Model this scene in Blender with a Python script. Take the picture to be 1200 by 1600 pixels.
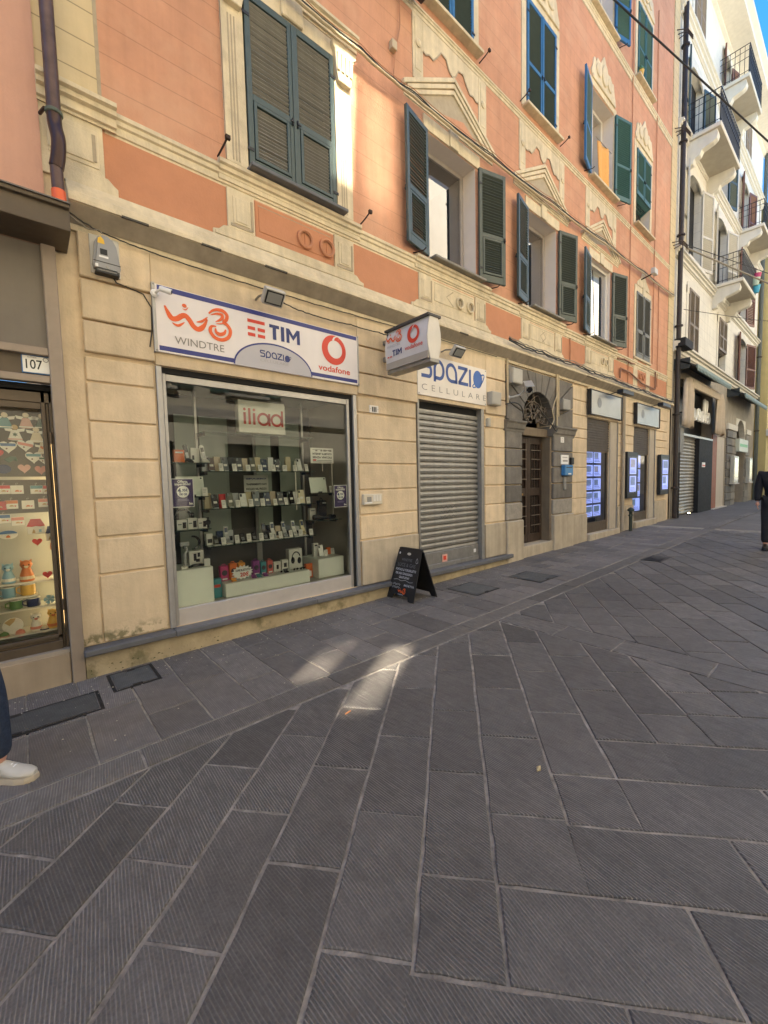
import bpy, bmesh, math, random
from mathutils import Vector, Matrix
R = math.radians
random.seed(7)
scn = bpy.context.scene
col = scn.collection
for _o in list(bpy.data.objects):
    bpy.data.objects.remove(_o)

# ------------------------------------------------------------------ camera
def _n(v): return Vector(v).normalized()
FPX = 655.0
cx = _n((758, -62, FPX)); up_ = -_n((220, (758*220+FPX*FPX)/62, FPX)); cy = up_.cross(cx)
right = Vector((cx[0], cy[0], up_[0])); down = Vector((cx[1], cy[1], up_[1])); fwd = Vector((cx[2], cy[2], up_[2]))
cam = bpy.data.objects.new('camera', bpy.data.cameras.new('camera'))
col.objects.link(cam)
cam.matrix_world = Matrix(((right.x, -down.x, -fwd.x, 0), (right.y, -down.y, -fwd.y, -4.2964), (right.z, -down.z, -fwd.z, 1.6), (0, 0, 0, 1)))
cam.data.sensor_fit = 'HORIZONTAL'; cam.data.sensor_width = 36; cam.data.lens = FPX/1200*36
cam.data.clip_start = .05; cam.data.clip_end = 2000
scn.camera = cam

# ------------------------------------------------------------------ light
SUN_EL, SUN_AZ = 60, 112          # the sun stands behind the orange building; azimuth measured from +X towards +Y
world = bpy.data.worlds.new('World'); scn.world = world; world.use_nodes = True
wn = world.node_tree.nodes; wl = world.node_tree.links
sky = wn.new('ShaderNodeTexSky'); sky.sky_type = 'NISHITA'; sky.sun_disc = False
sky.sun_elevation = R(SUN_EL); sky.sun_rotation = R(90-SUN_AZ); sky.air_density = 1.0; sky.dust_density = .0; sky.ozone_density = 4.0
hs = wn.new('ShaderNodeHueSaturation'); hs.inputs['Saturation'].default_value = 1.3; wl.new(sky.outputs[0], hs.inputs['Color']); wl.new(hs.outputs[0], wn['Background'].inputs[0]); wn['Background'].inputs[1].default_value = .085
sd = bpy.data.lights.new('sun', 'SUN'); sd.energy = 5.0; sd.angle = R(.5); sd.color = (1, .93, .82)
sun = bpy.data.objects.new('sun', sd); col.objects.link(sun)
sdir = Vector((math.cos(R(SUN_EL))*math.cos(R(SUN_AZ)), math.cos(R(SUN_EL))*math.sin(R(SUN_AZ)), math.sin(R(SUN_EL))))
sun.rotation_euler = sdir.to_track_quat('Z', 'Y').to_euler(); sun.location = (0, 10, 30)
vs = scn.view_settings; vs.view_transform = 'Standard'; vs.look = 'None'; vs.gamma = 1; vs.use_curve_mapping = False
vs.exposure = 2.38
scn.cycles.use_denoising = True; scn.cycles.max_bounces = 10; scn.cycles.diffuse_bounces = 5; scn.cycles.glossy_bounces = 4; scn.cycles.transparent_max_bounces = 12
scn.cycles.sample_clamp_indirect = 25
scn.cycles.use_guiding = True; scn.cycles.use_volume_guiding = False; scn.cycles.guiding_training_samples = 128; scn.cycles.blur_glossy = .13

# ------------------------------------------------------------------ helpers
def SL(x): return .0136*min(x, 16.)            # the street climbs to the right

class G:
    def __init__(s): s.v = []; s.f = []
    def add(s, vs_, fs):
        o = len(s.v); s.v += [tuple(v) for v in vs_]; s.f += [[i+o for i in f] for f in fs]; return s
    def box(s, x0, x1, y0, y1, z0, z1, m=None):
        vs_ = [(x, y, z) for z in (z0, z1) for y in (y0, y1) for x in (x0, x1)]
        if m is not None: vs_ = [m @ Vector(v) for v in vs_]
        return s.add(vs_, [(0, 2, 3, 1), (4, 5, 7, 6), (0, 1, 5, 4), (2, 6, 7, 3), (0, 4, 6, 2), (1, 3, 7, 5)])
    def quad(s, a, b, c, d): return s.add([a, b, c, d], [(0, 1, 2, 3)])
    def prism(s, pts, y0, y1, m=None):           # outline in x,z drawn anticlockwise seen from -Y, front at y0
        n = len(pts)
        vs_ = [(x, y0, z) for x, z in pts]+[(x, y1, z) for x, z in pts]
        if m is not None: vs_ = [m @ Vector(v) for v in vs_]
        return s.add(vs_, [list(range(n)), list(range(2*n-1, n-1, -1))]+[(i, i+n, (i+1) % n+n, (i+1) % n) for i in range(n)])
    def extr(s, prof, x0, x1):                    # profile in (y,z) run along X
        n = len(prof); vs_ = [(x0, y, z) for y, z in prof]+[(x1, y, z) for y, z in prof]
        return s.add(vs_, [(i, (i+1) % n, (i+1) % n+n, i+n) for i in range(n)]+[list(range(n-1, -1, -1)), list(range(n, 2*n))])
    def tube(s, pts, r, n=7, cap=True):
        pts = [Vector(p) for p in pts]; k = len(pts); rr = r if isinstance(r, (list, tuple)) else [r]*k
        ref = None; vs_ = []
        for i, p in enumerate(pts):
            t = (pts[min(i+1, k-1)]-pts[max(i-1, 0)]).normalized()
            if ref is None:
                ref = Vector((0, 0, 1)) if abs(t.z) < .9 else Vector((1, 0, 0))
            u = (ref-t*ref.dot(t)).normalized(); w = t.cross(u); ref = u
            for j in range(n):
                a = 2*math.pi*j/n; vs_.append(p+(u*math.cos(a)+w*math.sin(a))*rr[i])
        fs = [(i*n+j, i*n+(j+1) % n, (i+1)*n+(j+1) % n, (i+1)*n+j) for i in range(k-1) for j in range(n)]
        if cap: fs += [list(range(n-1, -1, -1)), list(range((k-1)*n, k*n))]
        return s.add(vs_, fs)
    def lathe(s, prof, n=16, c=(0, 0, 0), m=None):     # (r,z) profile about Z
        vs_ = []
        for r, z in prof:
            for j in range(n):
                a = 2*math.pi*j/n; vs_.append(Vector((c[0]+r*math.cos(a), c[1]+r*math.sin(a), c[2]+z)))
        if m is not None: vs_ = [m @ v for v in vs_]
        k = len(prof)
        return s.add(vs_, [(i*n+j, i*n+(j+1) % n, (i+1)*n+(j+1) % n, (i+1)*n+j) for i in range(k-1) for j in range(n)]+[list(range(n-1, -1, -1)), list(range((k-1)*n, k*n))])
    def ribbon(s, pts, w, o, u, v, closed=False):      # flat stroke in the plane o + a*u + b*v
        o, u, v = Vector(o), Vector(u), Vector(v); k = len(pts); ww = w if isinstance(w, (list, tuple)) else [w]*k
        L = []
        for i in range(k):
            a = pts[(i-1) % k] if closed else pts[max(i-1, 0)]; b = pts[(i+1) % k] if closed else pts[min(i+1, k-1)]
            d = Vector((b[0]-a[0], b[1]-a[1])); d = d.normalized() if d.length > 1e-9 else Vector((1, 0))
            nx, ny = -d.y*ww[i]/2, d.x*ww[i]/2
            for q in (1, -1): L.append(o+u*(pts[i][0]+q*nx)+v*(pts[i][1]+q*ny))
        m = k if closed else k-1
        return s.add(L, [(2*i+1, 2*((i+1) % k)+1, 2*((i+1) % k), 2*i) for i in range(m)])
    def disc(s, c, rx, ry, o, u, v, n=24, a0=0, a1=2*math.pi):
        o, u, v = Vector(o), Vector(u), Vector(v); full = abs(a1-a0-2*math.pi) < 1e-6
        k = n if full else n+1
        return s.add([o+u*(c[0]+rx*math.cos(a0+(a1-a0)*i/n))+v*(c[1]+ry*math.sin(a0+(a1-a0)*i/n)) for i in range(k)], [list(range(k))])
    def mesh(s, name):
        me = bpy.data.meshes.new(name); me.from_pydata(s.v, [], s.f); me.update(); return me
    def build(s, name, mat, parent=None, bev=0, seg=1, smooth=False, local=False, loc=None, rot=None):
        me = s.mesh(name)
        if bev:
            bm = bmesh.new(); bm.from_mesh(me); bmesh.ops.remove_doubles(bm, verts=bm.verts, dist=1e-5)
            es = [e for e in bm.edges if len(e.link_faces) == 2 and e.calc_face_angle(0) > .5]
            bmesh.ops.bevel(bm, geom=es, offset=bev, segments=seg, affect='EDGES', clamp_overlap=True); bm.to_mesh(me); bm.free()
        if smooth:
            for p in me.polygons: p.use_smooth = True
            if hasattr(me, 'set_sharp_from_angle'): me.set_sharp_from_angle(angle=R(38))
        return link(me, name, mat, parent, local, loc, rot)

def link(me, name, mat, parent=None, local=False, loc=None, rot=None):
    if mat is not None and not me.materials: me.materials.append(mat)
    o = bpy.data.objects.new(name, me); col.objects.link(o)
    if parent is not None:
        o.parent = parent
        if not local and parent.type == 'EMPTY': o.matrix_parent_inverse = Matrix.Translation(-parent.location)
    if loc is not None: o.location = loc
    if rot is not None: o.rotation_euler = rot
    return o

def thing(name, label, cat, loc=(0, 0, 0), group=None, rz=0):
    o = bpy.data.objects.new(name, None); o.empty_display_size = .1; col.objects.link(o); o.location = loc; o.rotation_euler = (0, 0, rz)
    return tag(o, label, cat, group)
def tag(o, label=None, cat=None, group=None, kind=None):
    if label: o['label'] = label
    if cat: o['category'] = cat
    if group: o['group'] = group
    if kind: o['kind'] = kind
    return o
def struct(o): o['kind'] = 'structure'; return o

UX, UZ, UY = Vector((1, 0, 0)), Vector((0, 0, 1)), Vector((0, -1, 0))
def text(s, size, mat, parent, o, u=UX, v=UZ, name='lettering', width=None, off=0., align='LEFT', ext=.0, space=1., shear=0., local=False):
    c = bpy.data.curves.new('t', 'FONT'); c.body = s; c.size = size; c.offset = off; c.align_x = align; c.extrude = ext; c.space_character = space; c.shear = shear; c.resolution_u = 3
    t = bpy.data.objects.new('t', c); col.objects.link(t)
    dg = bpy.context.evaluated_depsgraph_get(); me = bpy.data.meshes.new_from_object(t.evaluated_get(dg))
    bpy.data.objects.remove(t); bpy.data.curves.remove(c); me.name = name; me.materials.clear()
    u, v = Vector(u), Vector(v); nrm = u.cross(v); o = Vector(o)
    xs = [p.co.x for p in me.vertices] or [0, 1]
    k = 1. if width is None else width/max(1e-6, max(xs)-min(xs))
    x0 = min(xs) if width is not None and align == 'LEFT' else 0
    for p in me.vertices: p.co = o+u*((p.co.x-x0)*k)+v*p.co.y+nrm*p.co.z
    return link(me, name, mat, parent, local)

def smooth_line(P, n=6, closed=False):
    out = []; k = len(P)
    g = (lambda i: P[i % k]) if closed else (lambda i: P[max(0, min(k-1, i))])
    for i in range(k if closed else k-1):
        a, b, c, d = g(i-1), g(i), g(i+1), g(i+2)
        for j in range(n):
            t = j/n
            out.append(tuple(.5*((2*b[q])+(-a[q]+c[q])*t+(2*a[q]-5*b[q]+4*c[q]-d[q])*t*t+(-a[q]+3*b[q]-3*c[q]+d[q])*t**3) for q in range(len(b))))
    if not closed: out.append(tuple(P[-1]))
    return out

def copy_tree(o, parent=None):
    c = o.copy(); col.objects.link(c)
    if parent is not None: c.parent = parent
    for ch in o.children: copy_tree(ch, c)
    return c

def arc(cx_, cz_, r, a0, a1, n, rz=None):
    rz = r if rz is None else rz
    return [(cx_+r*math.cos(R(a0+(a1-a0)*i/n)), cz_+rz*math.sin(R(a0+(a1-a0)*i/n))) for i in range(n+1)]

# ------------------------------------------------------------------ materials
def srgb(r, g, b):
    f = lambda c: ((c/255+.055)/1.055)**2.4 if c > 10 else c/255/12.92
    return (f(r), f(g), f(b))
_M = {}
def M(name, c=(.5, .5, .5), rough=.6, metal=0., var=.08, vscale=5., big=.0, bump=0., bscale=60., streak=0., spec=.4, orand=0., moss=None, emit=0., trans=0.):
    if name in _M: return _M[name]
    m = bpy.data.materials.new(name); m.use_nodes = True; nt = m.node_tree; N = nt.nodes; L = nt.links; b = N['Principled BSDF']; _M[name] = m
    b.inputs['Roughness'].default_value = rough; b.inputs['Metallic'].default_value = metal; b.inputs['Specular IOR Level'].default_value = spec
    b.inputs['Base Color'].default_value = (*c, 1)
    if emit: b.inputs['Emission Color'].default_value = (*c, 1); b.inputs['Emission Strength'].default_value = emit
    if var == 0 and not bump and not streak: return m
    tc = N.new('ShaderNodeTexCoord'); V = tc.outputs['Object']
    def noise(scale, detail=6, vec=V, rg=.6):
        n_ = N.new('ShaderNodeTexNoise'); n_.inputs['Scale'].default_value = scale; n_.inputs['Detail'].default_value = detail; n_.inputs['Roughness'].default_value = rg; L.new(vec, n_.inputs['Vector']); return n_.outputs['Fac']
    def ramp(f, a, b_, lo, hi):
        q = N.new('ShaderNodeMapRange'); q.inputs[1].default_value = a; q.inputs[2].default_value = b_; q.inputs[3].default_value = lo; q.inputs[4].default_value = hi; L.new(f, q.inputs[0]); return q.outputs[0]
    def mul(a, b_):
        q = N.new('ShaderNodeMath'); q.operation = 'MULTIPLY'; L.new(a, q.inputs[0]); L.new(b_, q.inputs[1]); return q.outputs[0]
    fac = ramp(noise(vscale), .25, .75, 1-var, 1+var)
    if big: fac = mul(fac, ramp(noise(.55, 4), .3, .7, 1-big, 1+big))
    if streak:
        mp = N.new('ShaderNodeMapping'); mp.inputs['Scale'].default_value = (7, 7, .5); L.new(V, mp.inputs[0])
        fac = mul(fac, ramp(noise(1.2, 5, mp.outputs[0]), .35, .8, 1+streak*.3, 1-streak))
    if orand:
        oi = N.new('ShaderNodeObjectInfo'); fac = mul(fac, ramp(oi.outputs['Random'], 0, 1, 1-orand, 1+orand))
    rgb = N.new('ShaderNodeRGB'); rgb.outputs[0].default_value = (*c, 1)
    vm = N.new('ShaderNodeVectorMath'); vm.operation = 'SCALE'; L.new(rgb.outputs[0], vm.inputs[0]); L.new(fac, vm.inputs['Scale'])
    out = vm.outputs[0]
    if moss:
        mx = N.new('ShaderNodeMix'); mx.data_type = 'RGBA'; L.new(out, mx.inputs[6]); mx.inputs[7].default_value = (*moss[0], 1)
        mk = ramp(noise(moss[1], 7), moss[2], moss[2]+.12, 0, moss[3])
        if len(moss) > 4:
            sz = N.new('ShaderNodeSeparateXYZ'); L.new(V, sz.inputs[0]); ad = N.new('ShaderNodeMath'); ad.operation = 'MULTIPLY_ADD'; L.new(noise(moss[1]*.7, 4), ad.inputs[0]); ad.inputs[1].default_value = moss[6]; L.new(sz.outputs['Z'], ad.inputs[2]); mk = mul(mk, ramp(ad.outputs[0], moss[4], moss[5], 1, 0))
        L.new(mk, mx.inputs[0]); out = mx.outputs[2]
    L.new(out, b.inputs['Base Color'])
    if rough < .98: L.new(ramp(noise(vscale*2.3), .3, .7, max(.02, rough-.07), min(1, rough+.07)), b.inputs['Roughness'])
    if bump:
        bp = N.new('ShaderNodeBump'); bp.inputs['Strength'].default_value = bump; bp.inputs['Distance'].default_value = .01; L.new(noise(bscale, 8), bp.inputs['Height']); L.new(bp.outputs[0], b.inputs['Normal'])
    return m

def glass_mat(name, tint=(1, 1, 1), ior=1.5, boost=1.0, rough=0.0):
    m = bpy.data.materials.new(name); m.use_nodes = True; nt = m.node_tree; N = nt.nodes; L = nt.links; N.remove(N['Principled BSDF'])
    t = N.new('ShaderNodeBsdfTransparent'); t.inputs[0].default_value = (*tint, 1); g = N.new('ShaderNodeBsdfGlossy'); g.inputs['Roughness'].default_value = rough
    f = N.new('ShaderNodeFresnel'); f.inputs[0].default_value = ior
    q = N.new('ShaderNodeMath'); q.operation = 'MULTIPLY'; q.use_clamp = True; q.inputs[1].default_value = boost; L.new(f.outputs[0], q.inputs[0])
    mx = N.new('ShaderNodeMixShader'); L.new(q.outputs[0], mx.inputs[0]); L.new(t.outputs[0], mx.inputs[1]); L.new(g.outputs[0], mx.inputs[2]); L.new(mx.outputs[0], N['Material Output'].inputs[0])
    _M[name] = m; return m

def slab_mat(name, c, furrow=1., ang=0., orand=.19, pit=0.):
    m = M(name, c, rough=.62, var=.16, vscale=9, big=.12, orand=orand, bump=.0001, spec=.35)
    nt = m.node_tree; N = nt.nodes; L = nt.links; b = N['Principled BSDF']
    for n_ in [x for x in N if x.type == 'BUMP']: N.remove(n_)
    tc = N.new('ShaderNodeTexCoord'); oi = N.new('ShaderNodeObjectInfo')
    rot = N.new('ShaderNodeVectorRotate'); rot.rotation_type = 'Z_AXIS'; L.new(tc.outputs['Object'], rot.inputs['Vector'])
    mr = N.new('ShaderNodeMapRange'); mr.inputs[3].default_value = ang-.13; mr.inputs[4].default_value = ang+.13; L.new(oi.outputs['Random'], mr.inputs[0]); L.new(mr.outputs[0], rot.inputs['Angle'])
    w = N.new('ShaderNodeTexWave'); w.wave_type = 'BANDS'; w.bands_direction = 'X'; w.wave_profile = 'SIN'; L.new(rot.outputs[0], w.inputs['Vector'])
    w.inputs['Scale'].default_value = 314/12.6*1.0; w.inputs['Distortion'].default_value = 1.1; w.inputs['Detail'].default_value = 3; w.inputs['Detail Scale'].default_value = .35
    n1 = N.new('ShaderNodeTexNoise'); n1.inputs['Scale'].default_value = 3.2; n1.inputs['Detail'].default_value = 5; L.new(tc.outputs['Object'], n1.inputs['Vector'])
    wear = N.new('ShaderNodeMapRange'); wear.inputs[1].default_value = .38; wear.inputs[2].default_value = .66; wear.inputs[3].default_value = 1; wear.inputs[4].default_value = .45; L.new(n1.outputs['Fac'], wear.inputs[0])
    n2 = N.new('ShaderNodeTexNoise'); n2.inputs['Scale'].default_value = 95 if not pit else 34; n2.inputs['Detail'].default_value = 7; L.new(tc.outputs['Object'], n2.inputs['Vector'])
    pw = N.new('ShaderNodeMath'); pw.operation = 'POWER'; L.new(w.outputs['Fac'], pw.inputs[0]); pw.inputs[1].default_value = 2.6
    mp4 = N.new('ShaderNodeMapping'); mp4.inputs['Scale'].default_value = (60, 9, 9); L.new(rot.outputs[0], mp4.inputs[0])
    n4 = N.new('ShaderNodeTexNoise'); n4.inputs['Scale'].default_value = 1.; n4.inputs['Detail'].default_value = 5; L.new(mp4.outputs[0], n4.inputs['Vector'])
    b4 = N.new('ShaderNodeMapRange'); b4.inputs[1].default_value = .34; b4.inputs[2].default_value = .68; b4.inputs[3].default_value = .15; b4.inputs[4].default_value = 1.75; L.new(n4.outputs['Fac'], b4.inputs[0])
    p4 = N.new('ShaderNodeMath'); p4.operation = 'MULTIPLY'; L.new(pw.outputs[0], p4.inputs[0]); L.new(b4.outputs[0], p4.inputs[1]); pw = p4
    mu = N.new('ShaderNodeMath'); mu.operation = 'MULTIPLY'; L.new(pw.outputs[0], mu.inputs[0]); L.new(wear.outputs[0], mu.inputs[1])
    r7 = N.new('ShaderNodeMath'); r7.operation = 'MULTIPLY'; L.new(oi.outputs['Random'], r7.inputs[0]); r7.inputs[1].default_value = 7.13
    f7 = N.new('ShaderNodeMath'); f7.operation = 'FRACT'; L.new(r7.outputs[0], f7.inputs[0])
    m7 = N.new('ShaderNodeMapRange'); m7.inputs[3].default_value = .38; m7.inputs[4].default_value = 1.2; L.new(f7.outputs[0], m7.inputs[0])
    x7 = N.new('ShaderNodeMath'); x7.operation = 'MULTIPLY'; L.new(mu.outputs[0], x7.inputs[0]); L.new(m7.outputs[0], x7.inputs[1]); mu = x7
    ma = N.new('ShaderNodeMath'); ma.operation = 'MULTIPLY_ADD'; L.new(n2.outputs['Fac'], ma.inputs[0]); ma.inputs[1].default_value = .55; L.new(mu.outputs[0], ma.inputs[2])
    bp = N.new('ShaderNodeBump'); bp.inputs['Strength'].default_value = min(1., .95*furrow+.15+pit); bp.inputs['Distance'].default_value = .0045; L.new(ma.outputs[0], bp.inputs['Height']); L.new(bp.outputs[0], b.inputs['Normal'])
    # worn ridges are paler than the dirt lying in the furrows; small pale spots of old gum
    src = b.inputs['Base Color'].links[0].from_socket
    k = N.new('ShaderNodeMapRange'); k.inputs[1].default_value = .0; k.inputs[2].default_value = 1.3; k.inputs[3].default_value = 1-.55*furrow-.5*pit; k.inputs[4].default_value = 1+1.35*furrow+1.0*pit; L.new(ma.outputs[0], k.inputs[0])
    sc_ = N.new('ShaderNodeVectorMath'); sc_.operation = 'SCALE'; L.new(src, sc_.inputs[0]); L.new(k.outputs[0], sc_.inputs['Scale'])
    vo = N.new('ShaderNodeTexVoronoi'); vo.inputs['Scale'].default_value = 3.1; L.new(tc.outputs['Object'], vo.inputs['Vector'])
    n3 = N.new('ShaderNodeTexNoise'); n3.inputs['Scale'].default_value = 60; L.new(tc.outputs['Object'], n3.inputs['Vector'])
    ad = N.new('ShaderNodeMath'); ad.operation = 'MULTIPLY_ADD'; L.new(n3.outputs['Fac'], ad.inputs[0]); ad.inputs[1].default_value = .09; L.new(vo.outputs['Distance'], ad.inputs[2])
    sp = N.new('ShaderNodeMapRange'); sp.inputs[1].default_value = .085; sp.inputs[2].default_value = .095; sp.inputs[3].default_value = .4; sp.inputs[4].default_value = 0; L.new(ad.outputs[0], sp.inputs[0])
    mx = N.new('ShaderNodeMix'); mx.data_type = 'RGBA'; L.new(sp.outputs[0], mx.inputs[0]); L.new(sc_.outputs[0], mx.inputs[6]); mx.inputs[7].default_value = (.2, .19, .175, 1); L.new(mx.outputs[2], b.inputs['Base Color'])
    return m
CREAM = M('cream_plaster', (.63, .50, .335), .85, var=.10, vscale=5, big=.13, bump=.45, bscale=38, streak=.18, orand=.05, moss=((.40, .315, .20), 2.1, .54, .38))
CREAM_TRIM = M('cream_painted_trim', (.63, .53, .36), .8, var=.10, vscale=8, big=.12, bump=.35, bscale=60, streak=.24, moss=((.36, .29, .20), 3.0, .56, .4))
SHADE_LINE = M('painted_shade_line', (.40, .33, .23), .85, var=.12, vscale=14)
ORANGE = M('orange_plaster', (.545, .275, .163), .85, var=.09, vscale=5, big=.13, bump=.35, bscale=40, streak=.14, moss=((.60, .345, .215), 1.15, .5, .55))
ORANGE_D = M('deep_orange_plaster', (.50, .225, .12), .85, var=.07, vscale=5, big=.08, bump=.25, bscale=50)
PINK = M('pink_plaster', (.57, .32, .225), .85, var=.05, vscale=2, big=.08, bump=.3, bscale=40, streak=.1)
GREYPLINTH = M('grey_beige_plinth', (.44, .37, .27), .8, var=.12, vscale=6, big=.15, bump=.3, bscale=50, streak=.25)
MOSSWALL = M('mossy_base_plaster', (.38, .31, .20), .9, var=.2, vscale=7, bump=.9, bscale=25, big=.2, moss=((.10, .095, .045), 4.5, .53, .7))
DAMP = M('damp_cream_plaster', (.62, .49, .325), .85, var=.11, vscale=5, big=.12, bump=.45, bscale=38, streak=.14, moss=((.085, .085, .03), 11., .46, .75, .27, .36, -.12))
MORTAR_L = M('pale_sidewalk_joint', (.30, .27, .22), .9, var=.4, vscale=16, bump=.6, bscale=70)
MOSS = M('moss', (.05, .055, .018), .95, var=.3, vscale=30, bump=.9, bscale=90)
LEDGE = M('slate_ledge', (.115, .115, .12), .55, var=.16, vscale=9, big=.1, bump=.25, bscale=60)
STONE = M('grey_portal_stone', (.155, .14, .12), .75, var=.2, vscale=7, big=.2, bump=.55, bscale=30, streak=.25, orand=.15)
STONE_L = M('pale_rough_stone', (.30, .27, .225), .85, var=.2, vscale=12, bump=1.0, bscale=22, big=.15)
SHUT_G = M('green_grey_shutter_paint', (.050, .074, .068), .42, var=.1, vscale=9, bump=.05, spec=.5)
SHUT_O = M('olive_shutter_paint', (.075, .088, .07), .45, var=.1, vscale=9, bump=.05)
SHUT_B = M('blue_shutter_paint', (.035, .13, .27), .45, var=.1, vscale=9)
SHUT_BG = M('teal_shutter_paint', (.045, .12, .115), .45, var=.1, vscale=9)
SHUT_GREY = M('grey_shutter_paint', (.13, .13, .11), .5, var=.1, vscale=9)
SHUT_BR = M('brown_shutter_paint', (.17, .075, .05), .5, var=.12, vscale=9)
SLATM = M('pale_slat_paint', (.27, .255, .215), .5, var=.1, vscale=9)
DARK = M('dark_interior', (.012, .012, .012), .9, var=0)
IRON = M('rusty_iron', (.05, .03, .022), .7, metal=.3, var=.3, vscale=40)
BLACKM = M('black_metal', (.018, .018, .02), .45, var=.15, vscale=30)
ALU = M('grey_aluminium', (.42, .40, .375), .42, metal=.55, var=.07, vscale=12, streak=.12)
STEEL = M('galvanised_steel', (.30, .29, .27), .45, metal=.6, var=.12, vscale=14, streak=.2, bump=.1)
WHITE_PL = M('white_plastic', (.75, .73, .69), .4, var=.03, vscale=10)
OFFWHITE = M('off_white_paint', (.66, .61, .53), .5, var=.05, vscale=7, streak=.06)
SIGNW = M('white_sign_panel', (.74, .685, .66), .35, var=.025, vscale=5, streak=.05)
SIGNW2 = M('grey_white_sign_panel', (.62, .60, .60), .4, var=.03, vscale=5, streak=.06)
NAVY = M('navy_print', (.033, .04, .19), .4, var=.04)
NAVY2 = M('deep_navy_print', (.022, .035, .15), .4, var=.04)
BLUEP = M('blue_print', (.03, .075, .27), .4, var=.04)
ORANGEP = M('orange_print', (.72, .115, .025), .4, var=.05)
REDP = M('red_print', (.62, .055, .03), .4, var=.05)
GREYP = M('grey_print', (.22, .20, .18), .5, var=.05)
LGREY = M('pale_grey_print', (.38, .36, .36), .5, var=.05)
BLACKP = M('black_print', (.02, .02, .02), .5, var=.05)
WHITEP = M('white_print', (.78, .77, .75), .5, var=.03)
BROWNF = M('brown_shopfront_metal', (.10, .075, .05), .45, metal=.25, var=.08, vscale=10, streak=.1)
BROWNL = M('taupe_shopfront_metal', (.30, .24, .185), .5, metal=.15, var=.08, vscale=10, streak=.12)
BROWNPANEL = M('taupe_fascia_panel', (.17, .145, .115), .55, var=.06, vscale=6, streak=.1)
COPPER = M('aged_copper_pipe', (.11, .07, .06), .45, metal=.5, var=.25, vscale=12, streak=.35)
ORPLASTIC = M('orange_plastic_pipe', (.75, .13, .04), .45, var=.08)
DARKPIPE = M('dark_brown_pipe', (.045, .035, .032), .5, metal=.3, var=.15, vscale=10)
CABLE = M('black_cable', (.025, .023, .02), .6, var=.1)
CABLE_G = M('grey_cable', (.25, .22, .17), .6, var=.1)
CABLE_O = M('painted_cable', (.45, .22, .12), .7, var=.1)
CABLE_C = M('cream_painted_cable', (.5, .4, .25), .7, var=.1)
WOOD_D = M('brown_door_wood', (.042, .026, .017), .5, var=.2, vscale=6, streak=.2)
WOODJ = M('weathered_door_case', (.19, .145, .095), .7, var=.15, vscale=6, streak=.25)
GLASS = glass_mat('shop_glass', (.95, .99, .96), 1.5)
WGLASS = glass_mat('window_glass', (.6, .65, .65), 1.6, 4.5)
SHELFGLASS = glass_mat('shelf_glass', (.62, .8, .74), 1.5)
SHELFEDGE = M('glass_shelf_edge', (.02, .045, .038), .15, var=0)
GREENPANEL = M('grey_green_hanging_panel', (.29, .33, .28), .6, var=.05, vscale=3)
SHOPDARK = M('dark_shop_back', (.085, .08, .072), .7, var=.1)
SHOPWHITE = M('white_display_plinth', (.80, .82, .75), .5, var=.03)
DENIM = M('dark_blue_denim', (.018, .028, .055), .85, var=.3, vscale=40, bump=.4, bscale=300)
JACKET = M('black_coat_cloth', (.011, .011, .014), .85, var=.2, vscale=20, bump=.3, bscale=120)
SKIN = M('skin', (.52, .27, .19), .5, var=.05, vscale=20)
HAIR = M('dark_hair', (.02, .014, .01), .6, var=.2, vscale=80)
SHOEW = M('white_shoe_leather', (.50, .47, .41), .5, var=.06, vscale=14)
SHOESOLE = M('cream_rubber_sole', (.46, .39, .29), .6, var=.06, vscale=20)
SLAB = slab_mat('dark_furrowed_stone', (.114, .104, .094), 1., 0.)
SLAB2 = slab_mat('dark_furrowed_stone_turned', (.108, .099, .090), 1., .18)
SLABS = slab_mat('smooth_sidewalk_stone', (.145, .130, .118), .4, 0.)
SLABB = slab_mat('rough_kerb_stone', (.128, .115, .102), .0, 0., pit=.6)
MORTAR = M('pale_mortar_joint', (.27, .24, .205), .9, var=.55, vscale=14, bump=.8, bscale=70, big=.2)
FARPAVE = M('far_paving', (.125, .113, .102), .75, var=.2, vscale=2.5, big=.15, bump=.3, bscale=14)
# ------------------------------------------------------------------ ground and paving
g = G(); xs = [-400, -40, -8, 0, 4, 8, 12, 16, 60, 400]
gz = lambda x: max(-.4, SL(x))
for a, b in zip(xs, xs[1:]): g.quad((a, -400, gz(a)-.012), (b, -400, gz(b)-.012), (b, 400, gz(b)-.012), (a, 400, gz(a)-.012))
struct(g.build('ground', FARPAVE))

def clip(poly, n, d):                 # keep n.p <= d
    out = []
    for i in range(len(poly)):
        a, b = poly[i], poly[(i+1) % len(poly)]; da, db = a[0]*n[0]+a[1]*n[1]-d, b[0]*n[0]+b[1]*n[1]-d
        if da <= 0: out.append(a)
        if da*db < 0: t = da/(da-db); out.append((a[0]+(b[0]-a[0])*t, a[1]+(b[1]-a[1])*t))
    return out
def inset(poly, d):
    out = list(poly); k = len(poly)
    for i in range(k):
        a, b = poly[i], poly[(i+1) % k]; e = Vector((b[0]-a[0], b[1]-a[1]))
        if e.length < 1e-5: continue
        nx, ny = e.y/e.length, -e.x/e.length          # outward for anticlockwise
        out = clip(out, (nx, ny), nx*a[0]+ny*a[1]-d)
        if len(out) < 3: return []
    return out
camP = Vector((0, -4.2964, 1.6))
def in_view(x, y, mx=130):
    p = Vector((x, y, SL(x)))-camP; w = p.dot(fwd)
    if w < .15: return False
    u, v = 600+FPX*p.dot(right)/w, 800+FPX*p.dot(down)/w
    return -mx < u < 1200+mx and v < 1600+mx*1.6
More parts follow.
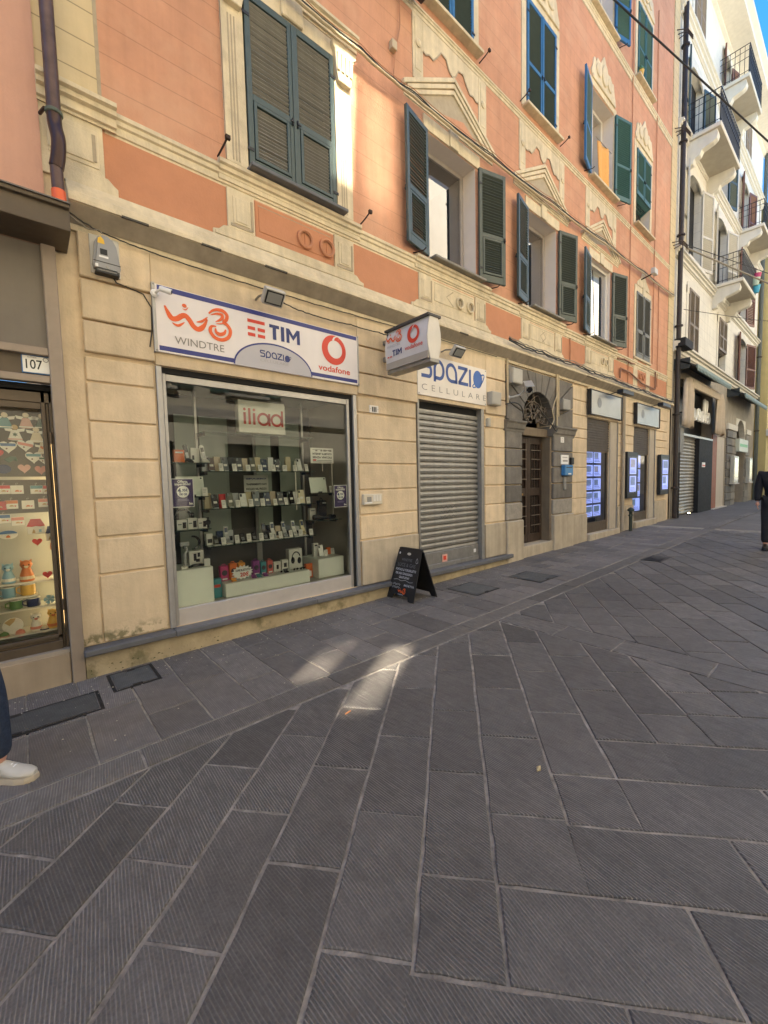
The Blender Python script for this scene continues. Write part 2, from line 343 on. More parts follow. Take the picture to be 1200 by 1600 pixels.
def slab(poly, name, mat, parent, gap=.006, top=.011, jit=.0022, bev=.004):
    a2 = sum(poly[i][0]*poly[(i+1) % len(poly)][1]-poly[(i+1) % len(poly)][0]*poly[i][1] for i in range(len(poly)))
    if abs(a2) < .02: return None
    if a2 < 0: poly = poly[::-1]
    cx_, cy_ = sum(p[0] for p in poly)/len(poly), sum(p[1] for p in poly)/len(poly)
    if not any(in_view(*p) for p in poly+[(cx_, cy_)]): return None
    lo = inset(poly, gap/2)
    if len(lo) < 3: return None
    ed = []; m_ = len(lo)
    for i in range(m_):
        a, b = lo[i], lo[(i+1) % m_]; L_ = math.hypot(b[0]-a[0], b[1]-a[1]); ed.append(a)
        if L_ > .12:
            nx, ny = (b[1]-a[1])/L_, -(b[0]-a[0])/L_
            for f in (.22, .5, .78): q = f+random.uniform(-.1, .1); e = random.uniform(-.0055, .0025); ed.append((a[0]+(b[0]-a[0])*q+nx*e, a[1]+(b[1]-a[1])*q+ny*e))
    lo = ed; cx0, cy0 = sum(p[0] for p in lo)/len(lo), sum(p[1] for p in lo)/len(lo)
    hi = [(p[0]+(cx0-p[0])*bev/max(.02, math.hypot(cx0-p[0], cy0-p[1]))*1.3, p[1]+(cy0-p[1])*bev/max(.02, math.hypot(cx0-p[0], cy0-p[1]))*1.3) for p in lo]
    if len(lo) < 3: return None
    dz = random.uniform(-jit, jit); tx, ty = random.uniform(-.004, .004), random.uniform(-.004, .004); k = len(lo)
    H = lambda p, h: (p[0], p[1], SL(p[0])+h+dz+(p[0]-cx_)*tx+(p[1]-cy_)*ty)
    s = G(); s.add([H(p, -.03) for p in lo]+[H(p, top-.004) for p in lo]+[H(p, top) for p in hi],
                   [(i, (i+1) % k, (i+1) % k+k, i+k) for i in range(k)]+[(i+k, (i+1) % k+k, (i+1) % k+2*k, i+2*k) for i in range(k)]+[list(range(2*k, 3*k))])
    return s.build(name, mat, parent)
def bed(x0, x1, y0, y1, name, dz=0., m_=None):
    s = G(); xx = [x0]+[x for x in (0, 4, 8, 12, 16) if x0 < x < x1]+[x1]
    for a, b in zip(xx, xx[1:]): s.quad((a, y0, SL(a)+dz), (b, y0, SL(b)+dz), (b, y1, SL(b)+dz), (a, y1, SL(a)+dz))
    return struct(s.build(name, m_ or MORTAR))
FARX = 14.
street = bed(-4, FARX, -6.2, -1.665, 'street_paving', .003); walk = bed(-4, FARX, -1.437, .25, 'sidewalk', .003, MORTAR_L); kerb = bed(-4, 30, -1.665, -1.437, 'kerb_band', .004)
for o_, l_, c_ in ((street, 'dark furrowed stone slabs laid diagonally across the pedestrian street', 'paving'), (walk, 'paler grey stone slabs along the foot of the facades', 'sidewalk'), (kerb, 'long rough kerb stones between the sidewalk and the street', 'kerb')): tag(o_, l_, c_)

c40, s40 = math.cos(R(40)), math.sin(R(40)); tv, nv = (c40, s40), (-s40, c40)
def rowpoly(c0, c1, t0, t1, tv=tv, nv=nv): return [(tv[0]*t+nv[0]*c, tv[1]*t+nv[1]*c) for t, c in ((t0, c0), (t1, c0), (t1, c1), (t0, c1))]
def clipbox(p, x0, x1, y0, y1):
    for n, d in (((1, 0), x1), ((-1, 0), -x0), ((0, 1), y1), ((0, -1), -y0)):
        if len(p) >= 3: p = clip(p, n, d)
    return p
cs = [-.02, -.33, -.65, -.96, -1.27, -1.58, -1.88, -2.204, -2.505, -2.83, -3.15, -3.45, -3.80, -4.126, -4.47, -4.79, -5.11, -5.43, -5.75, -6.07]
offs = [-1.31, -1.01, -1.31, -1.01, -.70, -.37, -.05, -.34, .01, -.28, .04, -.22, .09, -.19, .13, -.16, .16, -.13, .2]
offs = [-1.6]+offs
# field with rows at 40 degrees, ending on a staircase at the street's middle
for i in range(len(cs)-1):
    c1, c0 = cs[i], cs[i+1]; tend = -1.518+(i-10)*.333
    o0 = offs[i+1] if i+1 < len(offs) else 0
    t = o0-.605*8
    while t < 8:
        a, b = max(t, tend), t+.605
        if b-a > .05:
            p = clipbox(rowpoly(c0, c1, a, b), -3.9, 3.89, -6.1, -1.672)
            if len(p) >= 3: slab(p, 'paving_slab', SLAB, street, gap=random.uniform(.011, .018))
        t += .605
# field with rows across it beyond the staircase
for j in range(-12, 14):
    t0, t1 = -1.518+(j)*.333, -1.518+(j+1)*.333; cstart = -3.45-j*.3317
    c = cstart-.0; off = .67
    c_hi, c_lo = cstart, cstart-off
    while c_hi > -9:
        p = clipbox(rowpoly(c_lo, c_hi, t0, t1), -3.9, 3.89, -6.1, -1.672)
        if len(p) >= 3: slab(p, 'paving_slab', SLAB2, street, gap=random.uniform(.011, .018))
        c_hi = c_lo; c_lo -= .605
# stones laid square across the street
y = -1.672; q = 0
while y > -6:
    h = [.62, .55, .7, .6][q % 4]; q += 1
    p = [(3.9, y-h), (4.235, y-h), (4.235, y), (3.9, y)]; slab(p, 'paving_slab', SLAB, street, gap=.011); y -= h
# field beyond them
tv3, nv3 = (math.cos(R(36)), math.sin(R(36))), (-math.sin(R(36)), math.cos(R(36)))
for i in range(-40, 8):
    c0, c1 = i*.325, (i+1)*.325; t = -3-(i % 2)*.3+random.uniform(-.03, .03)
    while t < 16:
        p = clipbox(rowpoly(c0, c1, t, t+.61, tv3, nv3), 4.245, FARX-.02, -5.2, -1.672)
        if len(p) >= 3 and sum(q_[0] for q_ in p)/len(p) < 13.5: slab(p, 'paving_slab', SLAB, street, gap=random.uniform(.009, .015))
        t += .61
# sidewalk columns
x = -2.3; j = 0
SUB = {j_ for j_ in range(60)}
while x < FARX-.4:
    w = .317+random.uniform(-.012, .012); ys = [.06, -.45, -1.05, -1.432] if j % 2 else [.06, -.76, -1.432]
    if j % 5 == 2: ys = [.06, -.36, -.76, -1.432]
    for a, b in zip(ys, ys[1:]):
        slab([(x, b), (x+w, b), (x+w, a), (x, a)], 'sidewalk_slab', SLABS, walk, gap=random.uniform(.008, .014), jit=.0015)
    x += w; j += 1
x = -2.6
while x < 24:
    w = random.choice((.95, 1.15, 1.35, .75)); slab([(x, -1.66), (x+w, -1.66), (x+w, -1.442), (x, -1.442)], 'kerb_stone', SLABB, kerb, gap=.012, top=.012, jit=.002); x += w

# manhole covers set into the paving
IRONCOV = M('cast_cover_frame', (.035, .033, .032), .6, metal=.4, var=.2, vscale=20)
COVER = slab_mat('cover_inlay_stone', (.085, .085, .08), .15, 0.)
def cover(x0, x1, y0, y1, lab, skew=0., notch=True):
    t = thing('access_cover', lab, 'manhole cover', ((x0+x1)/2, (y0+y1)/2, SL((x0+x1)/2)+.011), 'stone inlaid access covers in the sidewalk')
    z = lambda x: SL(x)+.0125
    def ringpart(a, h):
        s = G(); o_ = [(x0+skew, y0), (x1+skew, y0), (x1, y1), (x0, y1)]; i_ = inset(o_, a); k = 4
        s.add([(p[0], p[1], z(p[0])+h) for p in o_]+[(p[0], p[1], z(p[0])+h) for p in i_]+[(p[0], p[1], z(p[0])-.02) for p in o_], [(i, (i+1) % 4, (i+1) % 4+4, i+4) for i in range(4)]+[(i+8, (i+1) % 4+8, (i+1) % 4, i) for i in range(4)])
        return s
    ringpart(.024, .001).build('rim', IRONCOV, t)
    o_ = inset([(x0+skew, y0), (x1+skew, y0), (x1, y1), (x0, y1)], .030)
    s = G(); s.add([(p[0], p[1], z(p[0])+.004) for p in o_], [(0, 1, 2, 3)]); s.build('lid', COVER, t)
    if notch:
        for yy in (y0+.025, y1-.055):
            xm = (x0+x1)/2+skew*.5; s = G().box(xm-.035, xm+.035, yy, yy+.03, z(xm)-.01, z(xm)+.0045); s.build('key_slot', IRONCOV, t)
    return t
cover(-.62, .37, -.73, -.36, 'large stone inlaid access cover beside the brown shop front')
cover(.455, .80, -.5, -.1, 'small slate access cover under the mossy wall base')
cover(4.52, 5.05, -.93, -.39, 'square access cover in front of the roller shutter')
cover(5.7, 6.25, -1.19, -.63, 'square access cover in front of the arched portal')
t = thing('drain_grate', 'dark iron drain grate in the kerb band down the street', 'drain grate', (8.65, -1.8, SL(8.65)+.012))
G().box(8.33, 8.95, -1.97, -1.69, SL(8.6)-.02, SL(8.6)+.012).build('pit', DARK, t)
for k in range(9):
    xk = 8.35+k*.067; G().box(xk, xk+.035, -1.96, -1.70, SL(8.6)+.005, SL(8.6)+.017).build('bar', IRONCOV, t)
for k, (a, b, c, d) in enumerate(((8.31, 8.97, -1.985, -1.96), (8.31, 8.97, -1.70, -1.675))): G().box(a, b, c, d, SL(8.6)+.003, SL(8.6)+.018).build('rim', IRONCOV, t)
# litter: cigarette ends and paper scraps
for k, (lx, ly, lab) in enumerate(((1.60, -2.02, 'cigarette end lying on a furrowed slab below the light patch'), (2.02, -3.19, 'small dry leaf lying in a paving joint'))):
    s = G().tube([(lx-.02, ly, SL(lx)+.018), (lx, ly+.004, SL(lx)+.018), (lx+.03, ly+.01, SL(lx)+.018)], [.005, .006, .004] if k != 1 else [.004, .013, .003], 6)
    tag(s.build(('cigarette_end', 'dry_leaf', 'paper_scrap')[k], M(('filter_paper', 'dry_leaf_skin', 'white_paper')[k], ((.6, .25, .1), (.45, .36, .2), (.7, .68, .6))[k], .8)), lab, 'litter')
g = G()
rs = random.Random(3)
for k in range(520):
    lx = rs.uniform(-.3, 6.5); ly = rs.choice((-1, 1))*0+rs.betavariate(.8, 2.4)*-1.5-.06; r_ = rs.uniform(.003, .009); z_ = SL(lx)+.014
    a = rs.uniform(0, 6.28); g.add([(lx+r_*math.cos(a+q), ly+r_*math.sin(a+q)*.7, z_) for q in (0, 2.1, 4.2)]+[(lx, ly, z_+r_*.6)], [(0, 1, 3), (1, 2, 3), (2, 0, 3)])
tag(g.build('plaster_crumbs', M('plaster_crumb', (.5, .46, .38), .9, var=.2)), 'pale plaster crumbs scattered along the foot of the wall', 'debris', kind='stuff')
# ------------------------------------------------------------------ orange building
def holewall(s, x0, x1, z0, z1, holes, y, depth=.0):
    X = sorted({x0, x1, *[h[0] for h in holes], *[h[1] for h in holes]}); Z = sorted({z0, z1, *[h[2] for h in holes], *[h[3] for h in holes]})
    X = [a for a in X if x0 <= a <= x1]; Z = [a for a in Z if z0 <= a <= z1]
    for a, b in zip(X, X[1:]):
        for c, d in zip(Z, Z[1:]):
            mx, mz = (a+b)/2, (c+d)/2
            if any(h[0] < mx < h[1] and h[2] < mz < h[3] for h in holes): continue
            s.quad((a, y, c), (b, y, c), (b, y, d), (a, y, d))
    if depth:
        for a, b, c, d in [h[:4] for h in holes]:
            e = y+depth
            s.quad((a, y, c), (a, y, d), (a, e, d), (a, e, c)); s.quad((b, y, d), (b, y, c), (b, e, c), (b, e, d))
            s.quad((a, y, d), (b, y, d), (b, e, d), (a, e, d)); s.quad((b, y, c), (a, y, c), (a, e, c), (b, e, c))
    return s
def lined(m, period, z0, dark):            # joints ruled into the plaster at even heights
    nt = m.node_tree; N = nt.nodes; L = nt.links; b = N['Principled BSDF']; src = b.inputs['Base Color'].links[0].from_socket
    tc = N.new('ShaderNodeTexCoord'); sx = N.new('ShaderNodeSeparateXYZ'); L.new(tc.outputs['Object'], sx.inputs[0])
    n_ = N.new('ShaderNodeTexNoise'); n_.inputs['Scale'].default_value = 3; L.new(tc.outputs['Object'], n_.inputs['Vector'])
    a = N.new('ShaderNodeMath'); a.operation = 'MULTIPLY_ADD'; L.new(n_.outputs['Fac'], a.inputs[0]); a.inputs[1].default_value = .006; L.new(sx.outputs['Z'], a.inputs[2])
    c = N.new('ShaderNodeMath'); c.operation = 'PINGPONG'; c.inputs[1].default_value = period/2
    d = N.new('ShaderNodeMath'); d.operation = 'SUBTRACT'; L.new(a.outputs[0], d.inputs[0]); d.inputs[1].default_value = z0; L.new(d.outputs[0], c.inputs[0])
    mr = N.new('ShaderNodeMapRange'); mr.inputs[1].default_value = .003; mr.inputs[2].default_value = .0065; mr.inputs[3].default_value = dark; mr.inputs[4].default_value = 1; L.new(c.outputs[0], mr.inputs[0])
    v = N.new('ShaderNodeVectorMath'); v.operation = 'SCALE'; L.new(src, v.inputs[0]); L.new(mr.outputs[0], v.inputs['Scale']); L.new(v.outputs[0], b.inputs['Base Color'])
lined(ORANGE, .2467, 4.972, .78)
QUOIN = M('cream_quoin_plaster', (.60, .47, .27), .85, var=.06, vscale=4, big=.08, bump=.3, bscale=45, streak=.1); lined(QUOIN, .2467, 4.972, .5)

OB = thing('orange_building', 'long orange plastered building with cream mouldings, green shutters and shops at street level', 'building', (.42, 0, 0))
B = lambda: G()
XE = 16.12
holes0 = [(1.0, 3.29, .27, 2.72), (4.38, 5.98, .25, 2.80), (7.15, 8.35, .1, 3.30), (9.99, 11.3, .2, 3.02), (12.93, 14.2, .25, 3.02)]
holewall(B(), .26, XE, -.2, 3.76, holes0, .02, .33).build('ground_floor_wall', CREAM, OB)
# side and back so that the block stays solid from elsewhere
s = B(); s.quad((XE, .02, -.2), (XE, 10, -.2), (XE, 10, 17), (XE, .02, 17)); s.quad((.30, 10, -.2), (.30, .02, -.2), (.30, .02, 17), (.30, 10, 17)); s.quad((.3, 0, 17), (XE, 0, 17), (XE, 10, 17), (.3, 10, 17)); s.quad((XE, 10, -.2), (.3, 10, -.2), (.3, 10, 17), (XE, 10, 17))
s.build('side_wall', CREAM, OB)
s = B().extr([(-.55, 16.6), (-.55, 16.75), (0, 17.1), (0, 16.5)], .3, XE); s.build('eaves', CREAM_TRIM, OB)
# rusticated blocks
lv = [.865, 1.19, 1.52, 1.86, 2.18, 2.51, 2.725]
def blocks(x0, x1, levels, y=0., m=CREAM, gap=.022, bev=.006, name='rusticated_block', p=OB):
    for a, b in zip(levels, levels[1:]):
        e_ = lambda: random.uniform(-.004, .004); B().box(x0, x1, y+random.uniform(-.003, .002), .03, a+gap/2+e_(), b-gap/2+e_()).build(name, m, p, bev=bev+random.uniform(0, .004))
blocks(.475, .985, lv); blocks(3.312, 4.365, lv); blocks(6.02, 6.612, lv); blocks(9.225, 9.965, [.80, 1.16]+lv[2:]+[3.02]); blocks(11.82, 12.88, lv); blocks(14.7, 15.78, lv)
B().box(.475, .985, 0, .03, .28, .858).build('wall_field', DAMP, OB, bev=.006); B().box(.33, .462, .004, .03, .28, 2.7).build('wall_strip', DAMP, OB)
up_l = [2.735, 3.01, 3.345, 3.72]
for a, b in ((.475, 1.0), (3.31, 4.385), (6.03, 6.612)): blocks(a, b, up_l, -.022)
blocks(9.225, 9.965, [3.02, 3.345, 3.66]); blocks(11.82, 12.88, up_l, -.01); blocks(14.7, 15.78, up_l, -.01)
for a, b, c in ((1.0, 3.31, 2.725), (4.385, 6.03, 2.80), (9.965, 11.82, 3.03), (12.88, 14.7, 3.03)):
    B().box(a+.002, b-.002, -.016, .03, c, 3.72).build('lintel_field', CREAM, OB, bev=.004)
# plinth blocks
for a, b, t_ in ((3.312, 4.365, .855), (6.005, 6.61, .85), (9.26, 9.97, .79), (11.80, 12.92, .85), (14.68, 15.8, .86)):
    B().box(a, b, -.022, .04, SL(a)-.05 if a > 6.8 else .27, t_).build('plinth_block', GREYPLINTH, OB, bev=.01)
# ledge and the mossy base below it
for k, (a, b) in enumerate(((.32, 1.02), (1.022, 2.55), (2.553, 3.85), (3.853, 5.3), (5.303, 6.72))):
    B().box(a, b, -.115-.004*(k % 2), .33 if 1 < k+1 else .05, .215-.004*k, .268-.003*(k % 3)).build('ledge_slab', LEDGE, OB, bev=.008)
B().box(.33, 6.6, -.055, .03, -.2, .212).build('base_course', MOSSWALL, OB)
# moss tufts along the ledge
g = B(); rs = random.Random(5)
def tuft(x, y, z, r):
    k = 6; g.add([(x+r*rs.uniform(.6, 1.3)*math.cos(6.28*i/k), y+r*.35*math.sin(6.28*i/k), z+r*rs.uniform(-.1, .3)) for i in range(k)]+[(x, y-.3*r, z+r*rs.uniform(.5, 1.2))], [(i, (i+1) % k, k) for i in range(k)])
for i in range(0):
    u = rs.random(); x = .36+u*.5; tuft(x, -.001-rs.random()*.012, .268+max(0, rs.gauss(.012, .02))+(.05 if .62 < x < .78 else 0)*rs.random(), rs.uniform(.004, .012))
for i in range(26):
    x = .36+rs.random()**1.6*1.1; tuft(x, -.057, rs.uniform(.03, .1), rs.uniform(.004, .014))
tag(g.build('moss', MOSS, OB), kind='stuff')
# cornice between ground floor and first floor
s = B().extr([(.02, 3.70), (.02, 4.09), (-.035, 4.075), (-.05, 4.03), (-.075, 4.015), (-.085, 3.975), (-.115, 3.955), (-.125, 3.91), (-.15, 3.90), (-.15, 3.868), (-.135, 3.862), (-.03, 3.745), (-.018, 3.70)], .425, 15.9); s.build('cornice', CREAM_TRIM, OB)
UNDER = M('shaded_cornice_soffit', (.30, .25, .185), .9, var=.2, vscale=6, big=.15, streak=.2)  # darker than the trim: shade under the cornice lip put into the colour
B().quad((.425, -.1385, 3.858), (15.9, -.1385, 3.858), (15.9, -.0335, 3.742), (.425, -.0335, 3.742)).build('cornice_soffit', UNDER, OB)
for a, b in ((.78, .98), (1.42, 1.60), (2.05, 2.3), (5.2, 5.4), (9.6, 10.1)):
    g = B().box(a, b, -.153, -.1, 3.858, 3.874); g.build('crumbled_edge', M('exposed_mortar', (.09, .08, .065), .95, var=.3, vscale=40), OB)

# ---- upper wall
W1 = [(1.98, 3.06, 4.84, 6.57), (4.70, 5.80, 4.84, 6.58), (7.39, 8.45, 4.84, 6.58), (10.05, 11.15, 4.84, 6.58), (12.86, 13.93, 4.88, 6.62)]
W2 = [(1.98, 3.06, 8.3, 10.15), (4.71, 5.75, 8.3, 10.15), (7.31, 8.37, 8.3, 10.15), (10.02, 11.2, 8.3, 10.2), (12.72, 13.78, 8.3, 10.2)]
W3 = [(1.98, 3.06, 11.85, 13.7), (4.71, 5.75, 11.85, 13.7), (7.31, 8.37, 11.85, 13.7), (10.0, 11.1, 11.85, 13.7), (12.66, 13.68, 11.9, 13.7)]
holewall(B(), .30, 15.62, 4.0, 17., W1+W2+W3, 0).build('upper_wall', ORANGE, OB)
REVEAL = M('pale_window_reveal', (.68, .60, .52), .85, var=.05, vscale=4)
for a, b, c, d in W1+W2+W3: holewall(B(), a, b, c, d, [(a, b, c, d)], 0.0, .34).build('window_reveal', REVEAL, OB)
s = B().box(15.62, XE, -.02, .05, 3.9, 17); s.build('corner_quoin', QUOIN, OB)
B().box(.28, .685, -.016, .05, 4.80, 17).build('corner_quoin', QUOIN, OB)
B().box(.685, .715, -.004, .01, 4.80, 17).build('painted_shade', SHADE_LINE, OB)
def prof(y0, z0, z1, out):                    # a stepped moulding from z0 up to z1
    h = z1-z0; return [(y0, z0), (y0, z1), (y0-out*.55, z1), (y0-out, z1-h*.10), (y0-out, z1-h*.26), (y0-out*.72, z1-h*.32), (y0-out*.72, z1-h*.5), (y0-out*.42, z1-h*.56), (y0-out*.42, z1-h*.86), (y0-out*.2, z1-h*.9), (y0-out*.2, z0)]
def mould(x0, x1, z0, z1, out, y0=.01, name='string_course', m=CREAM_TRIM): return B().extr(prof(y0, z0, z1, out), x0, x1).build(name, m, OB)
mould(.28, .80, 4.59, 4.80, .10, -.016, 'capital_moulding')
mould(.72, 15.62, 4.575, 4.775, .055)
mould(.72, 15.62, 7.985, 8.12, .045); mould(.72, 15.62, 11.58, 11.8, .05)
for a, b, c, d in W1[:4]: mould(a-.32, b+.34, 4.60, 4.815, .085, name='ressaut_moulding')
# lower pedestal zone between cornice and string course
def pedestal(x0, x1, z0=4.06, zt=4.58, side=1, p=OB):
    B().box(x0, x1, -.022, .01, 4.19, zt).build('pedestal', CREAM_TRIM, p, bev=.004)
    iw = (x1-x0)
    for q, (mg, dy) in enumerate(((.055, .008), (.085, .014))):
        B().box(x0+mg, x1-mg, -.022-dy, -.02, 4.215+mg*.6, zt-.05-mg*.4).build('pedestal_panel', CREAM_TRIM, p, bev=.003)
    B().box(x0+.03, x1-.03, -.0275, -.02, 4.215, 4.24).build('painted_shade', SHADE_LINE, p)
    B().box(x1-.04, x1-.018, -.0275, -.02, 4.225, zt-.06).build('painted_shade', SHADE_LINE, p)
def ring(cx_, cz_, r, m, p, w=.028):
    s = B(); n = 20; pr = [(r-w, -.018), (r-w*.5, -.034), (r+.004, -.028), (r+.008, .0)]
    vs_ = [(cx_+q*math.cos(2*math.pi*j/n), y_-.012, cz_+q*math.sin(2*math.pi*j/n)) for q, y_ in pr for j in range(n)]
    s.add(vs_, [(i*n+j, (i+1)*n+j, (i+1)*n+(j+1) % n, i*n+(j+1) % n) for i in range(3) for j in range(n)])
    o = s.build('vent_ring', m, p, smooth=True)
    s = B().disc((0, 0), r-w*.6, r-w*.6, (cx_, -.014, cz_), UX, UZ, 20); s.box(cx_-.006, cx_+.006, -.022, -.013, cz_-r*.7, cz_+r*.7); s.build('vent_disc', ORANGE_D if m is not CREAM_TRIM else SHADE_LINE, o)
for i, (a, b, c, d) in enumerate(W1):
    if i < 4:
        pl, pr_ = a-.25, b+.24
        pedestal(pl, pl+.285); pedestal(pr_-.285, pr_)
        # stepped foot
        s = B().prism([(pl-.15, 4.075), (pr_+.15, 4.075), (pr_+.15, 4.13), (pr_+.09, 4.145), (pr_+.045, 4.19), (pr_+.0, 4.20), (pl, 4.20), (pl-.045, 4.19), (pl-.09, 4.145), (pl-.15, 4.13)], -.02, .01); s.build('foot_moulding', CREAM_TRIM, OB, bev=.003)
        s = B().box(pl-.13, pr_+.13, -.03, -.018, 4.085, 4.12); s.build('foot_fillet', CREAM_TRIM, OB, bev=.004)
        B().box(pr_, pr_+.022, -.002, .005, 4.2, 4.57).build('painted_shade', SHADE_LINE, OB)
        pa, pb = pl+.30, pr_-.30
        m_ = ORANGE_D if i == 0 else CREAM_TRIM
        B().box(pa, pb, -.006, .005, 4.2, 4.56).build('apron_panel', m_, OB)
        B().box(pa+.035, pb-.035, -.012, .0, 4.27, 4.52).build('apron_field', m_, OB, bev=.003)
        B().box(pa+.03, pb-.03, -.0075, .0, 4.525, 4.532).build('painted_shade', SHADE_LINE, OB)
        if i == 0: ring(2.615, 4.375, .098, ORANGE_D, OB); ring(2.905, 4.375, .098, ORANGE_D, OB)
        if i == 1:
            ring(a+.66, 4.37, .085, CREAM_TRIM, OB); ring(a+.92, 4.37, .085, CREAM_TRIM, OB)
        if i == 3: ring(a+.68, 4.40, .08, CREAM_TRIM, OB); ring(a+.90, 4.40, .08, CREAM_TRIM, OB)
        if i in (1, 2):
            q = (a+b)/2+(.0 if i == 2 else -.1); s = B()
            s.ribbon([(q+.06, 4.50), (q-.10, 4.39), (q+.06, 4.28)], .02, (0, -.0155, 0), UX, UZ)
            if i == 2: s.ribbon([(q-.04, 4.28), (q+.12, 4.39), (q-.04, 4.50)], .02, (0, -.0165, 0), UX, UZ)
            s.build('painted_lozenge', SHADE_LINE, OB)
        B().box(a-.03, b+.08, -.155, .02, 4.805, 4.842).build('window_sill', LEDGE if i == 0 else M('sill_slate', (.23, .21, .17), .6, var=.12, vscale=9), OB, bev=.006)
    B().box(*( (.70, 1.74) if i == 0 else (0, 0) ), -.004, .006, 4.06, 4.575).build('orange_field', ORANGE_D, OB) if i == 0 else None
for a, b in zip(W1[:3], W1[1:4]): B().box(a[1]+.235, b[0]-.245, -.003, .006, 4.06, 4.575).build('orange_field', ORANGE_D, OB)
B().box(11.42, 15.6, -.003, .006, 4.06, 4.575).build('orange_field', ORANGE_D, OB)
B().box(12.75, 13.05, -.015, .006, 4.07, 4.88).build('apron_strip', CREAM_TRIM, OB); B().box(13.75, 14.05, -.015, .006, 4.07, 4.88).build('apron_strip', CREAM_TRIM, OB)
B().box(12.75, 14.05, -.05, .02, 4.83, 4.885).build('window_sill', CREAM_TRIM, OB, bev=.006)
ring(13.25, 4.42, .08, ORANGE_D, OB); ring(13.5, 4.42, .08, ORANGE_D, OB)
# left pedestal under the corner quoin
B().box(.28, .70, -.02, .01, 4.20, 4.60).build('pedestal', CREAM_TRIM, OB)
for mg, dy in ((.0, .006), (.035, .014)): B().box(.33, .665-mg, -.02-dy, -.018, 4.245+mg, 4.54-mg).build('pedestal_panel', CREAM_TRIM, OB, bev=.004)
B().box(.62, .645, -.0365, -.03, 4.29, 4.50).build('painted_shade', SHADE_LINE, OB)
B().prism([(.28, 4.075), (.79, 4.075), (.79, 4.14), (.76, 4.16), (.72, 4.2), (.28, 4.2)], -.024, .01).build('foot_moulding', CREAM_TRIM, OB, bev=.003)
B().box(.70, .725, -.002, .006, 4.2, 4.57).build('painted_shade', SHADE_LINE, OB)
# pilasters by the first window
for a, b in ((1.745, 1.97), (3.07, 3.305)):
    B().box(a, b, -.03, .01, 4.83, 6.34).build('pilaster', CREAM_TRIM, OB, bev=.003)
    w = (b-a)
    for k in range(3): B().box(a+w*(.28+.14*k), a+w*(.34+.14*k), -.0335, -.02, 4.86, 6.22).build('painted_flute', SHADE_LINE, OB)
    B().box(a+.0, a+.022, -.036, -.02, 4.83, 6.3).build('pilaster_fillet', CREAM_TRIM, OB)
    s = B().prism([(a+.03, 6.30), (b-.03, 6.30), (b+.0, 6.42), (b+.02, 6.62), (b+.06, 6.66), (b+.06, 6.72), (a-.04, 6.72), (a-.04, 6.66), (a-.01, 6.62), (a+.01, 6.42)], -.085, .01); s.build('capital', CREAM_TRIM, OB, bev=.006)
    for k in range(4): x = a+.03+k*(w-.06)/3; B().box(x-.018, x+.018, -.102, -.08, 6.40, 6.60).build('capital_leaf', CREAM_TRIM, OB, bev=.006)
B().box(1.98, 3.06, -.03, .01, 6.575, 6.75).build('window_head', CREAM_TRIM, OB, bev=.004)
B().box(2.40, 2.66, -.06, .0, 6.58, 6.86).build('keystone', CREAM_TRIM, OB, bev=.01)
mould(1.66, 3.42, 6.78, 6.98, .10, name='window_cornice')
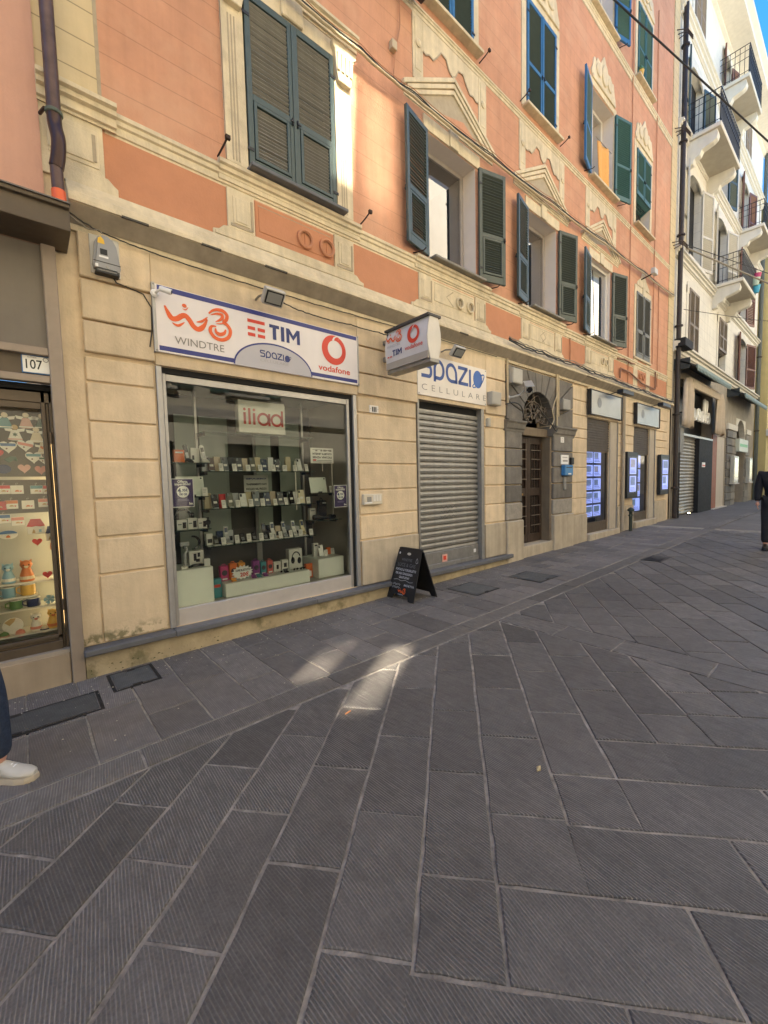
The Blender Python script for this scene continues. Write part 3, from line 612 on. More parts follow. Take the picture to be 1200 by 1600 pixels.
# bays with pediments
for i, (a, b, c, d) in enumerate(W1[1:5]):
    c_ = (a+b)/2
    B().box(a-.10, b+.10, -.022, .005, 6.59, 6.78).build('window_head', CREAM_TRIM, OB, bev=.004)
    B().box(c_-.10, c_+.10, -.045, .005, 6.585, 6.83).build('keystone', CREAM_TRIM, OB, bev=.006)
    if i == 3:
        B().box(a-.12, a, -.02, .005, 4.88, 6.62).build('window_jamb', CREAM_TRIM, OB); B().box(b, b+.12, -.02, .005, 4.88, 6.62).build('window_jamb', CREAM_TRIM, OB)
        s = B().prism([(c_-.5, 6.80), (c_+.5, 6.80), (c_+.45, 6.9), (c_+.2, 7.05), (c_, 7.35), (c_-.2, 7.05), (c_-.45, 6.9)], -.02, .004); s.build('crest', CREAM_TRIM, OB, bev=.01); continue
    mould(c_-1.02, c_+1.02, 6.82, 6.93, .05, name='pediment_base')
    for q, (o_, y_) in enumerate(((0, -.06), (.07, -.048), (.14, -.036))):
        t_ = .062; z0, z1 = 6.98-o_*.35, 7.58-o_*1.15; h = 1.06-o_*1.1
        s = B().prism([(c_-h, z0), (c_-h, z0-t_), (c_, z1-t_), (c_+h, z0-t_), (c_+h, z0), (c_, z1)], y_, .0); s.build('pediment_moulding', CREAM_TRIM, OB, bev=.004)
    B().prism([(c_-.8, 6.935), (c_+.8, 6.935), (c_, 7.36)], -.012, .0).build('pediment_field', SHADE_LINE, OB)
    B().prism([(c_-.35, 6.937), (c_+.62, 6.937), (c_+.25, 7.10)], -.016, .0).build('pediment_heart', ORANGE, OB)
    for q in (-1, 1):
        x = c_+q*.74; zb = 7.15
        B().box(x-.10, x+.10, -.018, .004, zb, 7.985).build('frieze_strip', CREAM_TRIM, OB, bev=.003)
        B().box(x-.06, x+.06, -.024, -.01, 7.28, 7.93).build('frieze_strip_panel', CREAM_TRIM, OB, bev=.004)
        s = B().lathe([(.005, 0), (.05, 0), (.055, .012), (.03, .022), (.004, .03)], 10, m=Matrix.Translation((x, -.024, 7.62)) @ Matrix.Rotation(R(90), 4, 'X')); s.build('rosette', CREAM_TRIM, OB)
    L_ = [(c_-.64, 7.985), (c_-.64, 7.60)]+[(c_-.58, 7.58), (c_-.5, 7.62), (c_-.42, 7.60), (c_-.36, 7.66), (c_-.25, 7.80), (c_-.14, 7.78), (c_-.07, 7.66), (c_, 7.62), (c_+.07, 7.66), (c_+.14, 7.78), (c_+.25, 7.80), (c_+.36, 7.66), (c_+.42, 7.60), (c_+.5, 7.62), (c_+.58, 7.58)]+[(c_+.64, 7.60), (c_+.64, 7.985)]
    B().prism(L_, -.014, .004).build('scalloped_apron', CREAM_TRIM, OB, bev=.004)
    B().ribbon(L_[1:-1], .022, (0, -.0155, 0), UX, UZ).build('painted_shade', SHADE_LINE, OB)
# second and third floor surrounds
def crest(c_, z):
    P = smooth_line([(c_-.60, z), (c_-.66, z+.12), (c_-.60, z+.22), (c_-.52, z+.45), (c_-.42, z+.40), (c_-.36, z+.52), (c_-.2, z+.50), (c_-.1, z+.62), (c_, z+.74), (c_+.1, z+.62), (c_+.2, z+.50), (c_+.36, z+.52), (c_+.42, z+.40), (c_+.52, z+.45), (c_+.60, z+.22), (c_+.66, z+.12), (c_+.60, z)], 3)
    B().prism(P[::-1], -.03, .004).build('painted_crest', CREAM_TRIM, OB, bev=.005)
    for q in (-1, 1): B().prism(arc(c_+q*.3, z+.28, .14, 0, 340, 12), -.055, -.02).build('crest_scroll', CREAM_TRIM, OB, bev=.012)
    B().prism(smooth_line([(c_-.13, z+.2), (c_, z+.1), (c_+.13, z+.2), (c_+.12, z+.45), (c_, z+.55), (c_-.12, z+.45)], 3, True), -.065, -.02).build('crest_shield', CREAM_TRIM, OB, bev=.012)
    B().box(c_-.62, c_+.62, -.05, .004, z-.03, z+.05).build('crest_base', CREAM_TRIM, OB, bev=.006)
for fl, WW in enumerate((W2, W3)):
    for i, (a, b, c, d) in enumerate(WW):
        for x0, x1 in ((a-.15, a-.004), (b+.004, b+.15)): B().box(x0, x1, -.018, .004, c-.02, d+.02).build('window_jamb', CREAM_TRIM, OB, bev=.003)
        B().box(a-.15, b+.15, -.02, .004, d+.022, d+.16).build('window_head', CREAM_TRIM, OB, bev=.003)
        B().box(a-.12, b+.14, -.13, .02, c-.05, c-.004).build('window_sill', CREAM_TRIM, OB, bev=.006)
        crest((a+b)/2, d+.18)

# ---- shutters
def leaf(w, h, fm, sm, n_up, n_lo, single, flap=True, cd=.0145):
    """a louvred leaf with its hinge on local x=0; returns the frame mesh object with slats as children"""
    t_ = .042; s = G(); st = .058; mid = h*.40
    s.box(0, st, -t_, 0, 0, h); s.box(w-st, w, -t_, 0, 0, h); s.box(st, w-st, -t_+.001, -.001, h-.07, h-.001); s.box(st, w-st, -t_+.001, -.001, .001, .11); s.box(st, w-st, -t_+.001, -.001, mid, mid+.065)
    if flap:   # the hinged lower flap has its own inner frame
        for x0, x1, z0, z1 in ((st+.006, st+.04, .115, mid-.006), (w-st-.04, w-st-.006, .115, mid-.006), (st+.04, w-st-.04, .116, .15), (st+.04, w-st-.04, mid-.04, mid-.007)): s.box(x0, x1, -t_-.008, -.002, z0, z1)
    o = s.build('shutter', fm, None, bev=.003)
    def slats(x0, x1, z0, z1, n):
        pitch = (z1-z0)/n; m = Matrix.Rotation(R(-32), 4, 'X'); me = None
        one = G().box(x0, x1, -cd, cd, -.0045, .0045, m).mesh('slat'); one.materials.append(sm)
        if single:
            for k in range(n):
                c = bpy.data.objects.new('slat', one); col.objects.link(c); c.parent = o; c.location = (0, -t_/2+random.uniform(-.002, .002), z0+pitch*(k+.5)+random.uniform(-.002, .002)); c.rotation_euler = (random.gauss(0, .05), random.gauss(0, .004), 0)
        else:
            q = G()
            for k in range(n): q.box(x0, x1, -cd, cd, -.0045, .0045, Matrix.Translation((0, -t_/2, z0+pitch*(k+.5))) @ m)
            tag(q.build('slats', sm, o, local=True), kind='stuff')
    ins = .04 if flap else 0
    slats(st+ins, w-st-ins, .11+ins, mid-ins, n_lo); slats(st, w-st, mid+.065, h-.07, n_up)
    s = G().box(w-.035, w-.02, -t_-.02, -t_, mid-.02, mid+.05).box(w-.06, w-.02, -t_-.03, -t_-.018, mid+.0, mid+.012); s.build('latch', BLACKM, o, local=True)
    for z_ in (.18, h-.25): G().box(-.02, .05, -t_-.006, -t_, z_, z_+.03).build('hinge', BLACKM, o, local=True)
    return o
def place(o, x, y, z, rz):
    o.parent = OB; o.matrix_parent_inverse = Matrix.Translation(-OB.location); o.location = (x, y, z); o.rotation_euler = (0, 0, rz); return o
def mirror(o):
    o.scale = (-1, 1, 1); return o
def closed(W, fm, sm, single=False, y=.0, nu=22, nl=15, flap=True):
    a, b, c, d = W; w = (b-a)/2-.004; h = d-c-.01
    for q in (0, 1):
        o = leaf(w, h, fm, sm, nu, nl, single, flap); place(o, a+.002 if q == 0 else b-.002, y, c+.004, 0)
        if q: mirror(o)
        if q == 0: G().box(w-.012, w+.018, -.052, -.03, .02, h-.02).build('meeting_stile', fm, o, local=True)
    B().quad((a, .2, c), (b, .2, c), (b, .2, d), (a, .2, d)).build('dark_room', DARK, OB)
def opened(W, lm, rm, sl, sr, single=False, la=12, ra=15, room=True, flap=True):
    a, b, c, d = W; w = (b-a)/2-.01; h = d-c-.01
    o = leaf(w, h, lm, sl, 20, 14, single, flap, .0225); place(o, a-.03, -.035, c+.01, R(180+la))
    o = leaf(w, h, rm, sr, 20, 14, single, flap, .0225); place(o, b+.03, -.03, c+.005, R(-ra)) 
    for x in (a-.33, b+.33):      # shutter catches
        B().tube([(x, .02, c-.02), (x, -.10, c-.05), (x+.03, -.17, c-.05), (x+.05, -.2, c-.02)], .009, 6).build('shutter_catch', IRON, OB)
def casement(W, y=.27, pane=WGLASS, mull=False, fm=None):
    a, b, c, d = W; fm = fm or OFFWHITE; f = .065
    s = B().box(a, a+f, y-.03, y+.03, c, d).box(b-f, b, y-.03, y+.03, c, d).box(a+f, b-f, y-.029, y+.029, d-f, d).box(a+f, b-f, y-.029, y+.029, c, c+f+.05)
    if mull: s.box((a+b)/2-.045, (a+b)/2+.045, y-.035, y+.03, c+f, d-f)
    o = s.build('window_frame', fm, OB, bev=.004)
    B().quad((a+f, y, c+f), (b-f, y, c+f), (b-f, y, d-f), (a+f, y, d-f)).build('pane', pane, o)
    s = B(); e = 1.6; s.quad((a, e, c), (b, e, c), (b, e, d), (a, e, d)); s.quad((a, y, c), (a, y, d), (a, e, d), (a, e, c)); s.quad((b, y, d), (b, y, c), (b, e, c), (b, e, d)); s.quad((a, y, d), (b, y, d), (b, e, d), (a, e, d)); s.quad((b, y, c), (a, y, c), (a, e, c), (b, e, c)); s.build('dark_room', M('dim_room', (.10, .09, .08), .9, var=.05), OB)
FRAMEG = M('grey_window_frame', (.36, .315, .27), .6, var=.08)
closed(W1[0], SHUT_G, SLATM, True, nu=20, nl=14)
opened(W1[1], SHUT_G, SHUT_O, SHUT_G, SHUT_O, True); casement(W1[1], fm=FRAMEG)
opened(W1[2], SHUT_G, SHUT_O, SHUT_G, SHUT_O); casement(W1[2], fm=FRAMEG)
opened(W1[3], SHUT_G, SHUT_O, SHUT_G, SHUT_O); casement(W1[3], y=.10, fm=OFFWHITE)
closed(W1[4], SHUT_GREY, SHUT_GREY)
closed(W2[0], SHUT_B, SHUT_G, flap=False); closed(W2[1], SHUT_B, SHUT_G, flap=False); closed(W2[2], SHUT_B, SHUT_G, flap=False)
opened(W2[3], SHUT_B, SHUT_BG, SHUT_BG, SHUT_BG, flap=False); casement(W2[3], mull=True)
closed((12.72, 13.78, 9.05, 10.2), SHUT_BG, SHUT_BG, flap=False)
B().quad((12.72, .22, 8.3), (13.78, .22, 8.3), (13.78, .22, 9.05), (12.72, .22, 9.05)).build('dark_room', DARK, OB)
o = leaf(1.06, .75, SHUT_BG, SHUT_BG, 8, 6, False, False); place(o, 12.72, -.02, 9.06, 0); o.rotation_euler = (R(-118), 0, 0)   # lower flap pushed out
opened(W3[3], SHUT_B, SHUT_B, SHUT_BG, SHUT_BG, flap=False); casement(W3[3], mull=True)
for k in (0, 1, 2): closed(W3[k], SHUT_B, SHUT_G, flap=False)
closed(W3[4], SHUT_BG, SHUT_BG, flap=False)
for x, z in ((1.665, 4.83), (3.42, 4.83), (5.93, 8.22), (7.12, 8.3), (8.6, 8.25)):      # wall hooks
    s = B().tube([(x, .01, z), (x+.02, -.10, z+.05), (x+.04, -.16, z+.10)], .009, 6).box(x+.02, x+.065, -.18, -.15, z+.085, z+.12); s.build('iron_hook', IRON, OB)

B().box(.262, .432, -.002, .03, 3.70, 4.20).build('wall_patch', CREAM, OB)
# ---- shop window
SW = thing('shop_window', None, None, (1.0, .1, .27)); SW.parent = OB; SW.matrix_parent_inverse = Matrix.Translation(-OB.location)
def swb(g_, name, m, **k):
    o = g_.build(name, m, None, **k); o.parent = SW; o.matrix_parent_inverse = Matrix.Translation(-SW.location); return o
swb(B().box(1.002, 1.05, -.012, .12, .27, 2.72), 'frame_post', ALU, bev=.004); swb(B().box(3.235, 3.288, -.012, .12, .27, 2.72), 'frame_post', ALU, bev=.004)
swb(B().box(1.06, 1.09, .03, .10, .27, 2.67), 'frame_post', ALU, bev=.003); swb(B().box(3.16, 3.20, .03, .10, .27, 2.67), 'frame_post', ALU, bev=.003)
swb(B().box(1.09, 3.16, .035, .10, 2.60, 2.665), 'frame_rail', ALU, bev=.003); swb(B().box(1.09, 3.16, .03, .10, .27, .43), 'kick_panel', M('brushed_kick_panel', (.62, .57, .52), .4, metal=.5, var=.05, vscale=7, streak=.05), bev=.003)
swb(B().box(1.05, 3.235, .02, .33, 2.668, 2.72), 'shutter_slot', DARK); swb(B().box(3.20, 3.235, .02, .1, .27, 2.668), 'shutter_guide', DARK)
swb(B().quad((1.09, .062, .43), (3.16, .062, .43), (3.16, .062, 2.60), (1.09, .062, 2.60)), 'pane', GLASS)
s = B(); s.quad((1.0, 1.15, .2), (3.29, 1.15, .2), (3.29, 1.15, 2.72), (1.0, 1.15, 2.72)); swb(s, 'display_back', SHOPDARK)
s = B(); s.quad((1.0, .1, .2), (1.0, .1, 2.72), (1.0, 1.15, 2.72), (1.0, 1.15, .2)); s.quad((1.0, .1, 2.715), (3.29, .1, 2.715), (3.29, 1.15, 2.715), (1.0, 1.15, 2.715)); s.quad((3.29, .1, .42), (1., .1, .42), (1., 1.15, .42), (3.29, 1.15, .42)); swb(s, 'display_lining', M('grey_lining', (.40, .39, .35), .7, var=.06))
s = B(); s.quad((3.285, .1, 2.72), (3.285, .1, .2), (3.285, 1.15, .2), (3.285, 1.15, 2.72)); swb(s, 'display_side', M('taupe_side_lining', (.46, .42, .35), .7, var=.06))
for a, b, c, d in ((1.42, 1.80, .46, 2.45), (1.86, 2.40, .95, 2.45), (2.98, 3.32, .95, 2.45), (3.52, 4.02, .95, 2.45)):
    sc_ = (a-1.0)*.62+1.12; sd_ = (b-1.0)*.62+1.12
    swb(B().box(sc_, sd_, .95, .955, c, d), 'hanging_panel', GREENPANEL)
for x in (1.50, 2.82): swb(B().box(x-.012, x+.012, .56, .585, .45, 2.66), 'shelf_upright', ALU)
swb(B().box(2.33, 2.40, .98, 1.0, .45, 2.3), 'shelf_upright', ALU)

# ---- roller shutter
for x0, x1 in ((4.382, 4.42), (5.90, 5.978)): B().box(x0, x1, -.015, .12, .26, 2.80).build('shutter_rail', STEEL, OB, bev=.004)
B().box(4.42, 5.90, .09, .3, 2.70, 2.80).build('shutter_box', DARK, OB)
nl = 27; ph = (2.71-.33)/nl
sm_ = G().extr([(.0, 0), (.030, .004), (.036, ph*.4), (.028, ph*.74), (-.012, ph*.78), (-.012, ph), (-.03, ph), (-.03, 0)], 4.42, 5.90)
sm_.v = [(x, .10-y+.0, z) for x, y, z in sm_.v]; sm_.f = [f[::-1] for f in sm_.f]; me = sm_.mesh('shutter_lath'); me.materials.append(STEEL)
for k in range(nl):
    o = bpy.data.objects.new('shutter_lath', me); col.objects.link(o); o.parent = OB; o.matrix_parent_inverse = Matrix.Translation(-OB.location); o.location = (0, random.uniform(-.003, .003), .33+k*ph)
B().box(4.42, 5.90, .045, .10, .268, .335).build('shutter_foot', STEEL, OB, bev=.004)
B().box(4.42, 5.90, .055, .095, .335, .52).build('shutter_bottom_plate', STEEL, OB, bev=.004)

# ---- stone portal
for x0, x1, yf in ((6.625, 7.15, -.03), (8.35, 9.20, -.03)):
    for a, b in zip(lv[:6]+[2.5], lv[1:6]+[2.5]):
        if b-a > .02: B().box(x0, x1, yf+random.uniform(-.006, .006), .36, a+.009, b-.009).build('jamb_stone', STONE_L if a < .9 else STONE, OB, bev=.014)
    B().box(x0-.015, x1+.012, -.06, .36, SL(x0)-.05, .86).build('jamb_base', GREYPLINTH, OB, bev=.018)
    B().extr([(-.03, 2.49), (.36, 2.49), (.36, 2.695), (-.10, 2.695), (-.10, 2.66), (-.075, 2.63), (-.055, 2.55), (-.035, 2.53)], x0-.03, x1+.06).build('impost', STONE, OB, bev=.004)
C0 = (7.75, 2.70); r0 = .60; RX0, RX1, RZ1 = 6.64, 9.185, 3.665
def ray_out(a):
    dx, dz = math.cos(a), math.sin(a); ts = []
    if dx > 1e-6: ts.append((RX1-C0[0])/dx)
    if dx < -1e-6: ts.append((RX0-C0[0])/dx)
    if dz > 1e-6: ts.append((RZ1-C0[1])/dz)
    t_ = min(ts); return (C0[0]+dx*t_, C0[1]+dz*t_)
nV = 11
for k in range(nV):
    a0, a1 = math.pi*k/nV+.008, math.pi*(k+1)/nV-.008
    inner = [(C0[0]+r0*math.cos(a0+(a1-a0)*q/3), C0[1]+r0*math.sin(a0+(a1-a0)*q/3)) for q in range(4)]
    p, q = ray_out(a0), ray_out(a1); mid = []
    for cc in ((RX1, RZ1), (RX0, RZ1)):
        ang = math.atan2(cc[1]-C0[1], cc[0]-C0[0])
        if a0 < ang < a1: mid.append(cc)
    P = inner[::-1]+[p]+mid+[q]
    B().prism(P, -.03+random.uniform(-.008, .004), .3).build('voussoir', STONE, OB, bev=.01)
B().box(7.15, 8.35, .1, .34, 2.47, 2.635).build('door_transom', WOODJ, OB, bev=.01)
for x0, x1 in ((7.15, 7.20), (8.28, 8.35)): B().box(x0, x1, .02, .34, .3, 2.47).build('door_case', WOODJ, OB, bev=.006)
B().box(7.1, 8.42, -.02, .6, SL(7.7)-.05, .33).build('door_step', GREYPLINTH, OB, bev=.012)
B().quad((7.1, .8, 0), (8.4, .8, 0), (8.4, .8, 3.5), (7.1, .8, 3.5)).build('dark_room', DARK, OB)
D = thing('portal_door', None, None, (7.2, .32, .33)); D.parent = OB; D.matrix_parent_inverse = Matrix.Translation(-OB.location)
def db(g_, name, m, **k):
    o = g_.build(name, m, None, **k); o.parent = D; o.matrix_parent_inverse = Matrix.Translation(-D.location); return o
for a, b in ((7.20, 7.735), (7.745, 8.28)):
    for x0, x1, z0, z1 in ((a, a+.085, .335, 2.46), (b-.085, b, .335, 2.46), (a+.085, b-.085, 2.33, 2.46), (a+.085, b-.085, 1.28, 1.44), (a+.085, b-.085, .335, .50)): db(B().box(x0, x1, .30, .35, z0, z1), 'door_rail', WOOD_D, bev=.004)
    db(B().quad((a+.08, .345, .4), (b-.08, .345, .4), (b-.08, .345, 2.4), (a+.08, .345, 2.4)), 'door_pane', M('dirty_door_glass', (.03, .025, .02), .2, var=.1))
    for k in range(4):
        x = a+.12+k*(b-a-.24)/3; db(B().tube([(x, .285, .52), (x, .285, 1.27)], .009, 6), 'grille_bar', IRON); db(B().tube([(x, .285, 1.45), (x, .285, 2.32)], .009, 6), 'grille_bar', IRON)
    for z in (.68, .88, 1.08, 1.62, 1.82, 2.02, 2.2): db(B().box(a+.085, b-.085, .272, .288, z-.008, z+.008), 'grille_rail', M('worn_iron', (.16, .13, .10), .5, metal=.4, var=.2, vscale=40))
db(B().box(7.47, 7.51, .27, .3, 1.30, 1.34), 'letter_slot', M('brass', (.5, .33, .1), .35, metal=.8, var=.1))
D.location.y -= .10
# lunette grille of curling ironwork
s = B(); rs = random.Random(2)
for k in range(13):
    a = R(14*k+6); r1 = .56; pts = []
    for q in range(9):
        t_ = q/8; rr = .08+r1*t_*.88; aa = a+.32*math.sin(t_*6.5+k*1.7); pts.append((C0[0]+rr*math.cos(aa), .08, C0[1]+.02+rr*max(.0, math.sin(aa))))
    s.tube(pts, .009, 5)
for rr in (.2, .42): s.tube([(x, .08, z) for x, z in arc(C0[0], C0[1]+.02, rr, 4, 176, 16)], .008, 5)
for k in range(7):
    a = R(20+24*k); cx_, cz_ = C0[0]+.31*math.cos(a), C0[1]+.03+.31*math.sin(a); s.tube([(x, .075, z) for x, z in arc(cx_, cz_, .055, 0, 330, 9)], .008, 5)
s.build('lunette_grille', M('dusty_iron', (.17, .14, .11), .7, metal=.3, var=.2, vscale=30), OB)

# ---- the two estate agency doorways further on
for a, b, zt, zb in ((9.99, 11.3, 3.02, .30), (12.93, 14.2, 3.02, .36)):
    B().box(b, b+.42, .0, .03, zb, zt).build('door_jamb', M('beige_jamb', (.42, .36, .28), .7, var=.1, streak=.15), OB, bev=.01)
    B().box(b+.41, b+.45, -.02, .03, zb, zt).build('door_rail', STEEL, OB)
    B().box(a-.02, b+.48, -.09, .5, zb-.22, zb).build('door_step', GREYPLINTH, OB, bev=.01)
    B().box(a, b, .055, .07, zt-.72, zt).build('part_rolled_shutter', M('brown_roller', (.07, .055, .045), .6, var=.1), OB)
    for z in [zt-.75+.06*k for k in range(12)]: B().box(a, b, .04, .055, z, z+.045).build('shutter_lath', M('brown_roller', (.07, .055, .045)), OB)
    s = B().box(a+.005, a+.05, .05, .09, zb, zt-.7).box(b-.09, b-.02, .05, .09, zb, zt-.7).box(a+.05, b-.09, .051, .089, zb, zb+.25).box(a+.05, b-.09, .051, .089, zt-.78, zt-.7); s.build('shop_door_frame', BROWNF, OB)
    B().quad((a+.05, .07, zb+.25), (b-.09, .07, zb+.25), (b-.09, .07, zt-.78), (a+.05, .07, zt-.78)).build('pane', GLASS, OB)
    s = B(); s.quad((a-.3, 1.6, 0), (b+.3, 1.6, 0), (b+.3, 1.6, 3.1), (a-.3, 1.6, 3.1)); s.quad((b, .3, zb), (b, 1.6, zb), (b, 1.6, zt), (b, .3, zt)); s.quad((a, .3, zb), (a, .3, zt), (a, 1.6, zt), (a, 1.6, zb)); s.quad((a, .3, zb+.02), (b, .3, zb+.02), (b, 1.6, zb+.02), (a, 1.6, zb+.02)); s.build('shop_interior', M('dim_shop', (.06, .055, .05), .8, var=.05), OB)
# ------------------------------------------------------------------ pink building with the gift shop
PB = thing('pink_building', 'pink plastered building with the brown gift shop front at the left edge', 'building', (-3, 0, 0))
s = B(); s.quad((-14, -.03, 3.5), (.285, -.03, 3.5), (.285, -.03, 16), (-14, -.03, 16)); s.quad((.285, -.03, 3.5), (.285, .4, 3.5), (.285, .4, 16), (.285, -.03, 16)); s.quad((-14, 10, 0), (-14, -.03, 0), (-14, -.03, 16), (-14, 10, 16)); s.quad((-14, -.03, 16), (.285, -.03, 16), (.285, 10, 16), (-14, 10, 16)); s.build('upper_wall', PINK, PB)
s = B(); s.quad((-14, .02, -.2), (-1.6, .02, -.2), (-1.6, .02, 3.5), (-14, .02, 3.5)); s.build('ground_floor_wall', PINK, PB)
B().box(-.95, -.12, -.05, .1, 4.15, 6.0).build('window_shutter', M('pale_green_shutter', (.35, .42, .28), .5), PB)
B().extr([(-.34, 3.52), (.0, 3.50), (.0, 3.70), (-.36, 3.705), (-.36, 3.675), (-.335, 3.67)], -6, .405).build('canopy', BROWNF, PB, bev=.004)
B().box(-6, .41, -.372, -.02, 3.705, 3.715).build('canopy_flashing', M('lead_flashing', (.16, .14, .12), .6, var=.15), PB)
B().box(-6, .235, -.02, .03, 2.715, 3.505).build('fascia_panel', BROWNPANEL, PB)
B().box(.235, .325, -.06, .06, SL(.3)-.1, 3.51).build('corner_post', BROWNL, PB, bev=.006)
B().box(-6, .235, -.055, .03, 2.655, 2.715).build('transom', BROWNL, PB, bev=.005)
B().box(-6, .235, .0, .03, 2.50, 2.655).build('number_band', BROWNF, PB)
B().box(-6, .235, -.05, .03, 2.445, 2.50).build('transom', BROWNL, PB, bev=.005)
B().box(-6, .235, .03, .12, 2.38, 2.445).build('dark_gap', DARK, PB)
B().box(-1.6, .235, .03, .09, 2.30, 2.40).build('window_head', BROWNF, PB, bev=.004)
for x0, x1, y0 in ((.215, .235, .03), (.195, .212, .045), (.165, .193, .03)): B().box(x0, x1, y0, .09, .30, 2.40).build('window_stile', BROWNF, PB, bev=.003)
B().box(-1.6, .165, .035, .09, 2.25, 2.30).build('window_rail', BROWNF, PB, bev=.003)
for z0, z1, y0 in ((.30, .37, .02), (.372, .39, .04), (.392, .42, .03)): B().box(-1.6, .193, y0, .09, z0, z1).build('window_rail', BROWNF, PB, bev=.003)
for z_ in (.62, 1.98): B().tube([(.214, .022, z_), (.214, .022, z_+.09)], .012, 8).build('hinge', BROWNF, PB)
B().quad((-1.6, .062, .42), (.17, .062, .42), (.17, .062, 2.25), (-1.6, .062, 2.25)).build('pane', GLASS, PB)
B().box(-6, .232, -.035, .12, -.1, .275).build('marble_base', M('beige_marble_base', (.34, .27, .19), .55, var=.1, vscale=6, streak=.15, big=.1), PB, bev=.008)
B().box(-6, .233, -.03, .10, .275, .30).build('base_rail', M('pale_base_rail', (.34, .29, .23), .5, var=.1), PB)
s = B(); s.quad((-1.6, .62, .3), (.24, .62, .3), (.24, .62, 2.4), (-1.6, .62, 2.4)); s.build('display_back', M('grey_display_board', (.13, .12, .10), .8, var=.08), PB)
s = B(); s.quad((.222, .09, 2.4), (.222, .09, .3), (.222, .62, .3), (.222, .62, 2.4)); s.quad((-1.6, .09, 2.4), (.24, .09, 2.4), (.24, .62, 2.4), (-1.6, .62, 2.4)); s.quad((.24, .09, .31), (-1.6, .09, .31), (-1.6, .62, .31), (.24, .62, .31)); s.build('display_lining', M('cream_lining', (.5, .45, .36), .7, var=.05), PB)
B().quad((-1.6, .36, .3), (.222, .36, .3), (.222, .36, 1.42), (-1.6, .36, 1.42)).build('pale_back_board', M('pale_back_board', (.42, .42, .38), .7, var=.05), PB)
for z_ in (.873, .660, .456): B().box(-1.6, .215, .10, .355, z_-.012, z_).build('shelf', M('white_shelf', (.66, .64, .58), .5, var=.04), PB, bev=.002)
B().box(-1.6, .215, .33, .355, 1.70, 1.725).build('hanging_rail', M('pale_rail', (.45, .43, .38), .5), PB)
B().box(.2035, .2175, .20, .26, .45, 2.0).build('light_strip', M('warm_light_strip', (1, .76, .40), .5, var=0, emit=1.5), PB)

PC_RING = M('dark_ring_print', (.06, .045, .05), .4)
t = thing('house_number_plate', 'white enamel house number 107 with blue edge on the brown shop band', 'number plate', (.155, -.01, 2.585))
B().box(.068, .245, -.012, -.001, 2.515, 2.655).build('blue_rim', M('enamel_blue', (.05, .15, .35), .3), t, bev=.003)
B().box(.075, .238, -.015, -.011, 2.522, 2.648).build('plate', M('enamel_white', (.78, .77, .72), .25, var=.03), t, bev=.002)
text('107', .10, BLACKP, t, (.093, -.0165, 2.55), width=.10, off=.001); B().ribbon(arc(.216, 2.628, .016, 0, 360, 12), .004, (0, -.0165, 0), UX, UZ).build('badge', PC_RING, t); text('via Prione', .02, GREYP, t, (.105, -.0165, 2.632), width=.055)

# ---- things in the gift window: flat painted wooden or ceramic pieces hung or stood behind the glass
CERW = M('white_glaze', (.72, .68, .60), .3, var=.04, vscale=20)
PC = {k: M('glaze_'+k, c, .35, var=.08, vscale=25) for k, c in dict(blue=(.05, .13, .28), teal=(.10, .25, .26), green=(.12, .22, .08), dgreen=(.05, .10, .05), red=(.55, .05, .04), salmon=(.62, .22, .15), pink=(.60, .33, .26), orange=(.60, .18, .05), yellow=(.70, .42, .08), navy=(.02, .03, .10), cream=(.66, .55, .38), sky=(.25, .42, .52), tan=(.50, .34, .16), brown=(.16, .07, .03)).items()}
def heart(cx_, cz_, r):
    P = []
    for k in range(22):
        a = 2*math.pi*k/22; P.append((cx_+r*16/17*math.sin(a)**3, cz_+r*(13*math.cos(a)-5*math.cos(2*a)-2*math.cos(3*a)-math.cos(4*a))/17))
    return P[::-1]
GY = .14
def flat(name, lab, cat, P, m, y=GY, th=.012, grp=None, loc=None):
    zb = min(p[1] for p in P); t = thing(name, lab, cat, (sum(p[0] for p in P)/len(P), y, zb), grp)
    B().prism(P, y-th/2, y+th/2).build('body', m, t, bev=.002); return t
def dec(t, P, m, name, y=GY-.0075): B().prism(P, y-.001, y+.0005).build(name, m, t)
def rect(x0, x1, z0, z1): return [(x0, z0), (x1, z0), (x1, z1), (x0, z1)]
GRP = 'painted pieces hanging in the gift shop window'
def angel(x, z, robe, lab, r=.060):
    t = flat('angel_ornament', lab, 'ornament', [(x-r*.75, z-r), (x-r*.3, z-r*1.1), (x+r*.3, z-r*1.1), (x+r*.75, z-r), (x+r*.35, z+.25*r), (x-r*.35, z+.25*r)], robe, grp=GRP)
    for q in (-1, 1): B().prism([(x+q*r*.2, z+.0*r), (x+q*r*.95, z+.15*r), (x+q*r*1.05, z+.55*r), (x+q*r*.25, z+.4*r)][::q], GY-.003, GY+.004).build('wing', CERW, t)
    B().prism(arc(x, z+.62*r, r*.34, 0, 345, 14), GY-.008, GY+.006).build('head', PC['cream'] if robe is not CERW else PC['tan'], t, bev=.003)
    dec(t, rect(x-r*.74, x+r*.74, z-r*1.0, z-r*.86), CERW if robe is not CERW else PC['pink'], 'hem'); return t
for x, z, rb, lab in ((-.057, 2.164, PC['teal'], 'teal robed angel ornament, leftmost of the top row'), (.070, 2.171, PC['pink'], 'pink robed angel ornament in the middle of the top row'), (.168, 2.172, PC['dgreen'], 'dark green robed angel ornament at the right of the top row'), (-.002, 2.072, CERW, 'white angel ornament with a green star on its robe'), (.128, 2.062, PC['cream'], 'cream winged angel ornament below the dark green angel')):
    t = angel(x, z, rb, lab)
    if 'star' in lab: dec(t, [(x+(.018 if k % 2 else .009)*math.cos(k*.524), z-.02+(.018 if k % 2 else .009)*math.sin(k*.524)) for k in range(12)], PC['dgreen'], 'star')
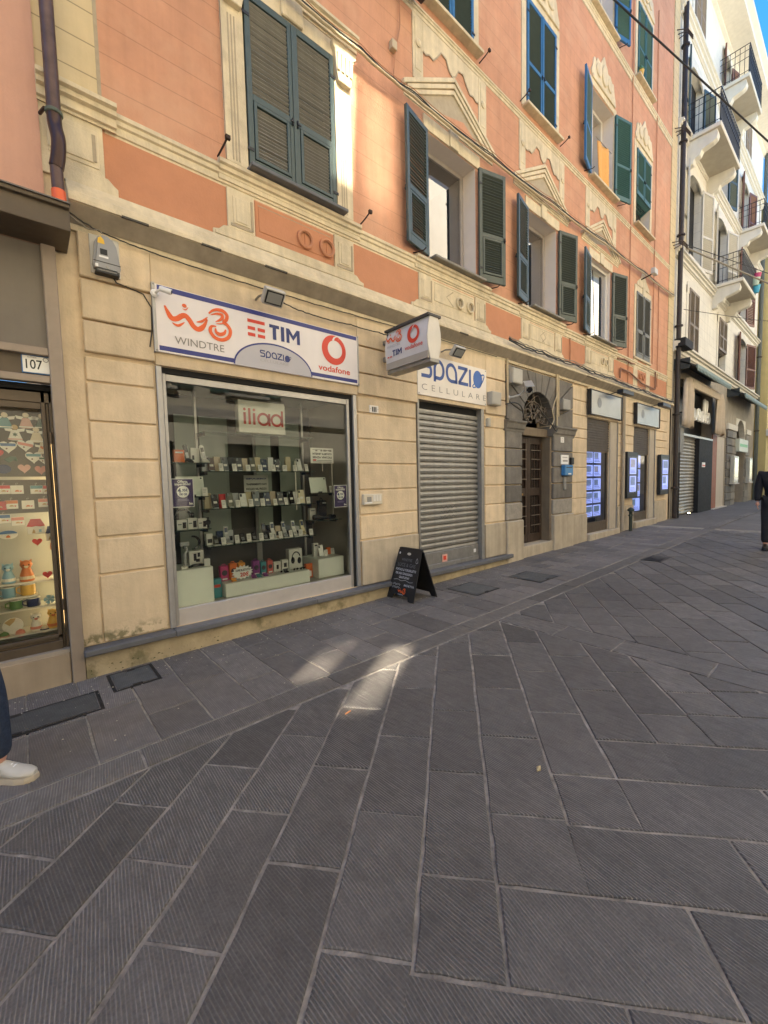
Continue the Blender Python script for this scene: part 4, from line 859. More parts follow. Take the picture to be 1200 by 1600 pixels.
def band_heart(x, z, band, lab, r=.056, base=CERW, tilt=0):
    t = flat('heart_ornament', lab, 'ornament', heart(x, z, r), base, grp=GRP)
    if band: dec(t, [(x-r*.78, z+.06*r), (x+r*.78, z+.06*r+tilt), (x+r*.85, z+.45*r+tilt), (x-r*.85, z+.45*r)], band, 'painted_band'); dec(t, arc(x-.01, z-.3*r, .006, 0, 340, 8), PC['brown'], 'painted_face')
    return t
band_heart(-.049, 1.956, PC['blue'], 'white heart ornament with a wide blue band'); band_heart(.055, 1.972, PC['salmon'], 'white heart ornament with a slanting red band', tilt=-.02); band_heart(.100, 1.878, PC['teal'], 'white heart ornament with a teal band and painted eyes'); band_heart(.165, 1.858, PC['dgreen'], 'white heart ornament with a dark green band at the window edge', .038); band_heart(.037, 1.787, None, 'plain pale pink wooden heart ornament', .043, PC['pink']); band_heart(.140, 1.776, None, 'plain salmon heart ornament by the lit window edge', .043, PC['salmon']); band_heart(-.115, 1.902, None, 'plain bright red heart ornament at the picture edge', .04, PC['red'])
t = angel(.160, 1.955, PC['cream'], 'yellow hen shaped ornament glowing by the light strip', .045); dec(t, heart(.160, 1.955, .016), PC['orange'], 'painted_heart')
flat('fish_ornament', 'dark green fish shaped ornament below the blue banded heart', 'ornament', [(-.085, 1.855), (-.05, 1.83), (-.02, 1.852), (.0, 1.84), (-.005, 1.875), (-.04, 1.88)], PC['dgreen'], grp=GRP); flat('fish_ornament', 'navy blue round fish ornament at the picture edge', 'ornament', arc(-.086, 1.78, .045, 0, 345, 14, .036), PC['navy'], grp=GRP)
for x, z, band, lab in ((-.096, 1.619, 'red', 'white plaque card with red stripe, first of the top card row'), (-.017, 1.617, None, 'plain white plaque card with a girl and heart, second of the top card row'), (.102, 1.614, 'teal', 'white plaque card with a grey green stripe'), (.165, 1.612, 'red', 'white plaque card with bright red stripe by the light strip'), (-.125, 1.494, 'red', 'red plaque card at the picture edge'), (-.057, 1.500, 'orange', 'white plaque card with an orange stripe'), (.042, 1.495, None, 'plain white plaque card with a girl, in the middle card row'), (.145, 1.505, 'salmon', 'white plaque card with a salmon stripe, last of the middle card row'), (-.110, 1.389, 'blue', 'white plaque card with a navy stripe in the bottom card row'), (-.028, 1.365, 'salmon', 'white plaque card with a salmon stripe beside the red roofed house')):
    w = .039 if x < .16 else .022; t = flat('plaque_card', lab, 'plaque', rect(x-w, x+w, z-.034, z+.034), CERW if 'red plaque' not in lab else PC['red'], grp='hanging plaque cards')
    if band: dec(t, rect(x-w+.001, x+w-.001, z+.008, z+.033), PC[band], 'stripe')
    dec(t, arc(x, z-.016, .014, 0, 180, 8), PC['tan' if band else 'orange'], 'painted_figure'); dec(t, heart(x+w*.55, z-.012, .007), PC['red'], 'painted_heart')
    B().tube([(x-.004, GY, z+.034), (x-.006, GY, z+.05), (x+.004, GY, z+.056), (x+.003, GY, z+.045)], .0016, 5).build('hook', ALU, t)
def house(x, z, w, h, roof, lab):
    t = flat('house_plaque', lab, 'ornament', [(x-w, z-h), (x+w, z-h), (x+w, z+.1*h), (x-w, z+.1*h)], CERW, grp=GRP)
    B().prism([(x-w*1.05, z+.05*h), (x-w*.5, z-.02*h), (x, z+.06*h), (x+w*.5, z-.02*h), (x+w*1.05, z+.05*h), (x+w*.55, z+h), (x-w*.55, z+h)], GY-.009, GY+.006).build('roof', roof, t)
    dec(t, [(x-w*.5, z-.85*h), (x-w*.1, z-.85*h), (x-w*.15, z-.5*h), (x-w*.3, z-.3*h)], PC['tan'], 'painted_dog'); dec(t, rect(x+.3*w, x+.6*w, z-.75*h, z-.4*h), PC['sky'], 'painted_cat')
house(.080, 1.315, .056, .062, PC['red'], 'white house plaque with a red roof'); house(.170, 1.25, .032, .062, PC['navy'], 'white house plaque with a navy roof by the light strip')
flat('heart_ornament', 'red hanging heart below the red roofed house plaque', 'ornament', heart(.081, 1.19, .035), PC['red'], grp=GRP)
t = flat('oval_plate', 'oval white plate with a blue painted rim', 'plate', arc(-.092, 1.263, .058, 0, 345, 18, .036), CERW, grp=GRP); dec(t, arc(-.092, 1.268, .056, 5, 175, 10, .03), PC['blue'], 'painted_sky'); dec(t, [(-.105, 1.24), (-.08, 1.24), (-.08, 1.252), (-.0925, 1.262), (-.105, 1.252)], PC['orange'], 'painted_house')
flat('fox_ornament', 'small orange fox ornament hanging by the light strip', 'ornament', [(.16, 1.115), (.185, 1.11), (.192, 1.15), (.188, 1.175), (.176, 1.16), (.165, 1.175), (.16, 1.15)], PC['orange'], grp=GRP)
def cat_(x, zb, h, m, acc, lab, name='cat_figure', y=.17):
    t = thing(name, lab, 'figurine', (x, y, zb), 'figurines on the gift shelves'); w = h*.27
    T_ = Matrix.Translation((x, y, zb))
    G().lathe([(w*.9, 0), (w, .05*h), (w*.9, .3*h), (w*.6, .55*h), (w*.45, .62*h)], 12, m=T_).build('body', m, t, smooth=True)
    G().lathe([(.004, .56*h), (w*.6, .60*h), (w*.85, .74*h), (w*.7, .88*h), (w*.2, .94*h)], 12, m=T_).build('head', m, t, smooth=True)
    for q in (-1, 1): G().add([T_ @ Vector((q*w*.25, -.01, .88*h)), T_ @ Vector((q*w*.75, -.01, .84*h)), T_ @ Vector((q*w*.75, -.008, 1.0*h)), T_ @ Vector((q*w*.5, .008, .88*h))], [(0, 1, 2), (0, 2, 3), (1, 3, 2), (0, 3, 1)]).build('ear', m, t); G().lathe([(.001, 0), (.005, .001), (.001, .004)], 6, m=T_ @ Matrix.Translation((q*w*.35, -w*.78, .76*h)) @ Matrix.Rotation(R(90), 4, 'X')).build('eye', BLACKP, t)
    G().lathe([(w*.99, .1*h), (w*1.0, .15*h), (w*.97, .24*h)], 12, m=T_).build('painted_stripe', acc, t); G().lathe([(.002, 0), (w*.3, .002), (.002, .006)], 8, m=T_ @ Matrix.Translation((0, -w*.72, .68*h)) @ Matrix.Rotation(R(80), 4, 'X')).build('muzzle', acc, t)
cat_(-.112, .874, .165, PC['sky'], CERW, 'pale blue cat figure at the picture edge'); cat_(.0, .874, .18, PC['orange'], PC['cream'], 'orange cat figure with striped jumper')
flat('heart_ornament', 'red heart standing on the top gift shelf', 'ornament', heart(.130, .91, .035), PC['red'], y=.15, grp=GRP)
def mug(x, zb, r, h, m, lab):
    t = thing('mug', lab, 'mug', (x, .17, zb), 'mugs on the gift shelves'); T_ = Matrix.Translation((x, .17, zb))
    G().lathe([(r*.9, 0), (r, .006), (r, h), (r*.9, h), (r*.85, .01)], 16, m=T_).build('cup', m, t, smooth=True); G().lathe([(r*1.01, h*.9), (r*1.02, h), (r*.95, h*1.005)], 16, m=T_).build('rim', CERW, t)
    G().tube([(x-r*.95, .15, zb+h*.8), (x-r*1.5, .15, zb+h*.7), (x-r*1.5, .15, zb+h*.35), (x-r*.95, .15, zb+h*.2)], .005, 6).build('handle', m, t)
mug(-.118, .6605+.1, .042, .085, PC['sky'], 'pale blue striped mug under the blue cat'); mug(.0, .6605+.1, .048, .095, PC['yellow'], 'yellow mug under the orange cat')
B().box(-.3, .06, .12, .3, .745, .7585).build('shelf', M('white_shelf'), PB)
mug(-.08, .6605, .042, .075, PC['green'], 'green mug on the second gift shelf'); mug(.028, .6605, .045, .075, PC['navy'], 'dark navy mug with a white rim')
t = thing('flower_ornament', 'pale blue flower ornament on the second gift shelf', 'ornament', (.13, .15, .6605)); [B().prism([(.13, .70), (.13+.035*math.cos(R(72*k)), .70+.035*math.sin(R(72*k))), (.13+.04*math.cos(R(72*k+36)), .70+.04*math.sin(R(72*k+36))), (.13+.035*math.cos(R(72*k+60)), .70+.035*math.sin(R(72*k+60)))], .145, .155).build('petal', PC['sky'], t) for k in range(5)]; B().box(.128, .132, .148, .152, .661, .70).build('stalk', PC['dgreen'], t)
t = flat('round_plate', 'white round plate with a brown dog ear painted on it', 'plate', arc(-.11, .525, .065, 0, 345, 20), CERW, y=.17, grp=GRP); dec(t, [(-.16, .56), (-.13, .53), (-.10, .56), (-.09, .585), (-.12, .588)], PC['tan'], 'painted_ear', .162)
cat_(.034, .457, .15, CERW, PC['salmon'], 'white dog figure with pink paws', 'dog_figure'); cat_(.145, .457, .165, PC['yellow'], PC['orange'], 'yellow dog figure holding an orange heart', 'dog_figure', .16)
for x, m, lab in ((-.165, 'green', 'green and pink painted egg on the window floor'), (-.068, 'salmon', 'salmon painted egg on the window floor'), (.084, 'cream', 'cream painted egg with dark dots on the window floor')):
    t = thing('painted_egg', lab, 'ornament', (x, .15, .42)); G().lathe([(.004, 0), (.025, .008), (.033, .03), (.026, .056), (.004, .07)], 12, m=Matrix.Translation((x, .15, .425))).build('egg', PC[m], t, smooth=True); G().lathe([(.033, .028), (.0345, .034), (.032, .04)], 12, m=Matrix.Translation((x, .15, .425))).build('painted_band', PC['navy' if m == 'cream' else 'pink'], t)

# ---- downpipe between the two buildings
t = thing('downpipe', 'weathered copper downpipe with an orange plastic end between pink and cream walls', 'downpipe', (.37, -.1, 3.7))
B().tube([(.37, -.16, 16), (.37, -.16, 4.45)], .045, 12).build('pipe', COPPER, t, smooth=True)
B().tube(smooth_line([(.37, -.16, 4.44), (.372, -.16, 4.36), (.385, -.18, 4.25), (.375, -.18, 4.13), (.36, -.17, 4.05)], 4), .047, 12).build('bend', M('dark_bend', (.06, .035, .03), .35, metal=.6, var=.2), t, smooth=True)
B().tube([(.36, -.17, 4.05), (.363, -.17, 3.83)], .041, 12).build('lower_pipe', COPPER, t, smooth=True); B().tube([(.363, -.17, 3.88), (.363, -.17, 3.70)], .046, 12).build('plastic_end', ORPLASTIC, t, smooth=True)
B().lathe([(.05, -.015), (.056, -.01), (.056, .01), (.05, .015)], 14, c=(.37, -.16, 4.45)).build('collar', M('verdigris', (.10, .12, .09), .7, var=.3, vscale=30), t)
B().tube([(.315, -.16, 4.46), (.29, -.06, 4.47)], .012, 6).build('collar_bolt', IRON, t)
# ------------------------------------------------------------------ cream building further along
CB = thing('cream_building', 'tall cream building with brown louvred shutters and stone balconies beyond the orange one', 'building', (16.6, 0, 0))
CW = M('pale_cream_plaster', (.74, .70, .60), .85, var=.07, vscale=3, big=.10, bump=.2, streak=.16); lined(CW, .33, 6.1, .72)
CW2 = M('pale_cream_trim', (.68, .64, .545), .8, var=.05, vscale=6, streak=.08)
cx0, cx1 = 16.14, 31.0
cwin = [(17.75, 18.95, 5.98, 8.1), (22.15, 23.5, 5.98, 8.15), (26.2, 28.0, 5.98, 8.2), (17.55, 19.05, 9.0, 11.8), (21.4, 23.1, 9.0, 11.9), (26.0, 27.6, 9.0, 11.9), (17.4, 18.9, 12.75, 15.1), (21.6, 23.0, 12.75, 15.2), (26.0, 27.4, 12.75, 15.2), (17.6, 18.8, 16.35, 18.0), (22.0, 23.0, 16.45, 18.2), (26.2, 27.4, 16.4, 18.0)]
gro = [(16.95, 21.55, .1, 4.9), (22.4, 24.1, .1, 3.3), (26.2, 28.5, .1, 4.3)]
holewall(B(), cx0, cx1, -.2, 5.75, gro, -.01, .5).build('ground_floor_wall', M('grey_stone_wall', (.36, .31, .235), .8, var=.12, vscale=4, bump=.4, big=.15, streak=.2), CB)
holewall(B(), cx0, cx1, 5.7, 18.9, cwin, 0, .22).build('upper_wall', CW, CB)
s = B(); s.quad((cx1, 0, -.2), (cx1, 9, -.2), (cx1, 9, 18.9), (cx1, 0, 18.9)); s.quad((cx0, 9, 15), (cx0, 0, 15), (cx0, 0, 18.9), (cx0, 9, 18.9)); s.quad((cx1, 9, 0), (cx0, 9, 0), (cx0, 9, 18.9), (cx1, 9, 18.9)); s.build('side_wall', CW, CB)
def cm(x0, x1, z0, z1, out, name='string_course'): return B().extr(prof(.01, z0, z1, out), x0, x1).build(name, CW2, CB)
cm(cx0, cx1, 5.62, 5.95, .22); cm(cx0, cx1, 8.58, 8.90, .18); cm(cx0, cx1, 12.36, 12.68, .18); cm(cx0, cx1, 15.75, 16.15, .2)
B().extr([(.0, 18.5), (-.10, 18.55), (-.10, 18.62), (-.72, 18.72), (-.72, 18.9), (-.86, 19.0), (-.86, 19.15), (.2, 19.5)], cx0, cx1+.3).build('eaves', CW2, CB)
s = B().extr([(-.2, 19.2), (-.2, 19.25), (9, 22)], cx0, cx1+.3); s.build('roof', M('slate_roof', (.1, .1, .105), .7, var=.15), CB)
def louv(x0, x1, z0, z1, m, rz=0, hinge='L', n=34):
    w = x1-x0; h = z1-z0; s = G(); s.box(0, .07, -.05, 0, 0, h).box(w-.07, w, -.05, 0, 0, h).box(.07, w-.07, -.049, -.001, h-.08, h).box(.07, w-.07, -.049, -.001, 0, .1).box(.07, w-.07, -.049, -.001, h*.42, h*.42+.08)
    o = s.build('shutter', m, None); o.parent = CB; o.matrix_parent_inverse = Matrix.Translation(-CB.location)
    q = G(); mm = Matrix.Rotation(R(-38), 4, 'X')
    for k in range(n): q.box(.07, w-.07, -.028, .028, -.006, .006, Matrix.Translation((0, -.025, .1+(h-.18)*(k+.5)/n)) @ mm)
    tag(q.build('slats', m, o, local=True), kind='stuff')
    if hinge == 'L': o.location = (x0, -.02, z0); o.rotation_euler = (0, 0, rz)
    else: o.location = (x1, -.02, z0); o.rotation_euler = (0, 0, rz); o.scale = (-1, 1, 1)
    return o
CSH = M('taupe_louvres', (.21, .17, .13), .6, var=.1); CSHW = M('white_louvres', (.55, .52, .45), .6, var=.06)
for i, (a, b, c, d) in enumerate(cwin):
    c_ = (a+b)/2
    for x0, x1 in ((a-.22, a-.005), (b+.005, b+.22)): B().box(x0, x1, -.03, .005, c-.02, d).build('window_jamb', CW2, CB, bev=.004)
    B().prism([(a-.22, d+.003), (a-.22, d-.25), (a, d-.25)]+arc(c_, d-.25, (b-a)/2, 180, 0, 12, .25)[1:-1]+[(b, d-.25), (b+.22, d-.25), (b+.22, d+.003), (b+.18, d+.12), (c_, d+.3), (a-.18, d+.12)], -.04, .004).build('arched_head', CW2, CB)
    B().box(a-.26, b+.26, -.14, .02, c-.1, c-.01).build('window_sill', CW2, CB, bev=.01)
    B().quad((a, .2, c), (b, .2, c), (b, .2, d), (a, .2, d)).build('dark_room', DARK, CB)
    if i in (3, 4, 5): m_, op = (CSHW if i != 5 else SHUT_BR), True
    elif i == 2 or i == 8 or i == 10: m_, op = SHUT_BR, True
    elif i in (6, 7): m_, op = SHUT_G, True
    else: m_, op = CSH, False
    w = (b-a)/2
    if op: louv(a, a+w, c, d-.05, m_, R(180+14), 'L'); o = louv(b, b+w, c, d-.05, m_, R(-14), 'L')
    elif i == 1:
        louv(a, a+w, c+.85, d-.05, m_); louv(b-w, b, c+.85, d-.05, m_, 0, 'R'); o = louv(a, b, c, c+.85, m_, n=14); o.location = (a, -.03, c+.86); o.rotation_euler = (R(-120), 0, 0)
    else: louv(a, a+w, c, d-.05, m_); louv(b-w, b, c, d-.05, m_, 0, 'R')
def balcony(x0, x1, z, out, solid, clutter=0):
    t_ = B().box(x0, x1, -out, .02, z, z+.13).build('balcony_slab', CW2, CB, bev=.02)
    B().box(x0+.02, x1-.02, -out+.02, .02, z-.012, z).build('balcony_soffit', M('grey_soffit', (.40, .36, .29), .85, var=.08, big=.1), t_)
    for x in (x0+.08, x1-.34):
        s = B(); P = [(0, z-.75), (-.16, z-.72), (-.20, z-.6), (-.34, z-.55), (-.40, z-.42), (-.68, z-.34), (-out*.86, z-.28), (-out*.9, z-.16), (-out*.86, z-.002), (0, z-.002)]; s.extr(P[::-1], x, x+.26); s.build('bracket', CW2, t_, bev=.01)
    s = B(); h = 1.0; zt = z+.13
    for zz in (zt+.08, zt+h*.55, zt+h*.8, zt+h): s.tube([(x0+.03, 0, zz), (x0+.03, -out+.03, zz), (x1-.03, -out+.03, zz), (x1-.03, 0, zz)], .016 if zz > zt+.9 else .011, 5)
    n = int((x1-x0)/.16)
    for k in range(n+1): x = x0+.03+(x1-x0-.06)*k/n; s.tube([(x, -out+.03, zt), (x, -out+.03, zt+h)], .009, 4)
    for k in range(6):
        y = -out+.03+(out-.05)*k/6
        for x in (x0+.03, x1-.03): s.tube([(x, y, zt), (x, y, zt+h)], .009, 4)
    tag(s.build('railing', BLACKM, t_), kind=None)
    if solid: B().box(x0+.05, x1-.05, -out+.045, -out+.06, zt+.05, zt+h-.05).build('railing_screen', M('grey_screen', (.16, .16, .155), .7, var=.1), t_)
balcony(17.15, 20.1, 12.5, .9, True); balcony(21.2, 23.8, 16.28, .9, True); balcony(20.95, 23.6, 8.9, .95, True); balcony(25.3, 28.3, 12.5, .9, False)
# plain things standing on the balconies
for k, (x, z, c, nm) in enumerate(((23.4, 9.55, (.5, .05, .15), 'red'), (23.15, 9.3, (.45, .55, .42), 'pale green'), (23.3, 9.05, (.05, .35, .5), 'turquoise'))):
    s = G().lathe([(.10, 0), (.15, .26), (.16, .28), (.14, .28), (.13, .2)], 12, m=Matrix.Translation((x, -.98, z))); tag(s.build('flower_pot', M('pot_'+nm.replace(' ', '_'), c, .5, var=.05)), nm+' flower pot hanging on the lowest balcony railing', 'flower pot', 'pots on the balcony railing')
t = thing('wooden_chair', 'brown wooden chair standing on the grey screened balcony', 'chair', (18.2, -.55, 12.63)); 
for q in ((17.98, -.75), (18.40, -.75), (17.98, -.35), (18.40, -.35)): B().tube([(*q, 12.63), (*q, 13.08 if q[1] > -.5 else 13.5)], .02, 6).build('leg', WOOD_D, t)
B().box(17.95, 18.43, -.78, -.32, 13.05, 13.09).build('seat', WOOD_D, t); B().box(17.97, 18.41, -.77, -.74, 13.25, 13.5).build('backrest', WOOD_D, t)
# shop fronts of the cream building
B().box(16.95, 21.55, .35, .5, 3.1, 4.9).build('sign_board', M('black_board', (.02, .02, .022), .35, var=.1), CB)
B().box(16.9, 21.6, -.05, .1, 3.02, 3.10).build('steel_lintel', ALU, CB)
sh = M('graffiti_shutter', (.30, .28, .24), .5, metal=.4, var=.25, vscale=2.5, big=.2)
for k in range(24): B().extr([(.1, .24+k*.118), (.14, .24+k*.118), (.14, .355+k*.118), (.1, .355+k*.118), (.075, .30+k*.118)], 17.0, 19.5).build('shutter_lath', sh, CB)
B().box(19.5, 21.55, -.06, .5, .15, 3.02).build('black_panel', M('black_panel', (.022, .022, .024), .7, var=.12, spec=.2), CB)
B().box(21.6, 22.4, -.04, .2, .2, 3.3).build('brown_door', M('terracotta_door', (.28, .10, .05), .6, var=.1), CB); B().box(22.45, 24.1, .02, .2, .2, 3.3).build('pale_pilaster', M('pale_stone_face', (.55, .48, .38), .7, var=.06, streak=.1), CB)
B().box(21.6, 24.2, -.12, .3, .1, .24).build('door_step', M('marble_step', (.5, .46, .4), .6, var=.06), CB)
for a, b in ((24.2, 25.3), (25.3, 26.15), (28.55, 29.6)):
    for k in range(10): B().box(a, b, -.05-.02*(k % 2), .1, .1+k*.36, .1+k*.36+.335).build('rusticated_stone', STONE if a < 25 else M('grey_ashlar', (.26, .235, .19), .8, var=.12, vscale=5), CB, bev=.015)
B().box(24.15, 26.2, -.1, .1, 3.7, 3.95).build('impost', CW2, CB); B().box(28.5, 29.7, -.1, .1, 3.7, 3.95).build('impost', CW2, CB)
B().quad((26.2, .45, .1), (28.5, .45, .1), (28.5, .45, 4.3), (26.2, .45, 4.3)).build('brown_doorway', M('brown_doorway', (.09, .06, .04), .6, var=.1), CB)
B().prism([(26.2, 4.35), (26.2, 3.3)]+arc(27.35, 3.2, 1.13, 175, 5, 12)+[(28.5, 3.3), (28.5, 4.35)], -.03, .2).build('arch', CW2, CB)
s = B().box(26.05, 28.2, -.2, -.05, 2.75, 3.35); t = tag(s.build('pharmacy_sign', M('lit_pale_sign', (.6, .62, .5), .5, var=.03)), 'pale shop sign with a green stripe over the brown doorway', 'sign'); B().box(26.2, 28.05, -.206, -.199, 2.98, 3.12).build('green_stripe', M('sign_green', (.15, .45, .15), .5), t)
for a, b in ((24.9, 25.9), (28.7, 29.5)):
    t = thing('wall_showcase', 'pale glazed showcase on the rusticated stone '+('left' if a < 26 else 'right')+' of the brown doorway', 'showcase', (a, -.1, 1.3)); B().box(a, b, -.22, -.06, 1.25, 2.5).build('case', M('pale_case', (.5, .48, .4), .4, var=.05), t, bev=.02); B().quad((a+.08, -.223, 1.35), (b-.08, -.223, 1.35), (b-.08, -.223, 2.4), (a+.08, -.223, 2.4)).build('glazing', M('case_glazing', (.22, .25, .22), .15, var=.1), t); B().box(a-.05, b+.05, -.26, -.06, 1.2, 1.25).build('case_sill', OFFWHITE, t)
for a, b, z, lab in ((16.3, 21.2, 5.1, 'grey green metal canopy with scalloped edge above the draped awning'), (24.1, 29.9, 5.15, 'grey green metal canopy over the brown doorway')):
    t = thing('shop_canopy', lab, 'canopy', (a, -.3, z), 'metal canopies on the cream building'); B().extr([(-.62, z-.05), (-.0, z+.28), (0, z+.33), (-.62, z+.0)], a, b).build('sheet', M('dark_canopy', (.03, .035, .035), .5, var=.1), t)
    B().extr([(-.66, z-.09), (-.62, z-.09), (-.60, z+.02), (-.66, z+.02)], a, b).build('gutter_edge', M('verdigris_edge', (.20, .26, .24), .6, var=.15), t)
    s = B()
    n = int((b-a)/.18)
    for k in range(n): x = a+(b-a)*k/n; s.prism([(x, z-.09), (x+.09, z-.19), (x+.17, z-.09)][::1], -.65, -.635)
    s.build('scalloped_edge', M('verdigris_edge'), t); B().prism([(0, 0)]*0+[(a, z-.05), (a+.02, z-.05), (a+.02, z+.28), (a, z+.28)], -.45, 0).build('end_plate', M('dark_canopy'), t)
# draped fabric awning and its script sign
t = thing('draped_awning', 'beige fabric awning gathered at both ends over the closed shop', 'awning', (19.2, -.2, 3.2)); FAB = M('beige_awning_cloth', (.52, .43, .32), .9, var=.08, vscale=6, streak=.1)
B().extr([(-.02, 4.92), (-.30, 4.90), (-.34, 4.80), (-.34, 4.58), (-.30, 4.56), (-.28, 4.72), (-.02, 4.78)], 17.3, 21.0).build('valance', FAB, t)
for x0, x1, zb, lab in ((16.5, 17.55, 3.25, 0), (20.75, 22.3, 3.25, 1)):
    s = B(); n = 22; rows = 7; vs_ = []
    for r_ in range(rows):
        f = r_/(rows-1); z = 4.9-(4.9-zb)*f
        for k in range(n+1):
            u = k/n; xx = x0+(x1-x0)*u; xm = (x0+x1)/2; xx = xm+(xx-xm)*(.75+.35*f) if r_ else xm+(xx-xm)*.6
            vs_.append((xx, -.22-.07*math.sin(u*math.pi*7+lab)-.10*math.sin(u*math.pi)*min(1, f*3+.3), z+.05*math.sin(u*15)*f*(r_ == rows-1)-(0 if r_ else abs(u-.5)*.2)))
    s.add(vs_, [(r_*(n+1)+k, r_*(n+1)+k+1, (r_+1)*(n+1)+k+1, (r_+1)*(n+1)+k) for r_ in range(rows-1) for k in range(n)]); me = s.build('gathered_drape', FAB, t, smooth=True); md = me.modifiers.new('thick', 'SOLIDIFY'); md.thickness = .02
t = thing('script_sign', 'white script letters on the black board under the draped awning', 'sign', (17.6, 0, 3.5))
for x in (18.2, 20.4): B().box(x, x+.04, -.01, .36, 3.9, 3.94).build('letter_rod', BLACKM, t)
LW = M('lit_white_letters', (.8, .78, .7), .4, var=.02)
for P in ([(.35, 1.0), (.1, 1.02), (.0, .7), (.02, .25), (.16, .0), (.32, .12), (.36, .45)], [(-.15, .92), (.15, 1.0), (.5, .88)], [(.36, .45), (.55, .50), (.6, .1), (.75, .0), (.9, .12), (1.0, .42)], [(.98, .42), (1.02, .1), (1.15, .02), (1.32, .15), (1.42, .42)], [(1.42, .2), (1.55, .44), (1.72, .36), (1.6, .04), (1.82, .06)], [(1.82, .1), (2.05, .38), (2.2, .30), (2.1, .02), (2.3, .1)], [(2.3, .1), (2.5, .72), (2.42, .9), (2.36, .5), (2.45, .04), (2.6, .1)], [(2.6, .1), (2.82, .7), (2.74, .88), (2.68, .5), (2.76, .03), (2.92, .1)], [(2.95, .2), (3.1, .42), (3.26, .2), (3.1, .02), (2.96, .2)]):
    B().tube([(17.75+a, -.03, 3.66+b*.95) for a, b in smooth_line(P, 5)], .05, 6).build('script_stroke', LW, t, smooth=True)
B().box(19.9, 20.35, -.075, -.061, 1.95, 2.13).build('sticker', WHITEP, CB); B().box(19.93, 20.32, -.079, -.074, 1.98, 2.04).build('sticker_print', REDP, CB)
t = thing('ground_lamp', 'small bright lamp on the pavement before the graffitied shutter', 'lamp', (18.2, -.06, .22)); G().lathe([(.05, 0), (.06, .03), (.05, .06)], 10, c=(18.2, -.08, .22)).build('lamp_body', BLACKM, t); G().lathe([(.001, .06), (.045, .062), (.03, .075), (.001, .08)], 10, c=(18.2, -.08, .22)).build('lamp_glass', M('lit_lamp', (1, .85, .55), .5, var=0, emit=6), t)
# dark pipe at the joint of the two buildings
t = thing('downpipe', 'dark brown downpipe running down the joint of the orange and cream buildings', 'downpipe', (16.3, -.12, .2)); B().tube([(16.32, -.12, 18.4), (16.32, -.12, .24)], .07, 10).build('pipe', DARKPIPE, t, smooth=True); B().tube([(16.62, -.10, 2.4), (16.62, -.10, .22)], .07, 8).build('side_pipe', M('black_pipe', (.015, .014, .014), .5), t, smooth=True)
B().box(16.45, 16.85, -.2, .0, 2.4, 3.2).build('pipe_box', M('grey_box', (.2, .19, .17), .6), t)
for z in (1.2, 3.6, 6.4, 9.2, 12.0, 14.8): B().lathe([(.09, 0), (.115, .01), (.115, .05), (.09, .06)], 10, c=(16.32, -.12, z)).build('collar', DARKPIPE, t)
for k, z in enumerate((8.75, 12.1, 14.9)):
    s = B()
    for q in range(3): s.tube([(16.0-.1*q, -.02, z+.06*q), (16.1, -.22, z+.1+.05*q), (16.35, -.3, z+.05*q)], .014, 5)
    tag(s.build('insulator_bracket', IRON), 'dark iron cable bracket beside the corner pipe, '+('lowest', 'middle', 'topmost')[k]+' of three', 'bracket', 'iron cable brackets')
B().box(16.15, 17.0, -.35, -.05, 5.75, 6.0).build('corner_vent', M('black_panel'), CB)
# ------------------------------------------------------------------ yellow building at the end of the view
YB = thing('yellow_building', 'narrow yellow house front at the right edge beyond the cream building', 'building', (34, -.6, 0))
YW = M('yellow_plaster', (.66, .52, .22), .85, var=.06, vscale=3, big=.08, streak=.1)
s = B(); holewall(s, 31.35, 60, -.2, 16.2, [(33.0, 34.4, 5.2, 7.4), (36.5, 37.9, 5.2, 7.4), (33.0, 34.4, 9.2, 11.4), (36.5, 37.9, 9.2, 11.4), (33.0, 34.4, 12.6, 14.6), (33.2, 35.4, .2, 3.2)], -.5, .3); s.quad((31.35, 8, -.2), (31.35, -.5, -.2), (31.35, -.5, 16.2), (31.35, 8, 16.2)); s.build('wall', YW, YB)
for a, c, d in ((33.0, 5.2, 7.4), (36.5, 5.2, 7.4), (33., 9.2, 11.4), (36.5, 9.2, 11.4), (33., 12.6, 14.6)): B().box(a, a+1.4, -.45, -.4, c, d).build('shutter', SHUT_BR, YB); B().box(a-.15, a+1.55, -.6, -.45, c-.15, c).build('window_sill', CW2, YB)
B().box(33.2, 35.4, -.35, -.3, .2, 3.2).build('lit_shop', M('lit_shop_front', (1, .85, .6), .5, var=0, emit=1.2), YB)
B().box(31.3, 60, -.75, -.48, 3.75, 4.1).build('string_course', CW2, YB); B().extr([(-.5, 15.9), (-1.1, 16.1), (-1.1, 16.3), (-.2, 16.6)], 31.2, 60).build('eaves', CW2, YB)
t = thing('downpipe', 'grey green downpipe at the right end of the cream building', 'downpipe', (31.1, -.1, .2)); B().tube([(31.1, -.12, 18.6), (31.1, -.12, .2)], .09, 8).build('pipe', M('green_pipe', (.10, .11, .09), .5, var=.1), t, smooth=True)
for z in (4, 8, 12, 16): B().lathe([(.09, 0), (.12, .01), (.12, .06), (.09, .07)], 8, c=(31.1, -.12, z)).build('collar', IRON, t)
